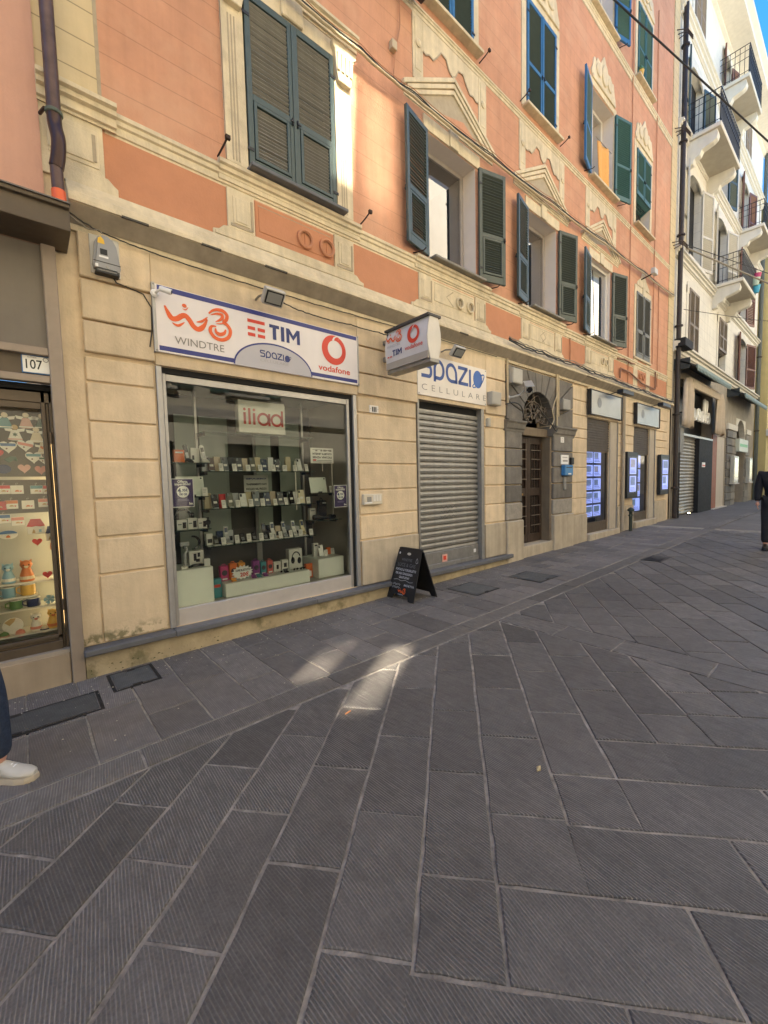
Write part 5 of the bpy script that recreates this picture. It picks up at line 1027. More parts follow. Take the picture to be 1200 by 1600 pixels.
# ------------------------------------------------------------------ the sunlit houses across the street, behind the camera
def across(x0, x1, y, h, wallm, lab, nfl, z0, dz, w=1.1, wh=1.9, sp=2.7):
    O = thing('opposite_house', lab, 'building', ((x0+x1)/2, y, 0), 'houses across the street'); hs = []
    n = int((x1-x0-.8)/sp)
    for f in range(nfl):
        for k in range(n): a = x0+.9+k*sp; hs.append((a, a+w, z0+f*dz, z0+f*dz+wh))
    shops = [(x0+.8+k*4., x0+.8+k*4.+2.6, .3, 2.9) for k in range(int((x1-x0-1)/4))]
    s = B(); holewall(s, x0, x1, -.3, h, hs+shops, 0, -.25); s.v = [(a, y+b, c) for a, b, c in s.v]
    s.quad((x0, y, -.3), (x0, y, h), (x0, y-9, h), (x0, y-9, -.3)); s.quad((x1, y, h), (x1, y, -.3), (x1, y-9, -.3), (x1, y-9, h)); s.quad((x0, y, h), (x1, y, h), (x1, y-9, h), (x0, y-9, h)); s.build('wall', wallm, O)
    q = 0
    for a, b, c, d in hs+shops:
        o = B().quad((b, y-.2, c), (a, y-.2, c), (a, y-.2, d), (b, y-.2, d)).build('window', M('dark_opposite_glass', (.03, .033, .036), .85, var=0, spec=.15), O)
        if c > 3.2:
            B().box(a-.14, b+.14, y, y+.12, c-.09, c).build('window_sill', CW2, O); q += 1
            for e in ((a-w*.5-.02, a-.02), (b+.02, b+w*.5+.02)): B().box(*e, y+.005, y+.05, c, d).build('shutter', SHUT_BG if q % 3 else SHUT_G, O)
    for z in (3.6, 7.0, 10.4): 
        if z < h-1: s = B().box(x0-.02, x1+.02, y-.02, y+.10, z, z+.28); s.build('string_course', CW2, O)
    B().box(x0-.05, x1+.05, y-.3, y+.28, h-.05, h+.2).build('eaves', CW2, O)
YO = -8.2
across(-16, -4.2, YO, 14., M('ochre_opposite_plaster', (.60, .45, .24), .85, var=.06, vscale=3), 'ochre house across the street seen only in reflections', 3, 4.3, 3.3)
across(-4.1, 9.4, YO, 14.3, M('cream_opposite_plaster', (.78, .72, .56), .85, var=.06, vscale=3), 'cream sunlit house across the street reflected in the first floor panes', 2, 4.4, 3.3)
across(9.5, 20, YO-.3, 15.7, M('warm_opposite_plaster', (.74, .66, .52), .85, var=.06, vscale=3), 'warm ochre house across the street opposite the portal', 2, 4.4, 3.4)
across(20.1, 46, YO-.1, 15.6, M('pale_opposite_plaster', (.76, .71, .60), .85, var=.06, vscale=3), 'pale house across the street at its far end', 2, 4.2, 3.2)
# ------------------------------------------------------------------ signs
W3L = {'w': [[0.0, 0.207], [0.023, 0.156], [0.056, 0.107], [0.1, 0.112], [0.142, 0.145], [0.176, 0.156], [0.209, 0.127], [0.244, 0.076], [0.29, 0.057], [0.339, 0.098], [0.376, 0.17]], 'acc1': [[0.056, 0.067], [0.108, 0.052], [0.167, 0.095]], 'acc2': [[0.272, 0.121], [0.327, 0.141], [0.381, 0.193]], 'dotc': [[0.152, 0.217], [0.179, 0.21], [0.205, 0.24]], 'three': [[0.392, 0.228], [0.428, 0.264], [0.478, 0.285], [0.532, 0.284], [0.569, 0.252], [0.562, 0.209], [0.535, 0.176], [0.568, 0.157], [0.596, 0.113], [0.587, 0.059], [0.549, 0.018], [0.497, 0.0], [0.44, 0.012], [0.403, 0.053], [0.401, 0.091], [0.42, 0.116], [0.458, 0.12]], 'in1': [[0.408, 0.219], [0.468, 0.245], [0.518, 0.244], [0.521, 0.216], [0.49, 0.186], [0.451, 0.163]], 'mid': [[0.459, 0.148], [0.505, 0.157], [0.556, 0.177]], 'in2': [[0.451, 0.102], [0.455, 0.066], [0.491, 0.051], [0.534, 0.071], [0.551, 0.11]]}
W3W = {'w': (.012, .046, .044), 'acc1': (.003, .024, .003), 'acc2': (.003, .022, .004), 'dotc': (.002, .010, .002), 'three': (.012, .034, .034), 'in1': (.004, .032, .004), 'mid': (.004, .012, .010), 'in2': (.012, .036, .012)}
def w3_logo(t, o, u=UX, v=UZ, k=1., m=ORANGEP, name='orange_emblem'):
    g = B(); o = Vector(o); nrm = Vector(u).cross(Vector(v))
    for i, (n_, P) in enumerate(W3L.items()):
        P = smooth_line([(a*k, b*k) for a, b in P], 6); w0, w1, w2 = W3W[n_]; L_ = len(P)-1; ww = []
        for j in range(L_+1):
            f = j/L_; e = min(1, f/.12) if f < .5 else min(1, (1-f)/.12); a = w0 if f < .5 else w2
            ww.append(k*((w0+(w1-w0)*math.sin(math.pi*f)) if n_ not in ('w', 'three') else (.014+(w1-.014)*min(1, f/.16) if f < .5 else .012+(w1-.012)*min(1, (1-f)/.14))))
        g.ribbon(P, ww, o+nrm*(.0004*i), u, v)
    g.disc((.171*k, .246*k), .021*k, .018*k, o, u, v, 14)
    return g.build(name, m, t)
def swirl(t, o, u, v, r, m=REDP, rx=1.):
    g = B(); P = []; ww = []
    for j in range(49):
        f = j/48; a = R(62+360*f); w = r*(.40+.10*math.cos(a-R(215))); rr = r-w/2; P.append((rr*rx*math.cos(a), rr*math.sin(a)*1.0)); ww.append(w)
    g.ribbon(P, ww, o, u, v); sw = g.build('red_swirl', m, t); nn = Vector(u).cross(Vector(v))*.0012
    g = B(); g.ribbon(smooth_line([(-.08*r*rx, .62*r), (.02*r*rx, .82*r), (.16*r*rx, .93*r), (.34*r*rx, .96*r)], 5), [r*x_ for x_ in [.16-.009*i for i in range(16)]], Vector(o)+nn, u, v); g.build('pale_notch', SIGNW, sw); return sw
def planet(t, o, u, v, k, m):
    g = B(); g.disc((.13*k, .135*k), .115*k, .135*k, o, u, v, 26); g.ribbon(smooth_line([(a*k, b*k) for a, b in ((.205, .20), (.27, .225), (.295, .20), (.255, .12), (.20, .06))], 5), .022*k, o, u, v); g.ribbon(smooth_line([(a*k, b*k) for a, b in ((.045, .06), (.0, .02), (.02, .0), (.08, .012))], 5), .020*k, o, u, v)
    return g.build('planet_emblem', m, t)
def spazio(t, o, u, v, k, m):
    """letters s p a z i drawn as heavy strokes; k=1 gives a word 1.22 m wide"""
    g = B(); w = .052*k; S_ = lambda P, n=5, c=False: smooth_line([(a*k, b*k) for a, b in P], n, c)
    g.ribbon([(a*k, b*k) for a, b in ((.245, .275),)]+S_(((.235, .275), (.06, .278), (.03, .25), (.03, .20), (.07, .172), (.19, .165), (.222, .13), (.22, .06), (.19, .03), (.17, .028)))+[(a*k, b*k) for a, b in ((.02, .026),)], w, o, u, v)
    g.ribbon(S_(((.305, -.03), (.305, .10), (.31, .19), (.36, .265), (.42, .27), (.48, .22), (.50, .14), (.475, .06), (.42, .026), (.38, .028), (.31, .03))), w, o, u, v)
    g.ribbon(S_(((.805, .0), (.80, .10), (.79, .18), (.74, .25), (.67, .27), (.60, .23), (.58, .14), (.61, .06), (.67, .028), (.72, .025), (.80, .027))), w, o, u, v)
    for q in (((.845, .262), (1.085, .262)), ((1.05, .25), (.875, .035)), ((.85, .026), (1.10, .026)), ((1.145, -.002), (1.145, .272))): g.ribbon([(a*k, b*k) for a, b in q], w, o, u, v)
    return g.build('word_strokes', m, t)
def tim(t, o, u, v, h):
    g = B(); o, u, v = Vector(o), Vector(u), Vector(v); f = lambda P: g.add([o+u*(a*h)+v*(b*h) for a, b in P], [list(range(len(P)))])
    f([(.24, 0), (.50, 0), (.50, .78), (.24, .78)]); f([(0, .78), (.74, .78), (.74, 1), (0, 1)]); f([(.86, 0), (1.12, 0), (1.12, 1), (.86, 1)])
    f([(1.28, 0), (1.52, 0), (1.52, 1), (1.28, 1)]); f([(2.12, 0), (2.36, 0), (2.36, 1), (2.12, 1)]); f([(1.52, 1), (1.52, .62), (1.82, .22), (1.82, .56)]); f([(1.82, .56), (1.82, .22), (2.12, .62), (2.12, 1)])
    return g.build('lettering', NAVY2, t)
t = thing('shop_sign', 'long white sign board with blue stripes and phone company logos over the shop window', 'sign', (2.15, -.04, 2.84))
B().box(.998, 3.31, -.042, -.023, 2.838, 3.437).build('panel', SIGNW, t, bev=.004)
B().box(.994, 1.022, -.05, -.02, 2.832, 3.443).build('edge_strip', ALU, t, bev=.003); B().box(3.296, 3.316, -.05, -.02, 2.832, 3.443).build('edge_strip', ALU, t, bev=.003)
B().box(1.04, 3.285, -.0435, -.04, 3.385, 3.430).build('blue_stripe', NAVY, t); B().box(1.035, 1.735, -.0435, -.04, 2.855, 2.897).build('blue_stripe', NAVY, t); B().box(2.615, 3.285, -.0435, -.04, 2.862, 2.903).build('blue_stripe', NAVY, t)
for x, z in ((1.012, 3.425), (1.012, 2.85), (3.30, 3.425), (3.30, 2.85)): G().lathe([(.001, .006), (.006, .005), (.008, 0)], 8, m=Matrix.Translation((x, -.05, z)) @ Matrix.Rotation(R(90), 4, 'X')).build('screw', STEEL, t)
YS = -.0445
B().prism([(1.722, 2.840)]+arc(2.172, 2.845, .452, 180, 0, 26, .272)[1:-1][::-1][::-1]+[(2.622, 2.840)], YS-.0005, -.04).build('dome_field', SIGNW2 if False else M('grey_dome', (.46, .44, .46), .5, var=.04), t)
B().ribbon(arc(2.172, 2.845, .452, 180, 0, 30, .272), .016, (0, YS-.0015, 0), UX, UZ).build('dome_line', NAVY, t)
w3_logo(t, (1.096, YS, 3.054)); text('WINDTRE', .098, GREYP, t, (1.168, YS, 2.938), width=.455)
for a, b, c, d in ((1.876, 2.066, 3.296, 3.330), (1.876, 1.958, 3.222, 3.256), (1.985, 2.066, 3.222, 3.256), (1.876, 1.958, 3.158, 3.192), (1.985, 2.066, 3.158, 3.192)): B().quad((a, YS, c), (b, YS, c), (b, YS, d), (a, YS, d)).build('red_bar', REDP, t)
tim(t, (2.118, YS, 3.172), UX, UZ, .155)
spazio(t, (1.998, YS-.002, 2.965), UX, UZ, .238, NAVY2); planet(t, (2.283, YS-.002, 2.957), UX, UZ, .27, NAVY2); text('CELLULARE', .042, LGREY, t, (2.0, YS-.002, 2.918), width=.33)
swirl(t, (2.945, YS, 3.205), UX, UZ, .172); text('vodafone', .098, REDP, t, (2.718, YS, 2.945), width=.455, off=.0015)

t = thing('shop_sign', 'square white sign board with blue lettering and planet over the roller shutter', 'sign', (5.2, -.03, 2.86))
B().box(4.375, 6.022, -.035, -.023, 2.862, 3.452).build('panel', M('cream_white_panel', (.76, .70, .62), .35, var=.03, streak=.05), t, bev=.003)
spazio(t, (4.432, -.0365, 3.118), UX, UZ, 1.0, BLUEP); planet(t, (5.645, -.0365, 3.122), UX, UZ, 1.05, M('bright_blue_print', (.03, .12, .42), .4, var=.04)); text('CELLULARE', .128, GREYP, t, (4.457, -.0365, 2.94), width=1.54, space=1.75, off=-.0015)
for x, z in ((4.40, 2.885), (5.995, 2.885), (5.995, 3.43)): G().lathe([(.001, .005), (.008, .004), (.01, 0)], 8, m=Matrix.Translation((x, -.035, z)) @ Matrix.Rotation(R(90), 4, 'X')).build('screw', STEEL, t)

# projecting lightbox
t = thing('projecting_sign', 'white lightbox sign with bulging faces jutting out above the pier', 'sign', (3.78, -.1, 3.05))
X0, X1, SZ0, SZ1 = 3.69, 3.87, 3.05, 3.53
Pf = []
for k in range(9): f = k/8; Pf.append((X0-.0-.028*math.sin(math.pi*f)+.02*(1-math.sin(math.pi*f)), SZ0+(SZ1-SZ0)*f))
Pb = [(X1+X0-a, b) for a, b in Pf]
Pf_ = [(a, b) for a, b in Pf if b > 3.16]
s = B(); n = len(Pf)
for y0, y1, nm, m_ in ((-.90, -.885, 'end_plate', OFFWHITE), (-.165, -.15, 'end_plate', OFFWHITE)):
    pts = Pf[::-1]+[(X0+.04, SZ0-.0)]+Pb+[]
    pts = [p for p in Pb]+[p for p in Pf[::-1]]
    B().prism(pts, y0, y1).build(nm, m_, t, bev=.003)
def face(P, y0, y1, off, nm, m_):
    g = B(); k = len(P); g.add([(a+off, y0, b) for a, b in P]+[(a+off, y1, b) for a, b in P], [(i, i+1, i+1+k, i+k) if off > 0 else (i+k, i+1+k, i+1, i) for i in range(k-1)]); o = g.build(nm, m_, t, smooth=True); return o
face(Pf, -.885, -.165, .0, 'face_panel', SIGNW2); face(Pb, -.885, -.165, .0001, 'face_panel', SIGNW2)
B().extr([(-.91, SZ1+.028), (-.14, SZ1+.028), (-.14, SZ1), (-.91, SZ1)], X0-.02, X1+.02).build('top_cover', M('dark_sign_trim', (.06, .055, .05), .5, var=.1), t)
B().extr([(-.905, SZ0), (-.145, SZ0), (-.145, SZ0-.045), (-.905, SZ0-.045)], X0+.01, X1-.01).build('bottom_tray', STEEL, t, bev=.006)
B().box(X0-.018, X0+.0, -.89, -.16, SZ0-.0, SZ0+.085).build('lower_rail', M('beige_sign_rail', (.36, .32, .27), .5, var=.06), t)
B().box(X0+.05, X1-.05, -.15, .0, 3.2, 3.26).build('bracket', STEEL, t); B().box(X0+.05, X1-.05, -.15, .0, 3.42, 3.47).build('bracket', STEEL, t)
B().tube([(3.70, -.17, SZ0), (3.68, -.165, 3.28), (3.70, -.17, SZ1)], .006, 6).build('edge_trim', BLACKM, t)
VX = -.0305; us, vs2 = Vector((0, -1, 0)), UZ
def px_(y): return VX
SX_ = X0-.0315
w3_logo(t, (SX_, -.185, 3.355), us, vs2, .47); text('WINDTRE', .045, LGREY, t, (SX_, -.20, 3.308), us, vs2, width=.24)
for a, b, c, d in ((0, .082, .058, .075), (0, .035, .025, .042), (.047, .082, .025, .042), (0, .035, -.006, .01), (.047, .082, -.006, .01)): B().add([(SX_+.008, -.195-a, 3.20+c), (SX_+.008, -.195-b, 3.20+c), (SX_+.008, -.195-b, 3.20+d), (SX_+.008, -.195-a, 3.20+d)], [(0, 1, 2, 3)]).build('red_bar', REDP, t)
tim(t, (SX_+.004, -.295, 3.20), us, vs2, .072)
swirl(t, (SX_, -.67, 3.375), us, vs2, .105, rx=.95); text('vodafone', .072, REDP, t, (SX_+.003, -.52, 3.215), us, vs2, width=.30, off=.001)

t = thing('number_tile', 'small white marble house number tile 111 on the middle pier', 'number plate', (3.575, 0, 2.53)); B().box(3.497, 3.652, -.012, .0, 2.527, 2.622).build('tile', M('marble_tile', (.70, .66, .60), .4, var=.05, vscale=20), t, bev=.003); text('III', .085, BLACKP, t, (3.538, -.0135, 2.543), width=.075, off=.003)
for x, z in ((3.515, 2.575), (3.637, 2.575)): B().disc((0, 0), .005, .005, (x, -.0135, z), UX, UZ, 8).build('bolt', IRON, t)
# estate agents' metal signs
PLATE = M('brushed_sign_plate', (.42, .41, .38), .36, metal=.8, var=.04, vscale=2)
for a, b, lab in ((9.93, 11.72, 'brushed metal shop sign with a round mark nearest the portal'), (12.82, 14.68, 'brushed metal shop sign over the second agency door')):
    t = thing('shop_sign', lab, 'sign', ((a+b)/2, -.06, 3.06), 'brushed metal agency signs'); B().box(a, b, -.10, -.06, 3.08, 3.62).build('panel', PLATE, t, bev=.006)
    B().box(a-.03, a, -.115, -.03, 3.06, 3.64).build('side_frame', BLACKM, t); B().box(b, b+.03, -.115, -.03, 3.06, 3.64).build('side_frame', BLACKM, t); B().box(a-.05, b+.05, -.11, -.02, 3.62, 3.64).build('top_frame', BLACKM, t)
    B().disc((0, 0), .12, .12, (a+.45, -.1025, 3.37), UX, UZ, 18).build('round_mark', M('mark_grey', (.20, .20, .2), .4), t); text('tecnocasa', .10, GREYP, t, (a+.68, -.1025, 3.30), width=.8) if False else None
    s = B().tube([(b-.62, -.06, 3.66), (b-.62, -.30, 3.70)], .012, 6); s.box(b-.75, b-.05, -.40, -.26, 3.62, 3.72); s.build('sign_lamp', BLACKM, t, bev=.01)
# poster screens lit from behind
def lit(name, lab, x0, x1, z0, z1, y, cols, rows, back, grp):
    t = thing(name, lab, 'display', ((x0+x1)/2, y, z0), grp)
    if back: B().box(x0-.12, x1+.12, y+.004, y+.10, z0-.14, z1+.14).build('case', BLACKM, t, bev=.006)
    w = (x1-x0)/cols; h = (z1-z0)/rows; rs = random.Random(len(lab))
    for r_ in range(rows):
        for c in range(cols):
            a, b2, cc, d = x0+c*w+.025, x0+(c+1)*w-.025, z0+r_*h+.025, z0+(r_+1)*h-.025
            rf = rs.choice((.5, .62, .8, .93)); o = B().box(a, b2, y-.006, y, cc, d).build('lit_page', M('lit_page_blue', (.36, .44, .95), .5, var=0, emit=.16), t)
            B().quad((a+.03, y-.0075, cc+(d-cc)*.42), (a+(b2-a)*rf, y-.0075, cc+(d-cc)*.42), (a+(b2-a)*rf, y-.0075, d-.03), (a+.03, y-.0075, d-.03)).build('page_photo', M('page_photo_%d' % rs.randint(0, 3), ((.20, .26, .45), (.32, .30, .38), (.16, .24, .36), (.34, .34, .46))[rs.randint(0, 3)], .5, var=.3, vscale=20, emit=.06), o)
            for q in range(3): B().quad((a+.03, y-.0076, cc+.03+q*.035), (b2-.05-.04*q, y-.0076, cc+.03+q*.035), (b2-.05-.04*q, y-.0076, cc+.042+q*.035), (a+.03, y-.0076, cc+.042+q*.035)).build('page_text', M('page_text', (.08, .10, .3), .5, var=0), o)
    for r_ in range(rows+1): B().box(x0-.02, x1+.02, y+.001, y+.012, z0+r_*h-.012, z0+r_*h+.012).build('divider', M('clear_divider', (.10, .11, .16), .3), t)
    return t
lit('lit_listing_board', 'ten backlit blue listing pages hanging in the first agency door', 10.06, 11.0, .66, 2.28, .095, 2, 5, False, 'backlit agency listings')
lit('lit_listing_board', 'backlit blue listing pages inside the second agency door', 13.0, 13.75, .62, 2.28, .095, 1, 4, False, 'backlit agency listings')
lit('lit_display_case', 'black wall case with two lit pages beside the grey thin pipe', 12.27, 12.78, 1.2, 2.15, -.12, 1, 2, True, 'black wall cases with lit pages')
lit('lit_display_case', 'black wall case with two lit pages next to the corner downpipe', 14.98, 15.55, 1.2, 2.15, -.12, 1, 2, True, 'black wall cases with lit pages')
# ------------------------------------------------------------------ goods in the phone shop window
ORD = ['first', 'second', 'third', 'fourth', 'fifth', 'sixth', 'seventh', 'eighth', 'ninth', 'tenth', 'eleventh', 'twelfth', 'thirteenth']
def shelf(lab, x0, x1, y0, y1, z, brk=True):
    t = thing('glass_shelf', lab, 'shelf', ((x0+x1)/2, (y0+y1)/2, z), 'glass shelves of the phone shop'); B().box(x0, x1, y0, y1, z-.009, z-.001).build('glass', SHELFGLASS, t); B().box(x0, x1, y0-.003, y0-.0003, z-.0085, z-.0015).build('polished_edge', SHELFEDGE, t)
    if brk:
        for x in (x0+.01, x1-.04): B().box(x, x+.03, y0+.08, y1, z-.04, z-.011).build('bracket', BLACKM, t)
shelf('long glass shelf carrying the top row of smartphones', 1.50, 2.83, .30, .56, 1.775); shelf('long glass shelf carrying the middle row of smartphones', 1.50, 2.83, .30, .56, 1.368); shelf('long glass shelf carrying the keypad phones', 1.50, 2.83, .30, .56, .962); shelf('empty glass shelf under the white logo box', 1.50, 2.83, .32, .56, 2.195)
shelf('short glass shelf with the orange box at upper left', 1.12, 1.48, .16, .42, 1.855); shelf('short glass shelf with watch boxes at left', 1.12, 1.48, .16, .42, 1.175); shelf('short glass shelf under the white tablet at right', 2.86, 3.20, .26, .50, 1.495); shelf('short glass shelf under the black router at right', 2.78, 3.20, .26, .50, 1.148); shelf('short glass shelf holding the tablet at left', 1.14, 1.48, .2, .4, 1.51)
PH = {k: M('phone_'+k.replace(' ', '_'), c, .25, var=.03, spec=.5) for k, c in {'dark brown': (.07, .035, .03), 'slate grey': (.14, .16, .17), 'charcoal': (.035, .036, .04), 'black': (.01, .01, .012), 'white': (.70, .70, .66), 'pale gold': (.52, .44, .28), 'dark blue': (.02, .035, .08), 'cream yellow': (.66, .58, .38), 'olive grey': (.12, .12, .09), 'silver': (.45, .46, .46), 'red': (.5, .03, .03), 'beige': (.55, .45, .33)}.items()}
CARD = M('price_card_white', (.74, .72, .66), .6, var=.04, vscale=30); CARDP = M('price_card_print', (.25, .25, .26), .6, var=0)
def phone(x, z, c, lab, grp, y=.40, h=.155, w=.072, tag_=True):
    y += random.uniform(-.02, .015); h *= random.uniform(.92, 1.08); w *= random.uniform(.95, 1.06); t = thing('smartphone', lab, 'smartphone', (x, y, z), grp); m = Matrix.Translation((x, y, z+.006)) @ Matrix.Rotation(R(random.uniform(-9, 9)), 4, 'Z') @ Matrix.Rotation(R(-16+random.uniform(-3, 3)), 4, 'X')
    G().box(-w/2, w/2, -.004, .004, 0, h, m).build('body', PH[c], t, bev=.003)
    s = G().box(-w/2+.006, -w/2+.03, -.0065, -.004, h-.04, h-.008, m); o = s.build('camera_bump', PH['charcoal' if c in ('white', 'pale gold', 'cream yellow', 'silver', 'slate grey') else 'slate grey'], t, bev=.001)
    G().box(-w*.3, w*.3, -.03, .03, -.005, .004, Matrix.Translation((x, y+.01, z+.0065))).build('stand', M('clear_stand', (.4, .42, .42), .2), t)
    if tag_: G().box(-.02, .02, -.0062, -.0045, h*.32, h*.48, m).build('price_sticker', CARD, t)
def card(x, z, lab, grp, y=.375, h=.075, w=.052, m_=CARD):
    h *= random.uniform(.88, 1.1); y += random.uniform(-.015, .015); t = thing('price_card', lab, 'price card', (x, y, z), grp); m = Matrix.Translation((x, y, z+.001)) @ Matrix.Rotation(R(random.uniform(-12, 12)), 4, 'Z') @ Matrix.Rotation(R(-12), 4, 'X'); G().box(-w/2, w/2, -.001, .001, 0, h, m).build('card', m_, t)
    for q in range(3): G().box(-w*.36, w*(.34-.1*q), -.0018, -.0011, h*(.75-.17*q), h*(.80-.17*q), m).build('print_line', CARDP, t)
def box(x0, x1, z0, z1, y, m_, name, lab, cat='box', d=.05, grp=None, prints=()):
    t = thing(name, lab, cat, ((x0+x1)/2, y+d/2, z0), grp); z1 += random.uniform(-.012, .012) if 'phone_box' in name else 0; B().box(x0, x1, y, y+d, z0+.0005, z1).build('carton', m_, t, bev=.002)
    for i, (a, b, c, e, pm_) in enumerate(prints): w, h = x1-x0, z1-z0; B().quad((x0+w*a, y-.0012-.0002*i, z0+h*c), (x0+w*b, y-.0012-.0002*i, z0+h*c), (x0+w*b, y-.0012-.0002*i, z0+h*e), (x0+w*a, y-.0012-.0002*i, z0+h*e)).build('print', pm_, t)
    return t
top = [('dark brown', 1.60), ('slate grey', 1.745), ('charcoal', 1.91), ('olive grey', 2.075), ('dark blue', 2.215), ('black', 2.385), ('white', 2.675)]
for k, (c, x) in enumerate(top): phone(x, 1.775, c, f'{c} smartphone, {ORD[k]} from the left on the top phone shelf', 'smartphones on the top glass shelf')
for k, x in enumerate((1.685, 1.845, 2.0, 2.15, 2.305, 2.455, 2.605, 2.76)): card(x, 1.775, f'white price card, {ORD[k]} from the left on the top phone shelf', 'price cards on the top glass shelf', h=.085)
for k, (x, c, nm) in enumerate(((1.545, 'silver', 'white'), (1.675, 'beige', 'brown'), (1.835, 'black', 'black'), (1.99, 'beige', 'beige'), (2.145, 'pale gold', 'gold'), (2.315, 'white', 'white'), (2.55, 'pale gold', 'pale gold'))): box(x-.035, x+.035, 1.775, 1.935+.02*(k == 6), .46, PH[c], 'phone_box', f'{nm} phone box, {ORD[k]} from the left behind the top row of phones', grp='phone boxes on the top shelf', d=.03)
mid = [('charcoal', 1.615), ('olive grey', 1.785), ('white', 1.935), ('slate grey', 2.085), ('dark blue', 2.235), ('charcoal', 2.39), ('black', 2.545), ('cream yellow', 2.70)]
for k, (c, x) in enumerate(mid): phone(x, 1.368, c, f'{c} smartphone, {ORD[k]} from the left on the middle phone shelf', 'smartphones on the middle glass shelf', h=.165, w=.078)
for k, x in enumerate((1.70, 1.86, 2.01, 2.16, 2.315, 2.465, 2.625, 2.775)): card(x, 1.368, f'white price card, {ORD[k]} from the left on the middle phone shelf', 'price cards on the middle glass shelf', h=.085)
for k, (x, c, nm) in enumerate(((1.555, 'pale gold', 'gold'), (1.715, 'red', 'red'), (1.865, 'silver', 'silver'), (2.02, 'pale gold', 'amber'), (2.165, 'charcoal', 'grey'), (2.325, 'beige', 'beige'), (2.48, 'black', 'black'), (2.635, 'white', 'white'))): box(x-.036, x+.036, 1.368, 1.53, .46, PH[c], 'phone_box', f'{nm} phone box, {ORD[k]} from the left behind the middle row of phones', grp='phone boxes on the middle shelf', d=.03)
def keypad(x, z, c, flip, lab):
    t = thing('keypad_phone', lab, 'mobile phone', (x, .38, z), 'keypad phones on the bottom glass shelf'); m = Matrix.Translation((x, .38, z+.014)) @ Matrix.Rotation(R(-30), 4, 'X'); w = .05
    G().box(-w/2, w/2, -.008, .008, 0, .10, m).build('body', PH[c], t, bev=.004)
    if flip: m2 = m @ Matrix.Translation((0, .008, .10)) @ Matrix.Rotation(R(18), 4, 'X'); G().box(-w/2, w/2, -.006, .006, .002, .10, m2).build('lid', PH[c], t, bev=.004); G().box(-w*.36, w*.36, -.0075, -.006, .03, .085, m2).build('screen', PH['dark blue'], t)
    else: G().box(-w*.36, w*.36, -.0095, -.0078, .06, .09, m).build('screen', PH['charcoal'], t)
    for r_ in range(3):
        for q in range(3): G().box(-w*.34+q*w*.25, -w*.34+q*w*.25+.008, -.0098, -.0078, .01+.014*r_, .018+.014*r_, m).build('key', PH['black' if c in ('white', 'silver', 'cream yellow') else 'silver'], t)
    G().box(-.035, .035, -.04, .02, .0, .006, Matrix.Translation((x, .38, z+.0005))).build('stand', M('white_stand', (.62, .62, .58), .4), t)
for k, (c, x, fl) in enumerate((('olive grey', 1.60, 0), ('silver', 1.73, 1), ('charcoal', 1.90, 0), ('black', 2.04, 0), ('charcoal', 2.18, 1), ('white', 2.29, 1), ('silver', 2.44, 1), ('white', 2.575, 1), ('cream yellow', 2.70, 1))): keypad(x, .962, c, fl, f'{c} {"flip" if fl else "keypad"} phone, {ORD[k]} from the left on the bottom phone shelf')
for k, x in enumerate((1.675, 1.83, 1.97, 2.11, 2.24, 2.365, 2.51, 2.64, 2.785)): card(x, .962, f'white price card, {ORD[k]} from the left on the bottom phone shelf', 'price cards on the bottom glass shelf', y=.36, h=.09)
for k, (x, c, nm) in enumerate(((1.55, 'white', 'white'), (1.665, 'dark blue', 'navy'), (1.78, 'silver', 'silver'), (2.24, 'black', 'black'), (2.37, 'beige', 'beige'), (2.50, 'slate grey', 'grey'), (2.63, 'silver', 'pale'))): box(x-.035, x+.035, .962, 1.10+.02*(k % 2), .45, PH[c], 'phone_box', f'{nm} phone box, {ORD[k]} from the left behind the keypad phones', grp='phone boxes on the bottom shelf', d=.04, prints=((.15, .85, .2, .55, PH['charcoal']),))
# logo box and cards
t = thing('logo_box', 'white box sign with red iliad lettering high in the shop window', 'sign', (2.14, .3, 2.197)); B().box(1.865, 2.43, .27, .36, 2.2015, 2.56).build('box', M('logo_box_white', (.70, .68, .60), .4, var=.03), t, bev=.005)
ILR = M('dark_red_print', (.42, .035, .025), .4, var=.04); YI = .268
s = B()
def bar(x, z0, z1): s.quad((x-.014, YI, z0), (x+.014, YI, z0), (x+.014, YI, z1), (x-.014, YI, z1))
bar(1.935, 2.295, 2.425); bar(1.99, 2.295, 2.475); bar(2.045, 2.295, 2.425); bar(2.228, 2.29, 2.43); bar(2.39, 2.29, 2.475)
for x in (1.935, 2.045): s.disc((0, 0), .016, .016, (x, YI, 2.458), UX, UZ, 12)
for x in (2.155, 2.318): s.ribbon(arc(x, 2.362, .062, 0, 345, 22), .027, (0, YI, 0), UX, UZ, closed=True)
s.build('lettering', ILR, t)
def placard(x0, x1, z0, z1, y, lines, lab, m_=CARD, tm=BLACKP, prop=True):
    t = thing('placard', lab, 'placard', ((x0+x1)/2, y, z0)); B().box(x0, x1, y, y+.004, z0, z1).build('board', m_, t)
    h = z1-z0
    for (s_, f, sz, mm) in lines: text(s_, sz*h, mm or tm, t, (x0+(x1-x0)*.08, y-.002, z0+h*f), width=(x1-x0)*.84, off=.0012)
    if prop: B().box((x0+x1)/2-.005, (x0+x1)/2+.005, y+.005, y+.012, z0-.1, z0+.02).build('prop', ALU, t)
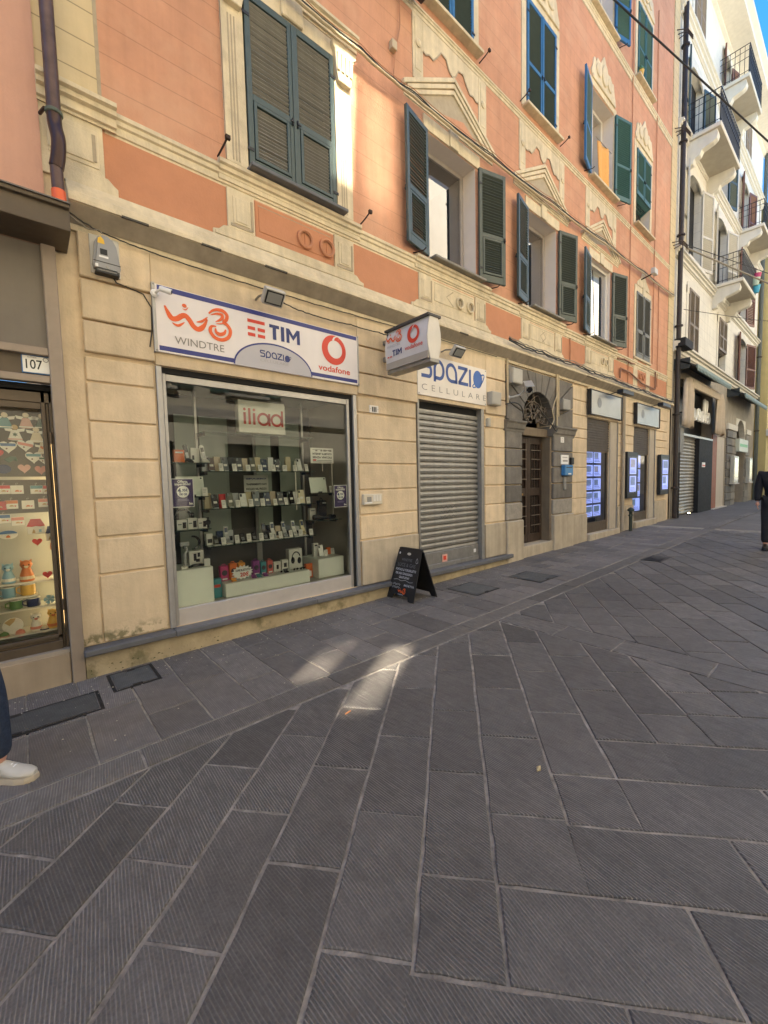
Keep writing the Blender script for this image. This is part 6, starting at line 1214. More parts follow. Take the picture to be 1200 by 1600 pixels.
placard(2.78, 3.12, 1.875, 2.07, .30, (('TIM', .78, .16, GREYP), ('INTERNET ILLIMITATO', .55, .17, None), ('SENZA VINCOLI', .33, .17, None)), 'white placard about unlimited internet on a thin post at upper right'); pl_ = bpy.data.objects['placard']; B().box(3.095, 3.105, .31, .32, 1.16, 1.88).build('post', OFFWHITE, pl_); B().quad((2.81, .298, 1.905), (2.86, .298, 1.905), (2.86, .298, 1.925), (2.81, .298, 1.925)).build('red_mark', REDP, pl_); B().quad((2.87, .298, 1.908), (3.09, .298, 1.908), (3.09, .298, 1.915), (2.87, .298, 1.915)).build('fine_print', GREYP, pl_); B().quad((2.81, .298, 1.888), (3.09, .298, 1.888), (3.09, .298, 1.895), (2.81, .298, 1.895)).build('fine_print', GREYP, pl_)
placard(2.03, 2.34, 1.535, 1.735, .60, (('SPAZIO', .75, .10, NAVY2), ('TRASFERIMENTO DATI', .40, .16, None), ('INCLUSO NEL PREZZO', .12, .16, None)), 'grey placard about data transfer standing behind the middle phones', M('grey_card', (.45, .45, .40), .6))
for x0, x1, z0, z1, lab in ((1.093, 1.297, 1.413, 1.693, 'purple offer poster with white price circle at the left of the pane'), (2.953, 3.152, 1.312, 1.592, 'purple offer poster with white price circle at the right of the pane')):
    t = thing('offer_poster', lab, 'poster', ((x0+x1)/2, .075, z0), 'purple offer posters stuck inside the pane'); w, h = x1-x0, z1-z0; B().box(x0, x1, .066, .069, z0, z1).build('white_border', WHITEP, t); B().box(x0+.008, x1-.008, .0645, .0655, z0+.008, z1-.008).build('purple_field', M('poster_purple', (.05, .03, .13), .4, var=.25, vscale=6), t)
    B().disc((0, 0), w*.28, w*.28, ((x0+x1)/2, .0638, z0+h*.54), UX, UZ, 22).build('white_circle', WHITEP, t); text('Offerta', .034, WHITEP, t, ((x0+x1)/2-.045, .0637, z1-.042), width=.09, off=.001); text('imperdibile!', .034, WHITEP, t, (x0+.03, .0637, z1-.066), width=w-.06, off=.001)
    text('4', .06, NAVY2, t, ((x0+x1)/2-.048, .063, z0+h*.54-.008), off=.002); text(',95€', .036, NAVY2, t, ((x0+x1)/2-.012, .063, z0+h*.54+.002), width=.055, off=.001); text('100 GB', .03, NAVY2, t, ((x0+x1)/2-.035, .063, z0+h*.54-.035), width=.07, off=.001); text('ho.', .03, WHITEP, t, (x1-.05, .0637, z0+.025), off=.002)
    for q in range(2): B().quad((x0+.05, .0637, z0+.062+.012*q), (x1-.05, .0637, z0+.062+.012*q), (x1-.05, .0637, z0+.066+.012*q), (x0+.05, .0637, z0+.066+.012*q)).build('small_print', M('lilac_print', (.3, .28, .45), .5), t)
# left side goods
box(1.165, 1.265, 1.857, 1.98, .20, M('orange_carton', (.62, .13, .02), .5, var=.05), 'gadget_box', 'orange gadget box on the upper left shelf', prints=((.15, .85, .72, .84, WHITEP),))
def cordless(x, z, c, lab, y=.22):
    t = thing('cordless_phone', lab, 'telephone', (x, y, z)); G().lathe([(.045, 0), (.05, .008), (.03, .03), (.02, .035)], 14, m=Matrix.Translation((x, y, z+.001)) @ Matrix.Diagonal((1, .8, 1, 1))).build('cradle', PH[c], t, smooth=True); m = Matrix.Translation((x-.01, y, z+.025)) @ Matrix.Rotation(R(-10), 4, 'Y'); G().box(-.022, .022, -.012, .012, 0, .155, m).build('handset', PH[c], t, bev=.008, seg=2); G().box(-.014, .014, -.0145, -.012, .085, .13, m).build('screen', PH['charcoal'], t); G().box(-.014, .014, -.0142, -.012, .02, .075, m).build('keypad', PH['silver'], t)
cordless(1.31, 1.857, 'black', 'black cordless phone beside the orange box'); box(1.345, 1.43, 1.857, 2.0, .27, M('white_carton', (.60, .59, .54), .5), 'phone_box', 'white phone box behind the white cordless phone', prints=((.15, .4, .2, .5, PH['charcoal']),)); cordless(1.47, 1.857, 'white', 'white cordless phone on its cradle at upper left')
def tablet(x0, x1, z0, z1, y, lab):
    t = thing('tablet', lab, 'tablet', ((x0+x1)/2, y, z0)); m = Matrix.Translation((x0, y, z0+.002)) @ Matrix.Rotation(R(-12), 4, 'X'); G().box(0, x1-x0, -.004, .004, 0, z1-z0, m).build('body', M('pale_tablet', (.62, .66, .58), .3, var=.02), t, bev=.003); G().lathe([(.001, .003), (.009, .002), (.01, 0)], 10, m=m @ Matrix.Translation((x1-x0-.025, -.004, z1-z0-.02)) @ Matrix.Rotation(R(90), 4, 'X')).build('lens', PH['black'], t); G().box((x1-x0)*.45, (x1-x0)*.65, -.02, .02, -.004, .012, m).build('stand', PH['charcoal'], t)
tablet(1.20, 1.47, 1.512, 1.72, .28, 'pale tablet standing behind the left offer poster'); tablet(2.80, 3.05, 1.498, 1.70, .36, 'pale tablet on the short right shelf'); card(3.10, 1.498, 'white price card beside the right tablet', None, y=.34, h=.09); card(1.46, 1.512, 'white price card beside the left tablet', None, y=.25, h=.09)
WC = M('white_carton')
for k, (a, b, lab) in enumerate(((1.165, 1.26, 'white watch box, leftmost on the lower left shelf'), (1.268, 1.36, 'white watch box with a black watch printed on it'), (1.368, 1.455, 'white earphone box, third on the lower left shelf'))): box(a, b, 1.177, 1.28+.01*(k == 1), .22, WC, 'gadget_box', lab, grp='boxes on the lower left shelf', prints=((.55, .9, .15, .75, PH['black']), (.1, .45, .5, .6, PH['slate grey'])))
t = thing('smart_watch', 'round black smart watch standing on the lower left shelf', 'watch', (1.478, .22, 1.177)); s = G().lathe([(.001, .0), (.028, .0), (.03, .006), (.026, .012), (.001, .012)], 18, m=Matrix.Translation((1.465, .225, 1.235)) @ Matrix.Rotation(R(90), 4, 'X')); s.build('dial', PH['black'], t); B().box(1.452, 1.478, .222, .23, 1.178, 1.21).build('strap', PH['charcoal'], t); B().box(1.452, 1.478, .222, .23, 1.262, 1.29).build('strap', PH['charcoal'], t)
t = thing('headset', 'dark headset lying on the boxes below the left poster', 'headset', (1.24, .26, 1.28)); B().tube([(x, .27, z) for x, z in arc(1.24, 1.31, .07, -10, 190, 12)], .012, 7).build('headband', PH['black'], t, smooth=True); [G().lathe([(.02, 0), (.032, .01), (.03, .03), (.01, .034)], 12, m=Matrix.Translation((1.24+q*.07, .27, 1.315)) @ Matrix.Rotation(R(90*q), 4, 'Y')).build('ear_cup', PH['charcoal'], t) for q in (-1, 1)]
def plinth(x0, x1, y0, y1, z, lab):
    return tag(B().box(x0, x1, y0, y1, .4215, z).build('display_plinth', SHOPWHITE, None, bev=.006), lab, 'plinth', 'white display plinths')
plinth(1.095, 1.455, .10, .5, .79, 'white display plinth at the left end of the shop window'); plinth(1.585, 2.61, .13, .5, .572, 'long low white display plinth with the bright speakers'); plinth(2.78, 3.17, .20, .6, .665, 'white display plinth at the right end of the shop window')
t = thing('phone_gimbal', 'white phone stabiliser standing on the left plinth', 'gimbal', (1.23, .25, .79)); B().tube([(1.23, .25, .791), (1.23, .25, .93)], .014, 8).build('grip', PH['silver'], t, smooth=True); [B().tube([(1.23, .25, .83), (1.23+.05*math.cos(a), .25+.05*math.sin(a), .791)], .005, 5).build('leg', PH['silver'], t) for a in (.4, 2.5, 4.6)]; B().tube([(1.23, .25, .93), (1.255, .25, .955), (1.25, .25, .99), (1.225, .25, 1.0)], .011, 7).build('arm', PH['silver'], t, smooth=True); B().box(1.19, 1.275, .24, .26, 1.01, 1.05).build('clamp', PH['silver'], t, bev=.004); G().lathe([(.016, 0), (.016, .03)], 10, c=(1.228, .25, .985)).build('motor', PH['slate grey'], t)
box(1.285, 1.43, .791, .95, .30, WC, 'headphone_box', 'white box with black headphones printed on it on the left plinth', d=.07, prints=((.3, .5, .3, .8, PH['black']), (.45, .72, .2, .42, PH['black']), (.58, .76, .55, .85, PH['black'])))
t = thing('ring_light', 'black curved light ring standing on the headphone box', 'ring light', (1.36, .33, .951)); B().tube([(x, .335, z) for x, z in arc(1.335, 1.025, .068, -80, 95, 14)], [.008+.006*math.sin(math.pi*k/14) for k in range(15)], 7).build('ring', PH['black'], t, smooth=True); B().box(1.33, 1.36, .325, .345, .9515, .962).build('foot', PH['black'], t)
box(1.10, 1.155, .791, .97, .28, WC, 'gadget_box', 'narrow white box at the far left of the left plinth', prints=((.5, .95, .15, .7, PH['black']),)); box(1.395, 1.455, .791, .86, .18, M('white_plastic'), 'charger_cube', 'small white charger cube at the right corner of the left plinth'); box(1.165, 1.225, .791, .815, .15, CARD, 'price_card', 'flat white price card at the front of the left plinth', 'price card'); tag(B().tube(smooth_line([(1.24, .16, .80), (1.29, .18, .81), (1.35, .17, .812), (1.39, .20, .80)], 4), .014, 7).build('black_pouch', PH['black'], None, smooth=True), 'black cable pouch lying on the left plinth', 'pouch')
# bright speakers
SPK = {k: M('speaker_'+k, c, .45, var=.08, vscale=30) for k, c in dict(pink=(.45, .05, .16), orange=(.66, .16, .04), amber=(.7, .30, .05), violet=(.22, .05, .22), teal=(.06, .24, .26), coral=(.52, .11, .09)).items()}
def speaker(x, z, r, h, c, lab):
    t = thing('bluetooth_speaker', lab, 'speaker', (x, .31, z), 'bright bluetooth speakers'); m = Matrix.Translation((x, .31, z+.001)); G().box(-r, r, -.03, .03, 0, h, m).build('carton', SPK[c], t, bev=.006); G().lathe([(.001, .003), (r*.6, .003), (r*.7, 0)], 14, m=Matrix.Translation((x, .28, z+h*.55)) @ Matrix.Rotation(R(90), 4, 'X')).build('cone', M('speaker_cone', (.05, .04, .05), .5), t); G().box(-r*.6, r*.6, -.031, -.0302, h*.08, h*.18, m).build('print', WHITEP, t); B().tube([(x-r*.5, .31, z+h), (x-r*.3, .31, z+h+.018), (x+r*.3, .31, z+h+.018), (x+r*.5, .31, z+h)], .005, 6).build('strap', SPK[c], t)
for k, (x, r, h, c) in enumerate(((1.635, .045, .165, 'pink'), (1.735, .042, .18, 'orange'), (1.83, .04, .175, 'amber'), (2.0, .042, .175, 'violet'), (2.088, .036, .15, 'teal'), (2.17, .036, .155, 'coral'))): speaker(x, .572, r, h, c, f'{c} bluetooth speaker pack, {ORD[k]} from the left on the long plinth')
t = thing('price_burst', 'white star burst placard reading Cuffie Bluetooth 20 euro before the orange speakers', 'placard', (1.82, .22, .573)); P = [(1.815+(.125 if k % 2 else .098)*math.cos(2*math.pi*k/32), .65+(.082 if k % 2 else .062)*math.sin(2*math.pi*k/32)) for k in range(32)]; B().prism(P, .23, .234).build('burst', WHITEP, t); text('CUFFIE BLUETOOTH', .032, BLACKP, t, (1.735, .2285, .665), width=.165, off=.0012); text('20€', .06, REDP, t, (1.785, .2285, .605), off=.002)
for k, (x, c, nm) in enumerate(((1.70, 'amber', 'amber'), (1.93, 'violet', 'dark violet'), (1.99, 'teal', 'teal'), (2.07, 'violet', 'plum'), (2.33, 'violet', 'black'))):
    t = thing('earbud_case', f'open {nm} earbud case on the long plinth, {ORD[k]} from the left', 'earbuds', (x, .19, .572), 'earbud cases'); m_ = SPK[c] if nm != 'black' else PH['black']; G().box(-.026, .026, -.016, .016, .0, .016, Matrix.Translation((x, .19, .573))).build('base', m_, t, bev=.005); G().box(-.026, .026, -.004, .004, 0, .024, Matrix.Translation((x, .207, .586)) @ Matrix.Rotation(R(-25), 4, 'X')).build('lid', m_, t, bev=.003)
box(2.235, 2.325, .573, .69, .32, WC, 'gadget_box', 'white smart watch box on the long plinth', prints=((.35, .68, .25, .7, PH['black']),)); box(2.345, 2.43, .573, .70, .33, WC, 'gadget_box', 'white earbud box next to the headphone box', prints=((.3, .75, .3, .7, PH['black']), (.05, .95, .02, .15, PH['slate grey'])))
t = box(2.45, 2.63, .573, .81, .34, WC, 'headphone_box', 'large white box with black headphones printed on it on the long plinth', d=.08); s = B(); s.ribbon(arc(2.545, .70, .055, 15, 175, 12, .075), .014, (0, .338, 0), UX, UZ); s.disc((0, 0), .026, .042, (2.50, .338, .675), UX, UZ, 14); s.disc((0, 0), .026, .042, (2.588, .338, .665), UX, UZ, 14); s.build('headphone_print', PH['black'], t)
for k, (x, y) in enumerate(((2.30, .22), (2.47, .22), (2.55, .20))):
    t = thing('sunglasses', 'dark sunglasses, '+('left', 'middle', 'right')+' pair at the front of the long plinth' if False else 'dark sunglasses lying at the front of the long plinth, '+('leftmost', 'middle', 'rightmost')[k]+' pair', 'sunglasses', (x, y, .573), 'sunglasses on the long plinth'); [G().disc((0, 0), .017, .013, (x+q*.02, y, .588), UX, UZ, 12).build('lens', PH['black'], t) for q in (-1, 1)]; B().tube([(x-.037, y, .592), (x, y-.003, .594), (x+.037, y, .592)], .003, 5).build('bridge', PH['black'], t); [B().tube([(x+q*.037, y, .592), (x+q*.036, y+.05, .578)], .0025, 5).build('temple', PH['black'], t) for q in (-1, 1)]
box(1.475, 1.57, .4225, .63, .20, SPK['teal'], 'gadget_box', 'tall teal gadget box on the window floor between the plinths', d=.05, prints=((.15, .85, .55, .7, REDP),)); box(2.67, 2.765, .4225, .605, .32, M('orange_carton'), 'gadget_box', 'tall orange gadget box on the window floor near the right plinth', d=.05, prints=((.2, .8, .1, .5, WHITEP),))
box(2.84, 2.91, .666, .83, .40, WC, 'phone_box', 'tall white phone box on the right plinth', prints=((.2, .8, .8, .9, PH['charcoal']),)); phone(2.92, .666, 'white', 'white smartphone leaning before the tall box on the right plinth', None, y=.36); card(2.985, .666, 'pink and white price card on the right plinth', None, y=.34, h=.085); box(3.05, 3.115, .666, .76, .42, M('orange_carton'), 'gadget_box', 'small orange box on the right plinth', d=.03); card(3.14, .666, 'white price card beside the small orange box', None, y=.40, h=.08)
t = thing('router', 'black game router with upright tower on the short right shelf', 'router', (2.95, .33, 1.15)); B().box(2.88, 3.0, .30, .37, 1.185, 1.40).build('tower', PH['black'], t, bev=.008); B().tube(smooth_line([(2.79, .31, 1.19), (2.86, .30, 1.185), (2.95, .29, 1.18), (3.05, .30, 1.185), (3.12, .32, 1.18)], 4), .03, 8).build('base_cushion', PH['black'], t, smooth=True); B().tube([(2.91, .33, 1.40), (2.92, .33, 1.435), (2.94, .33, 1.43), (2.95, .33, 1.40)], .006, 6).build('loop', PH['black'], t); B().box(2.93, 2.98, .296, .30, 1.36, 1.375).build('badge', PH['silver'], t)
box(2.80, 2.89, 1.15, 1.30, .40, WC, 'gadget_box', 'white box behind the black router', prints=((.2, .8, .75, .85, PH['slate grey']),)); tag(B().box(2.555, 2.567, .305, .312, 1.30, 1.90).build('white_post', OFFWHITE), 'thin white post rising before the top row of phones', 'post')
# ------------------------------------------------------------------ fittings on the facade
t = thing('alarm_box', 'grey alarm siren box with a yellow sticker high on the left pier', 'alarm box', (.66, -.02, 3.4))
B().box(.553, .765, -.035, .0, 3.395, 3.705).build('back_plate', M('pale_back_plate', (.55, .52, .46), .5, var=.05), t, bev=.004)
P = [(.575, 3.40), (.745, 3.40), (.758, 3.45), (.735, 3.62), (.70, 3.685), (.62, 3.69), (.585, 3.63), (.562, 3.45)]
B().prism(P, -.115, -.03).build('cover', M('grey_siren_cover', (.30, .30, .30), .45, var=.06, vscale=8), t, bev=.018, seg=2)
B().box(.578, .745, -.105, -.03, 3.385, 3.40).build('siren_slot', BLACKM, t); B().prism([(.60, 3.61), (.65, 3.61), (.645, 3.645), (.625, 3.665), (.605, 3.65)], -.1165, -.114).build('yellow_sticker', M('yellow_sticker', (.75, .45, .04), .5), t); B().box(.605, .67, -.1165, -.114, 3.50, 3.515).build('white_label', WHITEP, t); B().box(.615, .665, -.1165, -.114, 3.525, 3.57).build('dark_label', BLACKP, t)
G().lathe([(.001, .004), (.012, .003), (.013, 0)], 10, m=Matrix.Translation((.66, -.115, 3.435)) @ Matrix.Rotation(R(90), 4, 'X')).build('lock', STEEL, t); B().box(.575, .595, -.125, -.11, 3.415, 3.44).build('led', WHITEP, t); B().box(.565, .755, -.117, -.113, 3.462, 3.467).build('seam', BLACKP, t)
def bullet(name, lab, p, d, L_, r, m_, arm, hood=False):
    t = thing(name, lab, 'camera', p); p = Vector(p); d = Vector(d).normalized(); q = d.to_track_quat('Z', 'Y').to_matrix().to_4x4(); mm = Matrix.Translation(p) @ q
    if hood: G().box(-r, r, -r*.9, r*.9, 0, L_, mm).build('housing', m_, t, bev=r*.3, seg=2); G().box(-r*1.15, r*1.15, r*.95, r*1.15, -.02, L_*1.12, mm).build('sun_shield', m_, t, bev=.004)
    else: G().lathe([(r*.8, 0), (r, .02), (r, L_), (r*.85, L_)], 16, m=mm).build('housing', m_, t, smooth=True)
    G().lathe([(.001, L_+.003), (r*.7, L_+.002), (r*.82, L_-.004)], 14, m=mm).build('lens_plate', PH['black'], t)
    B().tube([p+d*L_*.2]+[Vector(a) for a in arm], .011 if not hood else .016, 8).build('arm', m_, t, smooth=True)
    G().lathe([(.03, 0), (.035, .008), (.02, .02)], 12, m=Matrix.Translation(Vector(arm[-1])+Vector((0, 0, 0))) @ Matrix.Rotation(R(90), 4, 'X')).build('mount', m_, t); return t
bullet('security_camera', 'small white bullet camera on the left end of the long sign', (1.04, -.13, 3.365), (.75, -.35, -.22), .10, .024, WHITE_PL, [(1.03, -.10, 3.35), (1.015, -.055, 3.34)])
bullet('security_camera', 'large silver security camera pointing left beside the portal arch', (6.86, -.30, 3.27), (-.42, -.30, -.22), .42, .062, M('silver_camera', (.55, .54, .50), .35, metal=.4, var=.05), [(6.82, -.20, 3.12), (6.72, -.08, 3.08), (6.70, -.03, 3.08)], True)
def flood(lab, x, z, y, w, h):
    t = thing('floodlight', lab, 'floodlight', (x, -.05, z), 'floodlights over the phone shop'); m = Matrix.Translation((x, y, z)) @ Matrix.Rotation(R(42), 4, 'X')
    G().box(-w/2, w/2, -.022, .04, -h/2, h/2, m).build('body', M('pale_grey_casting', (.50, .48, .43), .45, metal=.3, var=.06), t, bev=.008); G().box(-w/2+.018, w/2-.018, -.028, -.02, -h/2+.018, h/2-.018, m).build('bezel', BLACKM, t); G().box(-w/2+.032, w/2-.032, -.031, -.027, -h/2+.03, h/2-.03, m).build('lamp_glass', M('dull_lamp_glass', (.26, .26, .25), .2, var=.05), t)
    B().tube([(x-w*.3, y+.03, z+.03), (x-w*.3, -.10, z+.06), (x-w*.3, -.02, z+.05)], .012, 6).build('arm', STEEL, t); G().lathe([(.034, 0), (.036, .01), (.034, .035), (.001, .036)], 16, m=Matrix.Translation((x+w*.55+.012, -.19, z+.055)) @ Matrix.Rotation(R(90), 4, 'X')).build('junction_box', M('cream_junction', (.55, .48, .34), .5), t); B().tube([(x+w*.55+.012, -.19, z+.055), (x+w*.5, -.03, z+.07)], .014, 6).build('cable_stub', BLACKM, t)
flood('floodlight with black rim above the long logo sign', 2.055, 3.50, -.29, .22, .16); flood('floodlight with black rim above the planet sign', 4.98, 3.50, -.28, .24, .16)
def wbox(name, lab, cat, x0, x1, z0, z1, m_, d=.09, y=-.02, lid=True, grp=None):
    t = thing(name, lab, cat, ((x0+x1)/2, y, z0), grp); B().box(x0, x1, y-d, y+.01, z0, z1).build('case', m_, t, bev=.008)
    if lid: B().box(x0+.015, x1-.015, y-d-.006, y-d, z0+.015, z1-.015).build('lid', m_, t, bev=.003)
    return t
PBX = M('grey_plastic_box', (.42, .39, .33), .5, var=.05)
wbox('junction_box', 'pale box above the security camera beside the portal', 'junction box', 6.66, 6.98, 3.32, 3.585, PBX, .12); wbox('junction_box', 'pale square box at the right end of the planet sign', 'junction box', 6.05, 6.32, 2.88, 3.10, PBX, .10, -.03); wbox('alarm_keypad', 'small beige keypad beside the roller shutter rail', 'keypad', 6.045, 6.13, 2.52, 2.665, PBX, .04, -.005)
wbox('junction_box', 'grey box hung on the stone right of the portal arch', 'junction box', 8.50, 8.82, 3.03, 3.25, M('grey_steel_box', (.30, .28, .24), .5, metal=.3), .12, -.03)
t = thing('gas_tap_box', 'cream gas tap box with worn stickers low on the middle pier', 'meter box', (3.5, 0, 1.32)); B().box(3.335, 3.655, -.05, .0, 1.325, 1.465).build('case', M('cream_plastic', (.62, .55, .42), .5, var=.06), t, bev=.008); B().box(3.39, 3.46, -.053, -.049, 1.365, 1.43).build('grey_dial', M('dial_grey', (.25, .24, .22), .5), t); B().box(3.35, 3.47, -.056, -.0505, 1.345, 1.36).build('label', WHITEP, t)
for k in range(3): B().box(3.49+.05*k, 3.53+.05*k, -.054, -.0495, 1.37, 1.45).build('sticker', M('sticker_paper', (.7, .66, .58), .6), t)
t = thing('wall_sticker', 'red and white warning sticker on the foot of the roller shutter', 'sticker', (4.99, .05, .36)); B().box(4.94, 5.06, .042, .044, .345, .465).build('paper', M('pink_sticker', (.72, .40, .33), .5), t); B().quad((4.965, .0415, .375), (5.035, .0415, .375), (5.035, .0415, .44), (4.965, .0415, .44)).build('red_print', REDP, t)
t = thing('wall_sticker', 'small white sticker on the right of the roller shutter foot', 'sticker', (5.77, .05, .4)); B().box(5.74, 5.80, .042, .044, .40, .46).build('paper', WHITEP, t)
# graffiti tag on the shutter
g = B(); rs = random.Random(11)
for r_ in range(3):
    P = [(4.93+k*.035, 1.20-.075*r_+.022*math.sin(k*2.1+r_)+.01*rs.random()) for k in range(12)]; g.ribbon(smooth_line(P, 4), .007, (0, .0565, 0), UX, UZ)
o = g.build('faded_graffiti', M('faded_graffiti', (.10, .095, .085), .7, var=.3)); tag(o, 'faded scribbled tag in the middle of the roller shutter', 'graffiti')
# right jamb of the portal
t = thing('number_tile', 'small pale number tile 2 under the right portal impost', 'number plate', (8.69, -.04, 2.38)); B().box(8.62, 8.76, -.045, -.03, 2.37, 2.49).build('tile', M('marble_tile'), t, bev=.003); text('2', .1, M('faded_print', (.35, .31, .26), .6), t, (8.66, -.0465, 2.395))
t = thing('name_plate', 'white name plate on the stone right of the portal door', 'plate', (8.8, -.04, 1.92)); B().box(8.63, 8.96, -.05, -.03, 1.915, 2.115).build('plate', WHITE_PL, t, bev=.004); B().box(8.68, 8.90, -.0515, -.0495, 2.06, 2.075).build('print_line', GREYP, t); B().box(8.70, 8.91, -.0515, -.0495, 1.975, 2.005).build('print_line', GREYP, t)
t = thing('letter_box', 'blue metal letter box on the stone right of the portal door', 'letter box', (8.85, -.04, 1.68)); B().box(8.66, 9.03, -.12, -.03, 1.68, 1.90).build('box', M('bright_blue_box', (.05, .20, .42), .4, var=.05), t, bev=.012); B().box(8.72, 8.97, -.124, -.119, 1.84, 1.86).build('slot', BLACKP, t); B().box(8.80, 8.93, -.1235, -.1195, 1.70, 1.73).build('label', WHITEP, t)
wbox('video_intercom', 'small black intercom with a bright spot beside the white plate', 'intercom', 9.04, 9.18, 1.92, 2.07, BLACKM, .05, -.02); wbox('door_bells', 'narrow steel bell panel below the blue letter box', 'door bell', 8.76, 8.87, 1.38, 1.66, STEEL, .02, -.03)
t = thing('paper_notice', 'white notice taped to the portal door bars', 'notice', (7.6, .27, 1.40)); B().box(7.50, 7.72, .255, .258, 1.40, 1.58).build('sheet', WHITEP, t); B().quad((7.58, .2545, 1.42), (7.66, .2545, 1.42), (7.66, .2545, 1.56), (7.58, .2545, 1.56)).build('dark_print', BLACKP, t)
t = thing('paper_notice', 'white advert sheet stuck in the left bars of the portal door', 'notice', (7.28, .27, 1.25)); B().prism([(7.20, 1.26), (7.38, 1.255), (7.36, 1.375), (7.20, 1.39)], .255, .258).build('sheet', WHITEP, t)
# thin grey pipe and valve post between the agencies
t = thing('thin_downpipe', 'thin beige pipe running down the pier between the agency doors', 'downpipe', (12.05, -.06, .2)); B().tube([(12.0, -.06, 3.74), (12.0, -.06, .2)], .045, 8).build('pipe', M('beige_pipe', (.36, .30, .22), .6, var=.1), t, smooth=True)
t = thing('valve_post', 'dark green iron valve post at the foot of the thin pipe', 'valve', (12.3, -.16, SL(12.3))); B().tube([(12.3, -.16, SL(12.3)), (12.3, -.16, .72)], .045, 8).build('post', M('dark_green_iron', (.03, .04, .03), .5, var=.2), t, smooth=True); G().lathe([(.05, 0), (.085, .02), (.085, .06), (.05, .09), (.02, .11)], 12, c=(12.3, -.16, .70)).build('cap', M('dark_green_iron'), t); B().tube([(12.2, -.16, .6), (12.4, -.16, .6)], .03, 8).build('outlet', M('dark_green_iron'), t)
for x, z0, z1 in ((6.62, 2.95, 3.74), (8.42, 2.62, 3.74), (8.48, 2.9, 3.74)): tag(B().tube([(x, -.05, z1), (x, -.055, (z0+z1)/2), (x+.01, -.05, z0)], .02, 7).build('conduit', CABLE_C, None, smooth=True), 'cream painted conduit '+{6.62: 'left of the portal arch', 8.42: 'right of the portal arch', 8.48: 'doubled beside the other right of the arch'}[x], 'conduit')
# loose cables by the arch
for k, P in enumerate(([(8.4, -.06, 3.3), (8.15, -.10, 3.0), (8.22, -.09, 2.8), (8.1, -.07, 2.62)], [(8.42, -.06, 2.66), (8.30, -.10, 2.58), (8.05, -.09, 2.75), (7.75, .02, 3.05)], [(6.34, -.20, 2.90), (6.7, -.16, 2.97), (7.0, -.10, 2.93), (7.15, -.06, 2.75)])):
    tag(B().tube(smooth_line(P, 6), .012, 6).build('loose_cable', CABLE_C if k == 0 else CABLE, None, smooth=True), ('pale cable looping over the right side of the lunette', 'dark cable hanging across the lunette grille', 'dark cable arm left of the portal arch under the camera')[k], 'cable')
# cable runs
def run(name, lab, pts, r, m_, sag=0., jit=.004, n=10, seed=1):
    rs = random.Random(seed); out = []
    for i in range(len(pts)-1):
        a, b = Vector(pts[i]), Vector(pts[i+1])
        for k in range(n): f = k/n; out.append(a.lerp(b, f)+Vector((0, rs.uniform(-jit, jit)*.5, rs.uniform(-jit, jit)-sag*4*f*(1-f))))
    out.append(Vector(pts[-1])); return tag(B().tube(out, r, 6).build(name, m_, None, smooth=True), lab, 'cable')
run('facade_cable', 'thin black cable running under the cornice from the left corner', [(.40, -.10, 3.80), (.60, -.06, 3.735), (.95, -.05, 3.70), (1.4, -.04, 3.685), (2.2, -.04, 3.68), (3.2, -.04, 3.69), (4.6, -.05, 3.72), (6.3, -.05, 3.72)], .006, CABLE, .004)
run('facade_cable', 'white lead from the left corner to the grey alarm box', [(.36, -.12, 3.79), (.55, -.07, 3.715), (.62, -.10, 3.72), (.64, -.10, 3.70)], .005, CABLE_G, .0)
run('facade_cable', 'thin cable dropping from the alarm box to the long sign', [(.70, -.05, 3.40), (.73, -.03, 3.36), (.80, -.025, 3.35), (.93, -.03, 3.32), (.99, -.03, 3.22), (.985, -.03, 3.02), (.96, -.03, 2.87)], .005, CABLE, 0, .002)
run('facade_cable', 'twin cable under the cornice from the floodlight to the hanging sign', [(2.25, -.10, 3.57), (2.6, -.05, 3.55), (3.2, -.05, 3.56), (3.62, -.08, 3.55), (3.72, -.2, 3.50)], .007, CABLE, .01)
for k, dz in enumerate((0., .035, .06, .10)):
    run('facade_cable', ('thick cream covered cable run along the first floor over the pediments', 'thin black cable just above the cream covered run', 'second thin black cable above the cream covered run', 'topmost loose thin cable over the pediments')[k], [(2.3, -.14, 6.76+dz), (3.4, -.14, 6.74+dz), (4.3, -.12, 6.76+dz), (6.1, -.11, 6.80+dz*1.3), (8.2, -.10, 6.90+dz*1.3), (10.6, -.10, 7.02+dz*1.3), (13.2, -.09, 7.14+dz), (15.9, -.08, 7.25+dz)], (.018, .007, .007, .005)[k], (CABLE_C, CABLE, CABLE, CABLE_O)[k], .02+.012*k, .006, 10, k)
for k, dz in enumerate((0., .03, .07)):
    run('facade_cable', ('black cable lying on the cornice right of the portal', 'second black cable lying on the cornice right of the portal', 'pale slack cable over the cornice right of the portal')[k], [(6.5, -.17, 4.0+dz), (7.6, -.17, 3.98+dz), (9.0, -.17, 3.99+dz), (11., -.17, 3.97+dz), (13, -.17, 3.96+dz), (15.8, -.16, 3.95+dz)], .013 if k < 2 else .009, (CABLE, CABLE, CABLE_G)[k], .03, .012, 12, 5+k)
t = thing('cable_box', 'small painted junction box where cables climb the orange wall', 'junction box', (4.02, -.05, 7.25)); B().box(3.98, 4.07, -.07, .0, 7.22, 7.33).build('case', M('painted_cable_box', (.5, .4, .26), .6), t, bev=.006)
run('facade_cable', 'painted cable climbing from the small junction box beside the pediment', [(4.02, -.04, 6.9), (4.06, -.04, 7.22), (4.16, -.03, 7.6), (4.17, -.03, 8.3), (4.17, -.03, 9.5)], .009, CABLE_O, 0, .003)
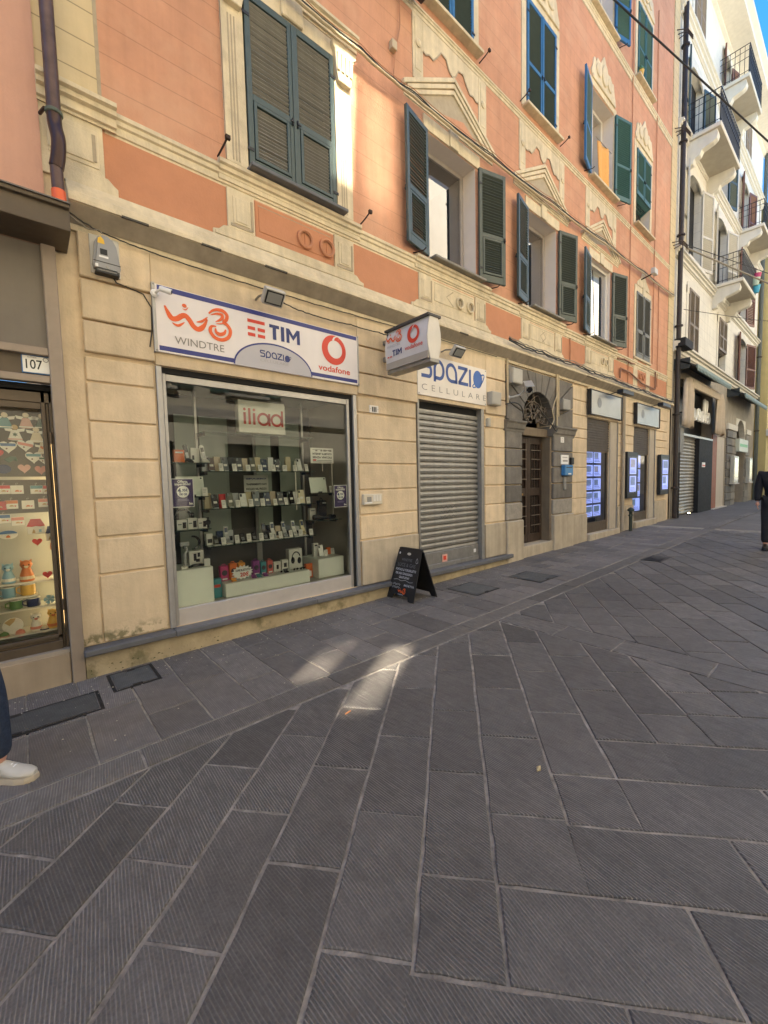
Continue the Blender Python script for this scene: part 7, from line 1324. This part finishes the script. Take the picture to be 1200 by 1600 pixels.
for x, z0, z1, lab in ((12.35, 4.1, 14.5, 'painted vertical cable left of the fourth column of windows'), (14.2, 4.9, 14.5, 'painted vertical cable right of the last column of windows'), (9.05, 4.06, 4.6, 'short painted cable rising from the cornice between two aprons'), (13.75+.9, 4.3, 7.3, 'short thin cable near the corner quoin')): run('facade_cable', lab, [(x, -.02, z0), (x, -.03, (z0+z1)/2), (x, -.02, z1)], .012, CABLE_O, 0, .004)
for k, P in enumerate(([(11.6, -.03, 4.62), (12.0, -.05, 4.66), (12.5, -.05, 4.64), (12.72, -.05, 4.66)], [(11.75, -.04, 4.15), (11.78, -.04, 4.4), (12.4, -.05, 4.38), (13.3, -.05, 4.22), (14.4, -.05, 4.2), (14.4, -.05, 4.7)])): run('gas_pipe', ('thin brown gas pipe under the last window', 'bent brown gas pipe around the last apron panel')[k], P, .02, M('brown_gas_pipe', (.24, .12, .07), .6), 0, .001)
run('overhead_cable', 'thick dark cable slanting across the street at upper right', [(10.9, -.05, 12.55), (15.7, -2.2, 10.5), (24, -5.5, 8.9), (30, -8.2, 8.6)], .02, CABLE, .0, .001)
run('overhead_cable', 'pale pole like cable from the corner bracket across the cream building', [(16.3, -.3, 8.75), (21, -1.9, 8.3), (27, -4.5, 8.0), (34, -8, 8.2)], .028, CABLE_G, .0, .001); run('overhead_cable', 'thin dark wire above the pale one at the corner bracket', [(16.3, -.3, 8.85), (21, -1.8, 8.75), (27, -4.5, 8.8), (34, -8, 9.0)], .012, CABLE, .0, .001); run('overhead_cable', 'thin lower wire slung from the corner across the cream building', [(16.3, -.25, 6.9), (21, -1.4, 7.3), (27, -4, 7.6), (34, -8, 8.0)], .010, CABLE, .0, .001)
t = thing('wall_bracket', 'iron cable bracket on the facade near the last window of the first floor', 'bracket', (13.2, -.1, 7.1)); B().tube([(13.2, 0, 7.0), (13.2, -.25, 7.05), (13.3, -.3, 7.2)], .02, 6).build('arm', IRON, t); B().box(13.15, 13.4, -.36, -.26, 7.05, 7.2).build('insulator', M('pale_insulator', (.5, .48, .44), .4), t, bev=.01)
# towel and planter upstairs
t = thing('towel', 'orange yellow towel hanging out of the second floor window', 'towel', (10.55, -.03, 8.3)); s = B(); n, rw = 10, 6; vs_ = []
for r_ in range(rw+1):
    for k in range(n+1): u = k/n; f = r_/rw; vs_.append((10.2+.62*u, -.06-.02*math.sin(u*9+f)-.03*f, 9.12-.85*f+.08*u*(1-f)+(.10*(u-.5)**2 if r_ == rw else 0)))
s.add(vs_, [(r_*(n+1)+k, (r_+1)*(n+1)+k, (r_+1)*(n+1)+k+1, r_*(n+1)+k+1) for r_ in range(rw) for k in range(n)]); o = s.build('cloth', M('orange_towel', (.72, .36, .10), .95, var=.08, vscale=20), t, smooth=True); o.modifiers.new('thick', 'SOLIDIFY').thickness = .012
B().tube([(10.1, -.07, 9.14), (10.95, -.07, 9.18)], .008, 5).build('line', CABLE_G, t)
t = thing('planter', 'dark brown planter box hooked below the second floor window', 'planter', (4.25, -.2, 8.05)); B().box(4.0, 4.48, -.34, -.12, 8.0, 8.18).build('box', M('brown_planter', (.06, .03, .025), .6), t, bev=.012); B().tube([(4.1, -.1, 8.2), (4.1, 0, 8.22)], .012, 5).build('hook', IRON, t); B().tube([(4.4, -.1, 8.2), (4.4, 0, 8.22)], .012, 5).build('hook', IRON, t)
t = thing('yellow_pot', 'small yellow flower pot on the third floor sill', 'flower pot', (12.75, -.1, 11.86)); G().lathe([(.05, 0), (.075, .13), (.08, .14), (.06, .14)], 10, c=(12.75, -.07, 11.9)).build('pot', PC['yellow'], t); G().lathe([(.02, .13), (.07, .18), (.03, .26), (.004, .3)], 7, c=(12.75, -.07, 11.9)).build('leaves', PC['green'], t)

# ------------------------------------------------------------------ A-board
t = thing('chalk_board', 'black folding chalkboard with hand written offers on the sidewalk', 'A-board', (3.9, -.32, SL(3.9)+.012))
BB = M('black_board_plastic', (.012, .012, .013), .5, var=.15, vscale=12); CH = M('chalk_white', (.48, .48, .50), .9, var=.3, vscale=60); CHD = M('faint_chalk', (.12, .12, .13), .9, var=.3, vscale=60)
z0 = SL(3.9)+.013
def panel(xb, name, sgn):
    xt = 3.905; L_ = math.hypot(xb-xt, .66); v = Vector((xt-xb, 0, .66)).normalized(); u = Vector((0, -1, 0)); n = u.cross(v)
    o = Vector((xb, -.07, z0)); w = .50; h = L_
    P = [(.0, .0), (.10, .0), (.12, .06), (w-.12, .06), (w-.10, .0), (w, .0), (w-.035, h-.04), (w-.06, h), (.06, h), (.035, h-.04)]
    g = B(); k = len(P); th = .012; f = [o+u*a+v*b+n*(th if sgn > 0 else 0) for a, b in P]; bk = [o+u*a+v*b-n*(0 if sgn > 0 else th) for a, b in P]
    g.add(f+bk, [list(range(k)), list(range(2*k-1, k-1, -1))]+[(i, i+k, (i+1) % k+k, (i+1) % k) for i in range(k)]); g.build(name, BB, t); return o, u, v, n
o, u, v, n = panel(3.685, 'front_panel', 1); panel(4.12, 'rear_panel', -1)
B().box(3.885, 3.925, -.53, -.11, z0+.635, z0+.66).build('hinge_strip', BB, t, bev=.005)
of = o+n*.0135
g = B(); g.disc((.25, .615), .035, .018, of, u, v, 14); g.build('handle_slot', M('slot_light', (.5, .46, .38), .8), t); g = B(); g.disc((.075, .615), .014, .016, of, u, v, 10); g.build('chalk_spot', CH, t)
def ch(s_, a, b, size, w, m_, k=0): text(s_, size, m_, t, of+u*a+v*b, u, v, width=w, off=.0008, name='chalk_writing', shear=.1*((k % 3)-1))
ch('WINDTRE', .13, .515, .05, .20, CHD); ch('LUCE & GAS', .08, .44, .065, .33, CHD, 1); ch('PORTACI LE TUE BOLLETTE', .06, .382, .042, .38, CH, 2); ch('PER UNA CONSULENZA', .07, .33, .042, .32, CH); ch('GRATUITA!!', .15, .28, .042, .19, CH, 1); ch('ANCHE P.IVA', .27, .185, .04, .19, CH); g = B()
for b_ in (.195, .155): g.ribbon(smooth_line([(.06+.012*i, b_+.014*((-1)**i)*(1 if i % 3 else .4)) for i in range(13)], 3), .0035, of, u, v)
g.ribbon(smooth_line([(.06, .25), (.14, .262), (.2, .248), (.28, .262), (.36, .245), (.42, .255)], 4), .004, of, u, v); g.ribbon(smooth_line([(.40, .53), (.41, .57), (.43, .545), (.435, .515), (.41, .505), (.40, .53)], 4), .004, of, u, v); g.build('chalk_drawing', CH, t)
w3_logo(t, of+u*.18+v*.085, u, v, .24); text('WINDTRE', .022, CH, t, of+u*.19+v*.062, u, v, width=.10)

# ------------------------------------------------------------------ people
def skin(name, J, E, m_, parent, root=0, sub=2):
    """J: list of (pos, radius or (rx,ry)); E: edges"""
    me = bpy.data.meshes.new(name); me.from_pydata([p for p, r in J], E, []); me.materials.append(m_)
    o = bpy.data.objects.new(name, me); col.objects.link(o); o.modifiers.new('skin', 'SKIN'); sv = me.skin_vertices[0].data if me.skin_vertices else None
    if sv is None:
        bm = bmesh.new(); bm.from_mesh(me); bm.verts.layers.skin.verify(); bm.to_mesh(me); bm.free(); sv = me.skin_vertices[0].data
    for i, (p, r) in enumerate(J): sv[i].radius = r if isinstance(r, tuple) else (r, r); sv[i].use_root = (i == root)
    s_ = o.modifiers.new('sub', 'SUBSURF'); s_.levels = sub; s_.render_levels = sub; o.modifiers['skin'].use_smooth_shade = True
    o.parent = parent; return o
def person(name, label, loc, rz, arms, legs, coat_len, coat_m, trous_m, shoe_m, sole_m, hat=None, H_=1.76):
    """local frame: faces +x; arms/legs are (shoulder swing, elbow bend) / (hip swing, knee bend) in degrees for right, left"""
    t = thing(name, label, 'person', loc, None, rz); k = H_/1.76
    P = lambda x, y, z: (x*k, y*k, z*k)
    lg = []
    for s_, (sw, kb) in zip((-1, 1), legs):
        hip = Vector((0, s_*.095, .92)); a = R(sw); knee = hip+Vector((math.sin(a), 0, -math.cos(a)))*.43; b = R(sw-kb); ank = knee+Vector((math.sin(b), 0, -math.cos(b)))*.41; lg.append((hip, knee, ank, b))
    dz = .085-min(l[2].z for l in lg)
    lg = [(h+Vector((0, 0, dz)), kn+Vector((0, 0, dz)), an+Vector((0, 0, dz)), b) for h, kn, an, b in lg]
    sh_z = 1.44+dz; am = []
    for s_, (sw, eb) in zip((-1, 1), arms):
        sh = Vector((0, s_*.195, sh_z)); a = R(sw); el = sh+Vector((math.sin(a), s_*.10, -math.cos(a)))*.29; b = R(sw+eb); wr = el+Vector((math.sin(b), s_*.02, -math.cos(b)))*.25; am.append((sh, el, wr, b))
    pel, sp, chs, nk, hd0, hd1 = (0, 0, .95+dz), (0, 0, 1.12+dz), (.0, 0, 1.32+dz), (.01, 0, 1.50+dz), (.025, 0, 1.58+dz), (.02, 0, 1.70+dz)
    J = [(P(*pel), .11*k), (P(*sp), .105*k), (P(*chs), .12*k), (P(*nk), .055*k), (P(*hd0), .07*k), (P(.03, 0, 1.64+dz), .088*k), (P(*hd1), .07*k)]; E = [(0, 1), (1, 2), (2, 3), (3, 4), (4, 5), (5, 6)]
    for (sh, el, wr, b) in am: i = len(J); J += [(P(*sh), .055*k), (P(*el), .042*k), (P(*wr), .03*k)]; E += [(2, i), (i, i+1), (i+1, i+2)]
    for (h, kn, an, b) in lg: i = len(J); J += [(P(*h), .085*k), (P(*kn), .055*k), (P(*an), .04*k)]; E += [(0, i), (i, i+1), (i+1, i+2)]
    body = skin('body', J, E, SKIN, t)
    # hands: palm, four fingers, thumb
    for s_, (sh, el, wr, b) in zip((-1, 1), am):
        d = Vector((math.sin(b), 0, -math.cos(b))); f_ = Vector((math.cos(b), 0, math.sin(b))); c = wr+d*.05
        J2 = [(P(*wr), .022*k), (P(*(wr+d*.045)), (.034*k, .017*k)), (P(*(wr+d*.085)), (.034*k, .016*k))]; skin('palm', J2, [(0, 1), (1, 2)], SKIN, body, 0, 1)
        for q in range(4):
            base = wr+d*.085+f_*(.028-.019*q); L1 = (.038, .042, .039, .03)[q]; p1 = base+d*L1+Vector((0, -s_*.006, 0)); p2 = p1+d*L1*.75+Vector((0, -s_*.018, 0)); skin('finger', [(P(*base), .0088*k), (P(*p1), .0082*k), (P(*p2), .007*k)], [(0, 1), (1, 2)], SKIN, body, 0, 1)
        tb = wr+d*.03+f_*.03; skin('thumb', [(P(*tb), .011*k), (P(*(tb+d*.03+f_*.018)), .010*k), (P(*(tb+d*.06+f_*.014)), .008*k)], [(0, 1), (1, 2)], SKIN, body, 0, 1)
    # coat with sleeves
    J = [(P(*pel), .15*k), (P(*sp), .145*k), (P(*chs), .155*k), (P(.0, 0, 1.46+dz), .085*k), (P(0, 0, .95+dz-coat_len), .165*k)]; E = [(0, 1), (1, 2), (2, 3), (0, 4)]
    for (sh, el, wr, b) in am: i = len(J); J += [(P(*sh), .085*k), (P(*el), .07*k), (P(*(wr-(wr-el).normalized()*.0)), .058*k)]; E += [(2, i), (i, i+1), (i+1, i+2)]
    skin('coat', J, E, coat_m, body)
    G().lathe([(.07*k, 0), (.085*k, .03), (.08*k, .06)], 14, m=Matrix.Translation(P(.0, 0, 1.48+dz))).build('collar', coat_m, body, local=True, smooth=True)
    J = [(P(*pel), .13*k)]; E = []
    for (h, kn, an, b) in lg: i = len(J); J += [(P(*h), .11*k), (P(*kn), .078*k), (P(*(an+Vector((0, 0, .03)))), .07*k)]; E += [(0, i), (i, i+1), (i+1, i+2)]
    skin('trousers', J, E, trous_m, body)
    for s_, (h, kn, an, b) in zip((-1, 1), lg):
        pitch = -min(.5, max(0., (an.z-.085)*2.5)); mm = Matrix.Translation(P(an.x, an.y, an.z-.085)) @ Matrix.Rotation(-pitch*0+ (pitch*-1)*.0, 4, 'Y') @ Matrix.Diagonal((k, k, k, 1))
        prof = [(-.085, .032, .075), (-.06, .040, .095), (-.01, .040, .10), (.05, .042, .085), (.10, .048, .062), (.15, .046, .052), (.185, .034, .042), (.20, .016, .034)]
        g = G(); n_ = 12; vs_ = []
        for x, w, hh in prof:
            for j in range(n_): a = 2*math.pi*j/n_; vs_.append(mm @ Vector((x, w*math.cos(a), .022+hh*.5+hh*.5*math.sin(a))))
        g.add(vs_, [(i*n_+j, (i+1)*n_+j, (i+1)*n_+(j+1) % n_, i*n_+(j+1) % n_) for i in range(len(prof)-1) for j in range(n_)]+[list(range(n_)), list(range(len(prof)*n_-1, (len(prof)-1)*n_-1, -1))]); sh_ = g.build('shoe', shoe_m, body, local=True, smooth=True)
        P2 = [(-.095, .0), (-.085, .036), (-.02, .040), (.06, .044), (.12, .052), (.17, .045), (.205, .018)]; out = P2+[(x, -y) for x, y in P2[::-1][:-1]]; out = [(x, y) for x, y in out]; kk = len(out)
        g = G(); g.add([mm @ Vector((x, y, 0)) for x, y in out]+[mm @ Vector((x*1.01, y*1.04, .018+.014*(x < 0))) for x, y in out]+[mm @ Vector((x, y, .034)) for x, y in out], [(i, (i+1) % kk, (i+1) % kk+kk, i+kk) for i in range(kk)]+[(i+kk, (i+1) % kk+kk, (i+1) % kk+2*kk, i+2*kk) for i in range(kk)]+[list(range(2*kk, 3*kk)), list(range(kk-1, -1, -1))]); g.build('sole', sole_m, body, local=True)
        if shoe_m is SHOEW:
            for q in (-1, 1): g = G(); g.add([mm @ Vector(p) for p in ((-.03, q*.0432, .05), (.03, q*.0445, .05), (.045, q*.043, .085), (.0, q*.040, .10), (-.02, q*.0415, .08))], [(0, 1, 2, 3, 4)] if q < 0 else [(4, 3, 2, 1, 0)]); g.build('shoe_patch', NAVY2, body, local=True)
            for q in range(4): g = G(); x = .035+.018*q; g.tube([mm @ Vector((x, -.022, .108-.55*x*.6)), mm @ Vector((x+.003, 0, .118-.55*x*.6)), mm @ Vector((x, .022, .108-.55*x*.6))], .004, 5); g.build('lace', WHITEP, body, local=True)
    # face and hair
    hm = Matrix.Translation(P(.03, 0, 1.63+dz)) @ Matrix.Diagonal((k, k, k, 1))
    for q in (-1, 1): G().lathe([(.001, .006), (.009, .004), (.012, 0)], 10, m=hm @ Matrix.Translation((.082, q*.032, .015)) @ Matrix.Rotation(R(90), 4, 'Y')).build('eye', M('eye_dark', (.03, .02, .015), .2), body, local=True); G().lathe([(.001, 0), (.018, .003), (.014, .012), (.001, .014)], 10, m=hm @ Matrix.Translation((.0, q*.088, .0)) @ Matrix.Rotation(R(-90*q), 4, 'X') @ Matrix.Diagonal((1, 1.7, 1, 1))).build('ear', SKIN, body, local=True)
    G().add([hm @ Vector(p) for p in ((.085, 0, .025), (.09, -.017, -.02), (.09, .017, -.02), (.115, 0, -.018))], [(0, 1, 3), (0, 3, 2), (1, 2, 3)]).build('nose', SKIN, body, local=True); G().add([hm @ Vector(p) for p in ((.088, -.025, -.048), (.094, 0, -.044), (.088, .025, -.048), (.092, 0, -.056))], [(0, 3, 1), (1, 3, 2)]).build('mouth', M('lips', (.4, .16, .13), .5), body, local=True)
    g = G(); vs_ = []; n_ = 16
    for i in range(7):
        f = i/6; el = R(90-105*f)
        for j in range(n_): a = 2*math.pi*j/n_; fr = math.cos(a); e2 = el if fr < .3 else max(el, R(28)); vs_.append(hm @ Vector((-.008+.112*math.cos(e2)*math.cos(a), .100*math.cos(e2)*math.sin(a), .018+.108*math.sin(e2))))
    g.add(vs_, [(i*n_+j, (i+1)*n_+j, (i+1)*n_+(j+1) % n_, i*n_+(j+1) % n_) for i in range(6) for j in range(n_)]); g.build('hair', HAIR, body, local=True, smooth=True)
    return t
person('person', 'person in a long dark coat walking towards us at the right edge', (10.9, -3.12, SL(11)+.012), R(186), ((6, 14), (-8, 14)), ((10, 4), (-12, 14)), .30, JACKET, M('dark_trousers', (.012, .012, .015), .85, var=.2), M('black_shoe', (.012, .012, .012), .4), BLACKM, None, 1.78)
person('person', 'person in dark jeans and white trainers stepping in at the left edge', (-.355, -1.18, SL(-.4)+.012), R(-40), ((-20, 14), (-30, 6)), ((-18, 24), (18, 16)), .06, JACKET, DENIM, SHOEW, SHOESOLE, None, 1.74)
# ------------------------------------------------------------------ unseen mirror panes added opposite, aimed to throw sun onto facade and paving
MIRR = bpy.data.materials.new('aimed_mirror'); MIRR.use_nodes = True; _b = MIRR.node_tree.nodes['Principled BSDF']; _b.inputs['Base Color'].default_value = (.62, .60, .55, 1); _b.inputs['Metallic'].default_value = 1; _b.inputs['Roughness'].default_value = .03
def house_of(w_): return [o for o in bpy.data.objects if o.name.startswith('opposite_house') and o.get('label', '').startswith(w_)][0]
def glint(P, T, w, h, who='cream', rough=.03, k=1.):
    OH = house_of(who); P, T = Vector(P), Vector(T); n = (sdir+(T-P).normalized()).normalized(); u = Vector((0, 0, 1)).cross(n).normalized(); v = n.cross(u)
    mm = MIRR
    if rough != .03 or k != 1.:
        mm = MIRR.copy(); mm.name = 'aimed_mirror_toned'; q = mm.node_tree.nodes['Principled BSDF']; q.inputs['Roughness'].default_value = rough; q.inputs['Base Color'].default_value = (.62*k, .60*k, .55*k, 1)
    fr = B(); pane = B().quad(P-u*w/2-v*h/2, P+u*w/2-v*h/2, P+u*w/2+v*h/2, P-u*w/2+v*h/2).build('aimed_mirror_pane', mm, OH)
    for a, b, c, d in ((-w/2-.05, -w/2, -h/2-.05, h/2+.05), (w/2, w/2+.05, -h/2-.05, h/2+.05), (-w/2, w/2, h/2, h/2+.05), (-w/2, w/2, -h/2-.05, -h/2)):
        fr.add([P+u*x+v*z+n*y for y in (-.03, .02) for z in (c, d) for x in (a, b)], [(0, 2, 3, 1), (4, 5, 7, 6), (0, 1, 5, 4), (2, 6, 7, 3), (0, 4, 6, 2), (1, 3, 7, 5)])
    fr.build('mirror_frame', OFFWHITE, pane)
glint((.6, -7.9, 12.2), (3.2, 0, 5.95), .36, 1.95, 'cream', .02, 1.55)
glint((2.2, -7.9, 12.0), (3.74, 0, 5.95), .55, 1.7, rough=.10, k=.5)
glint((-6.7, -7.9, 8.9), (2.0, -1.16, 0.03), .32, .95, 'ochre', .02, 1.55)
glint((-6.0, -7.9, 9.2), (2.16, -1.74, 0.03), .30, 1.4, 'ochre', .02, 1.5)
glint((6.0, -7.9, 12.2), (10.85, .1, 5.9), .42, 1.5, k=.7)
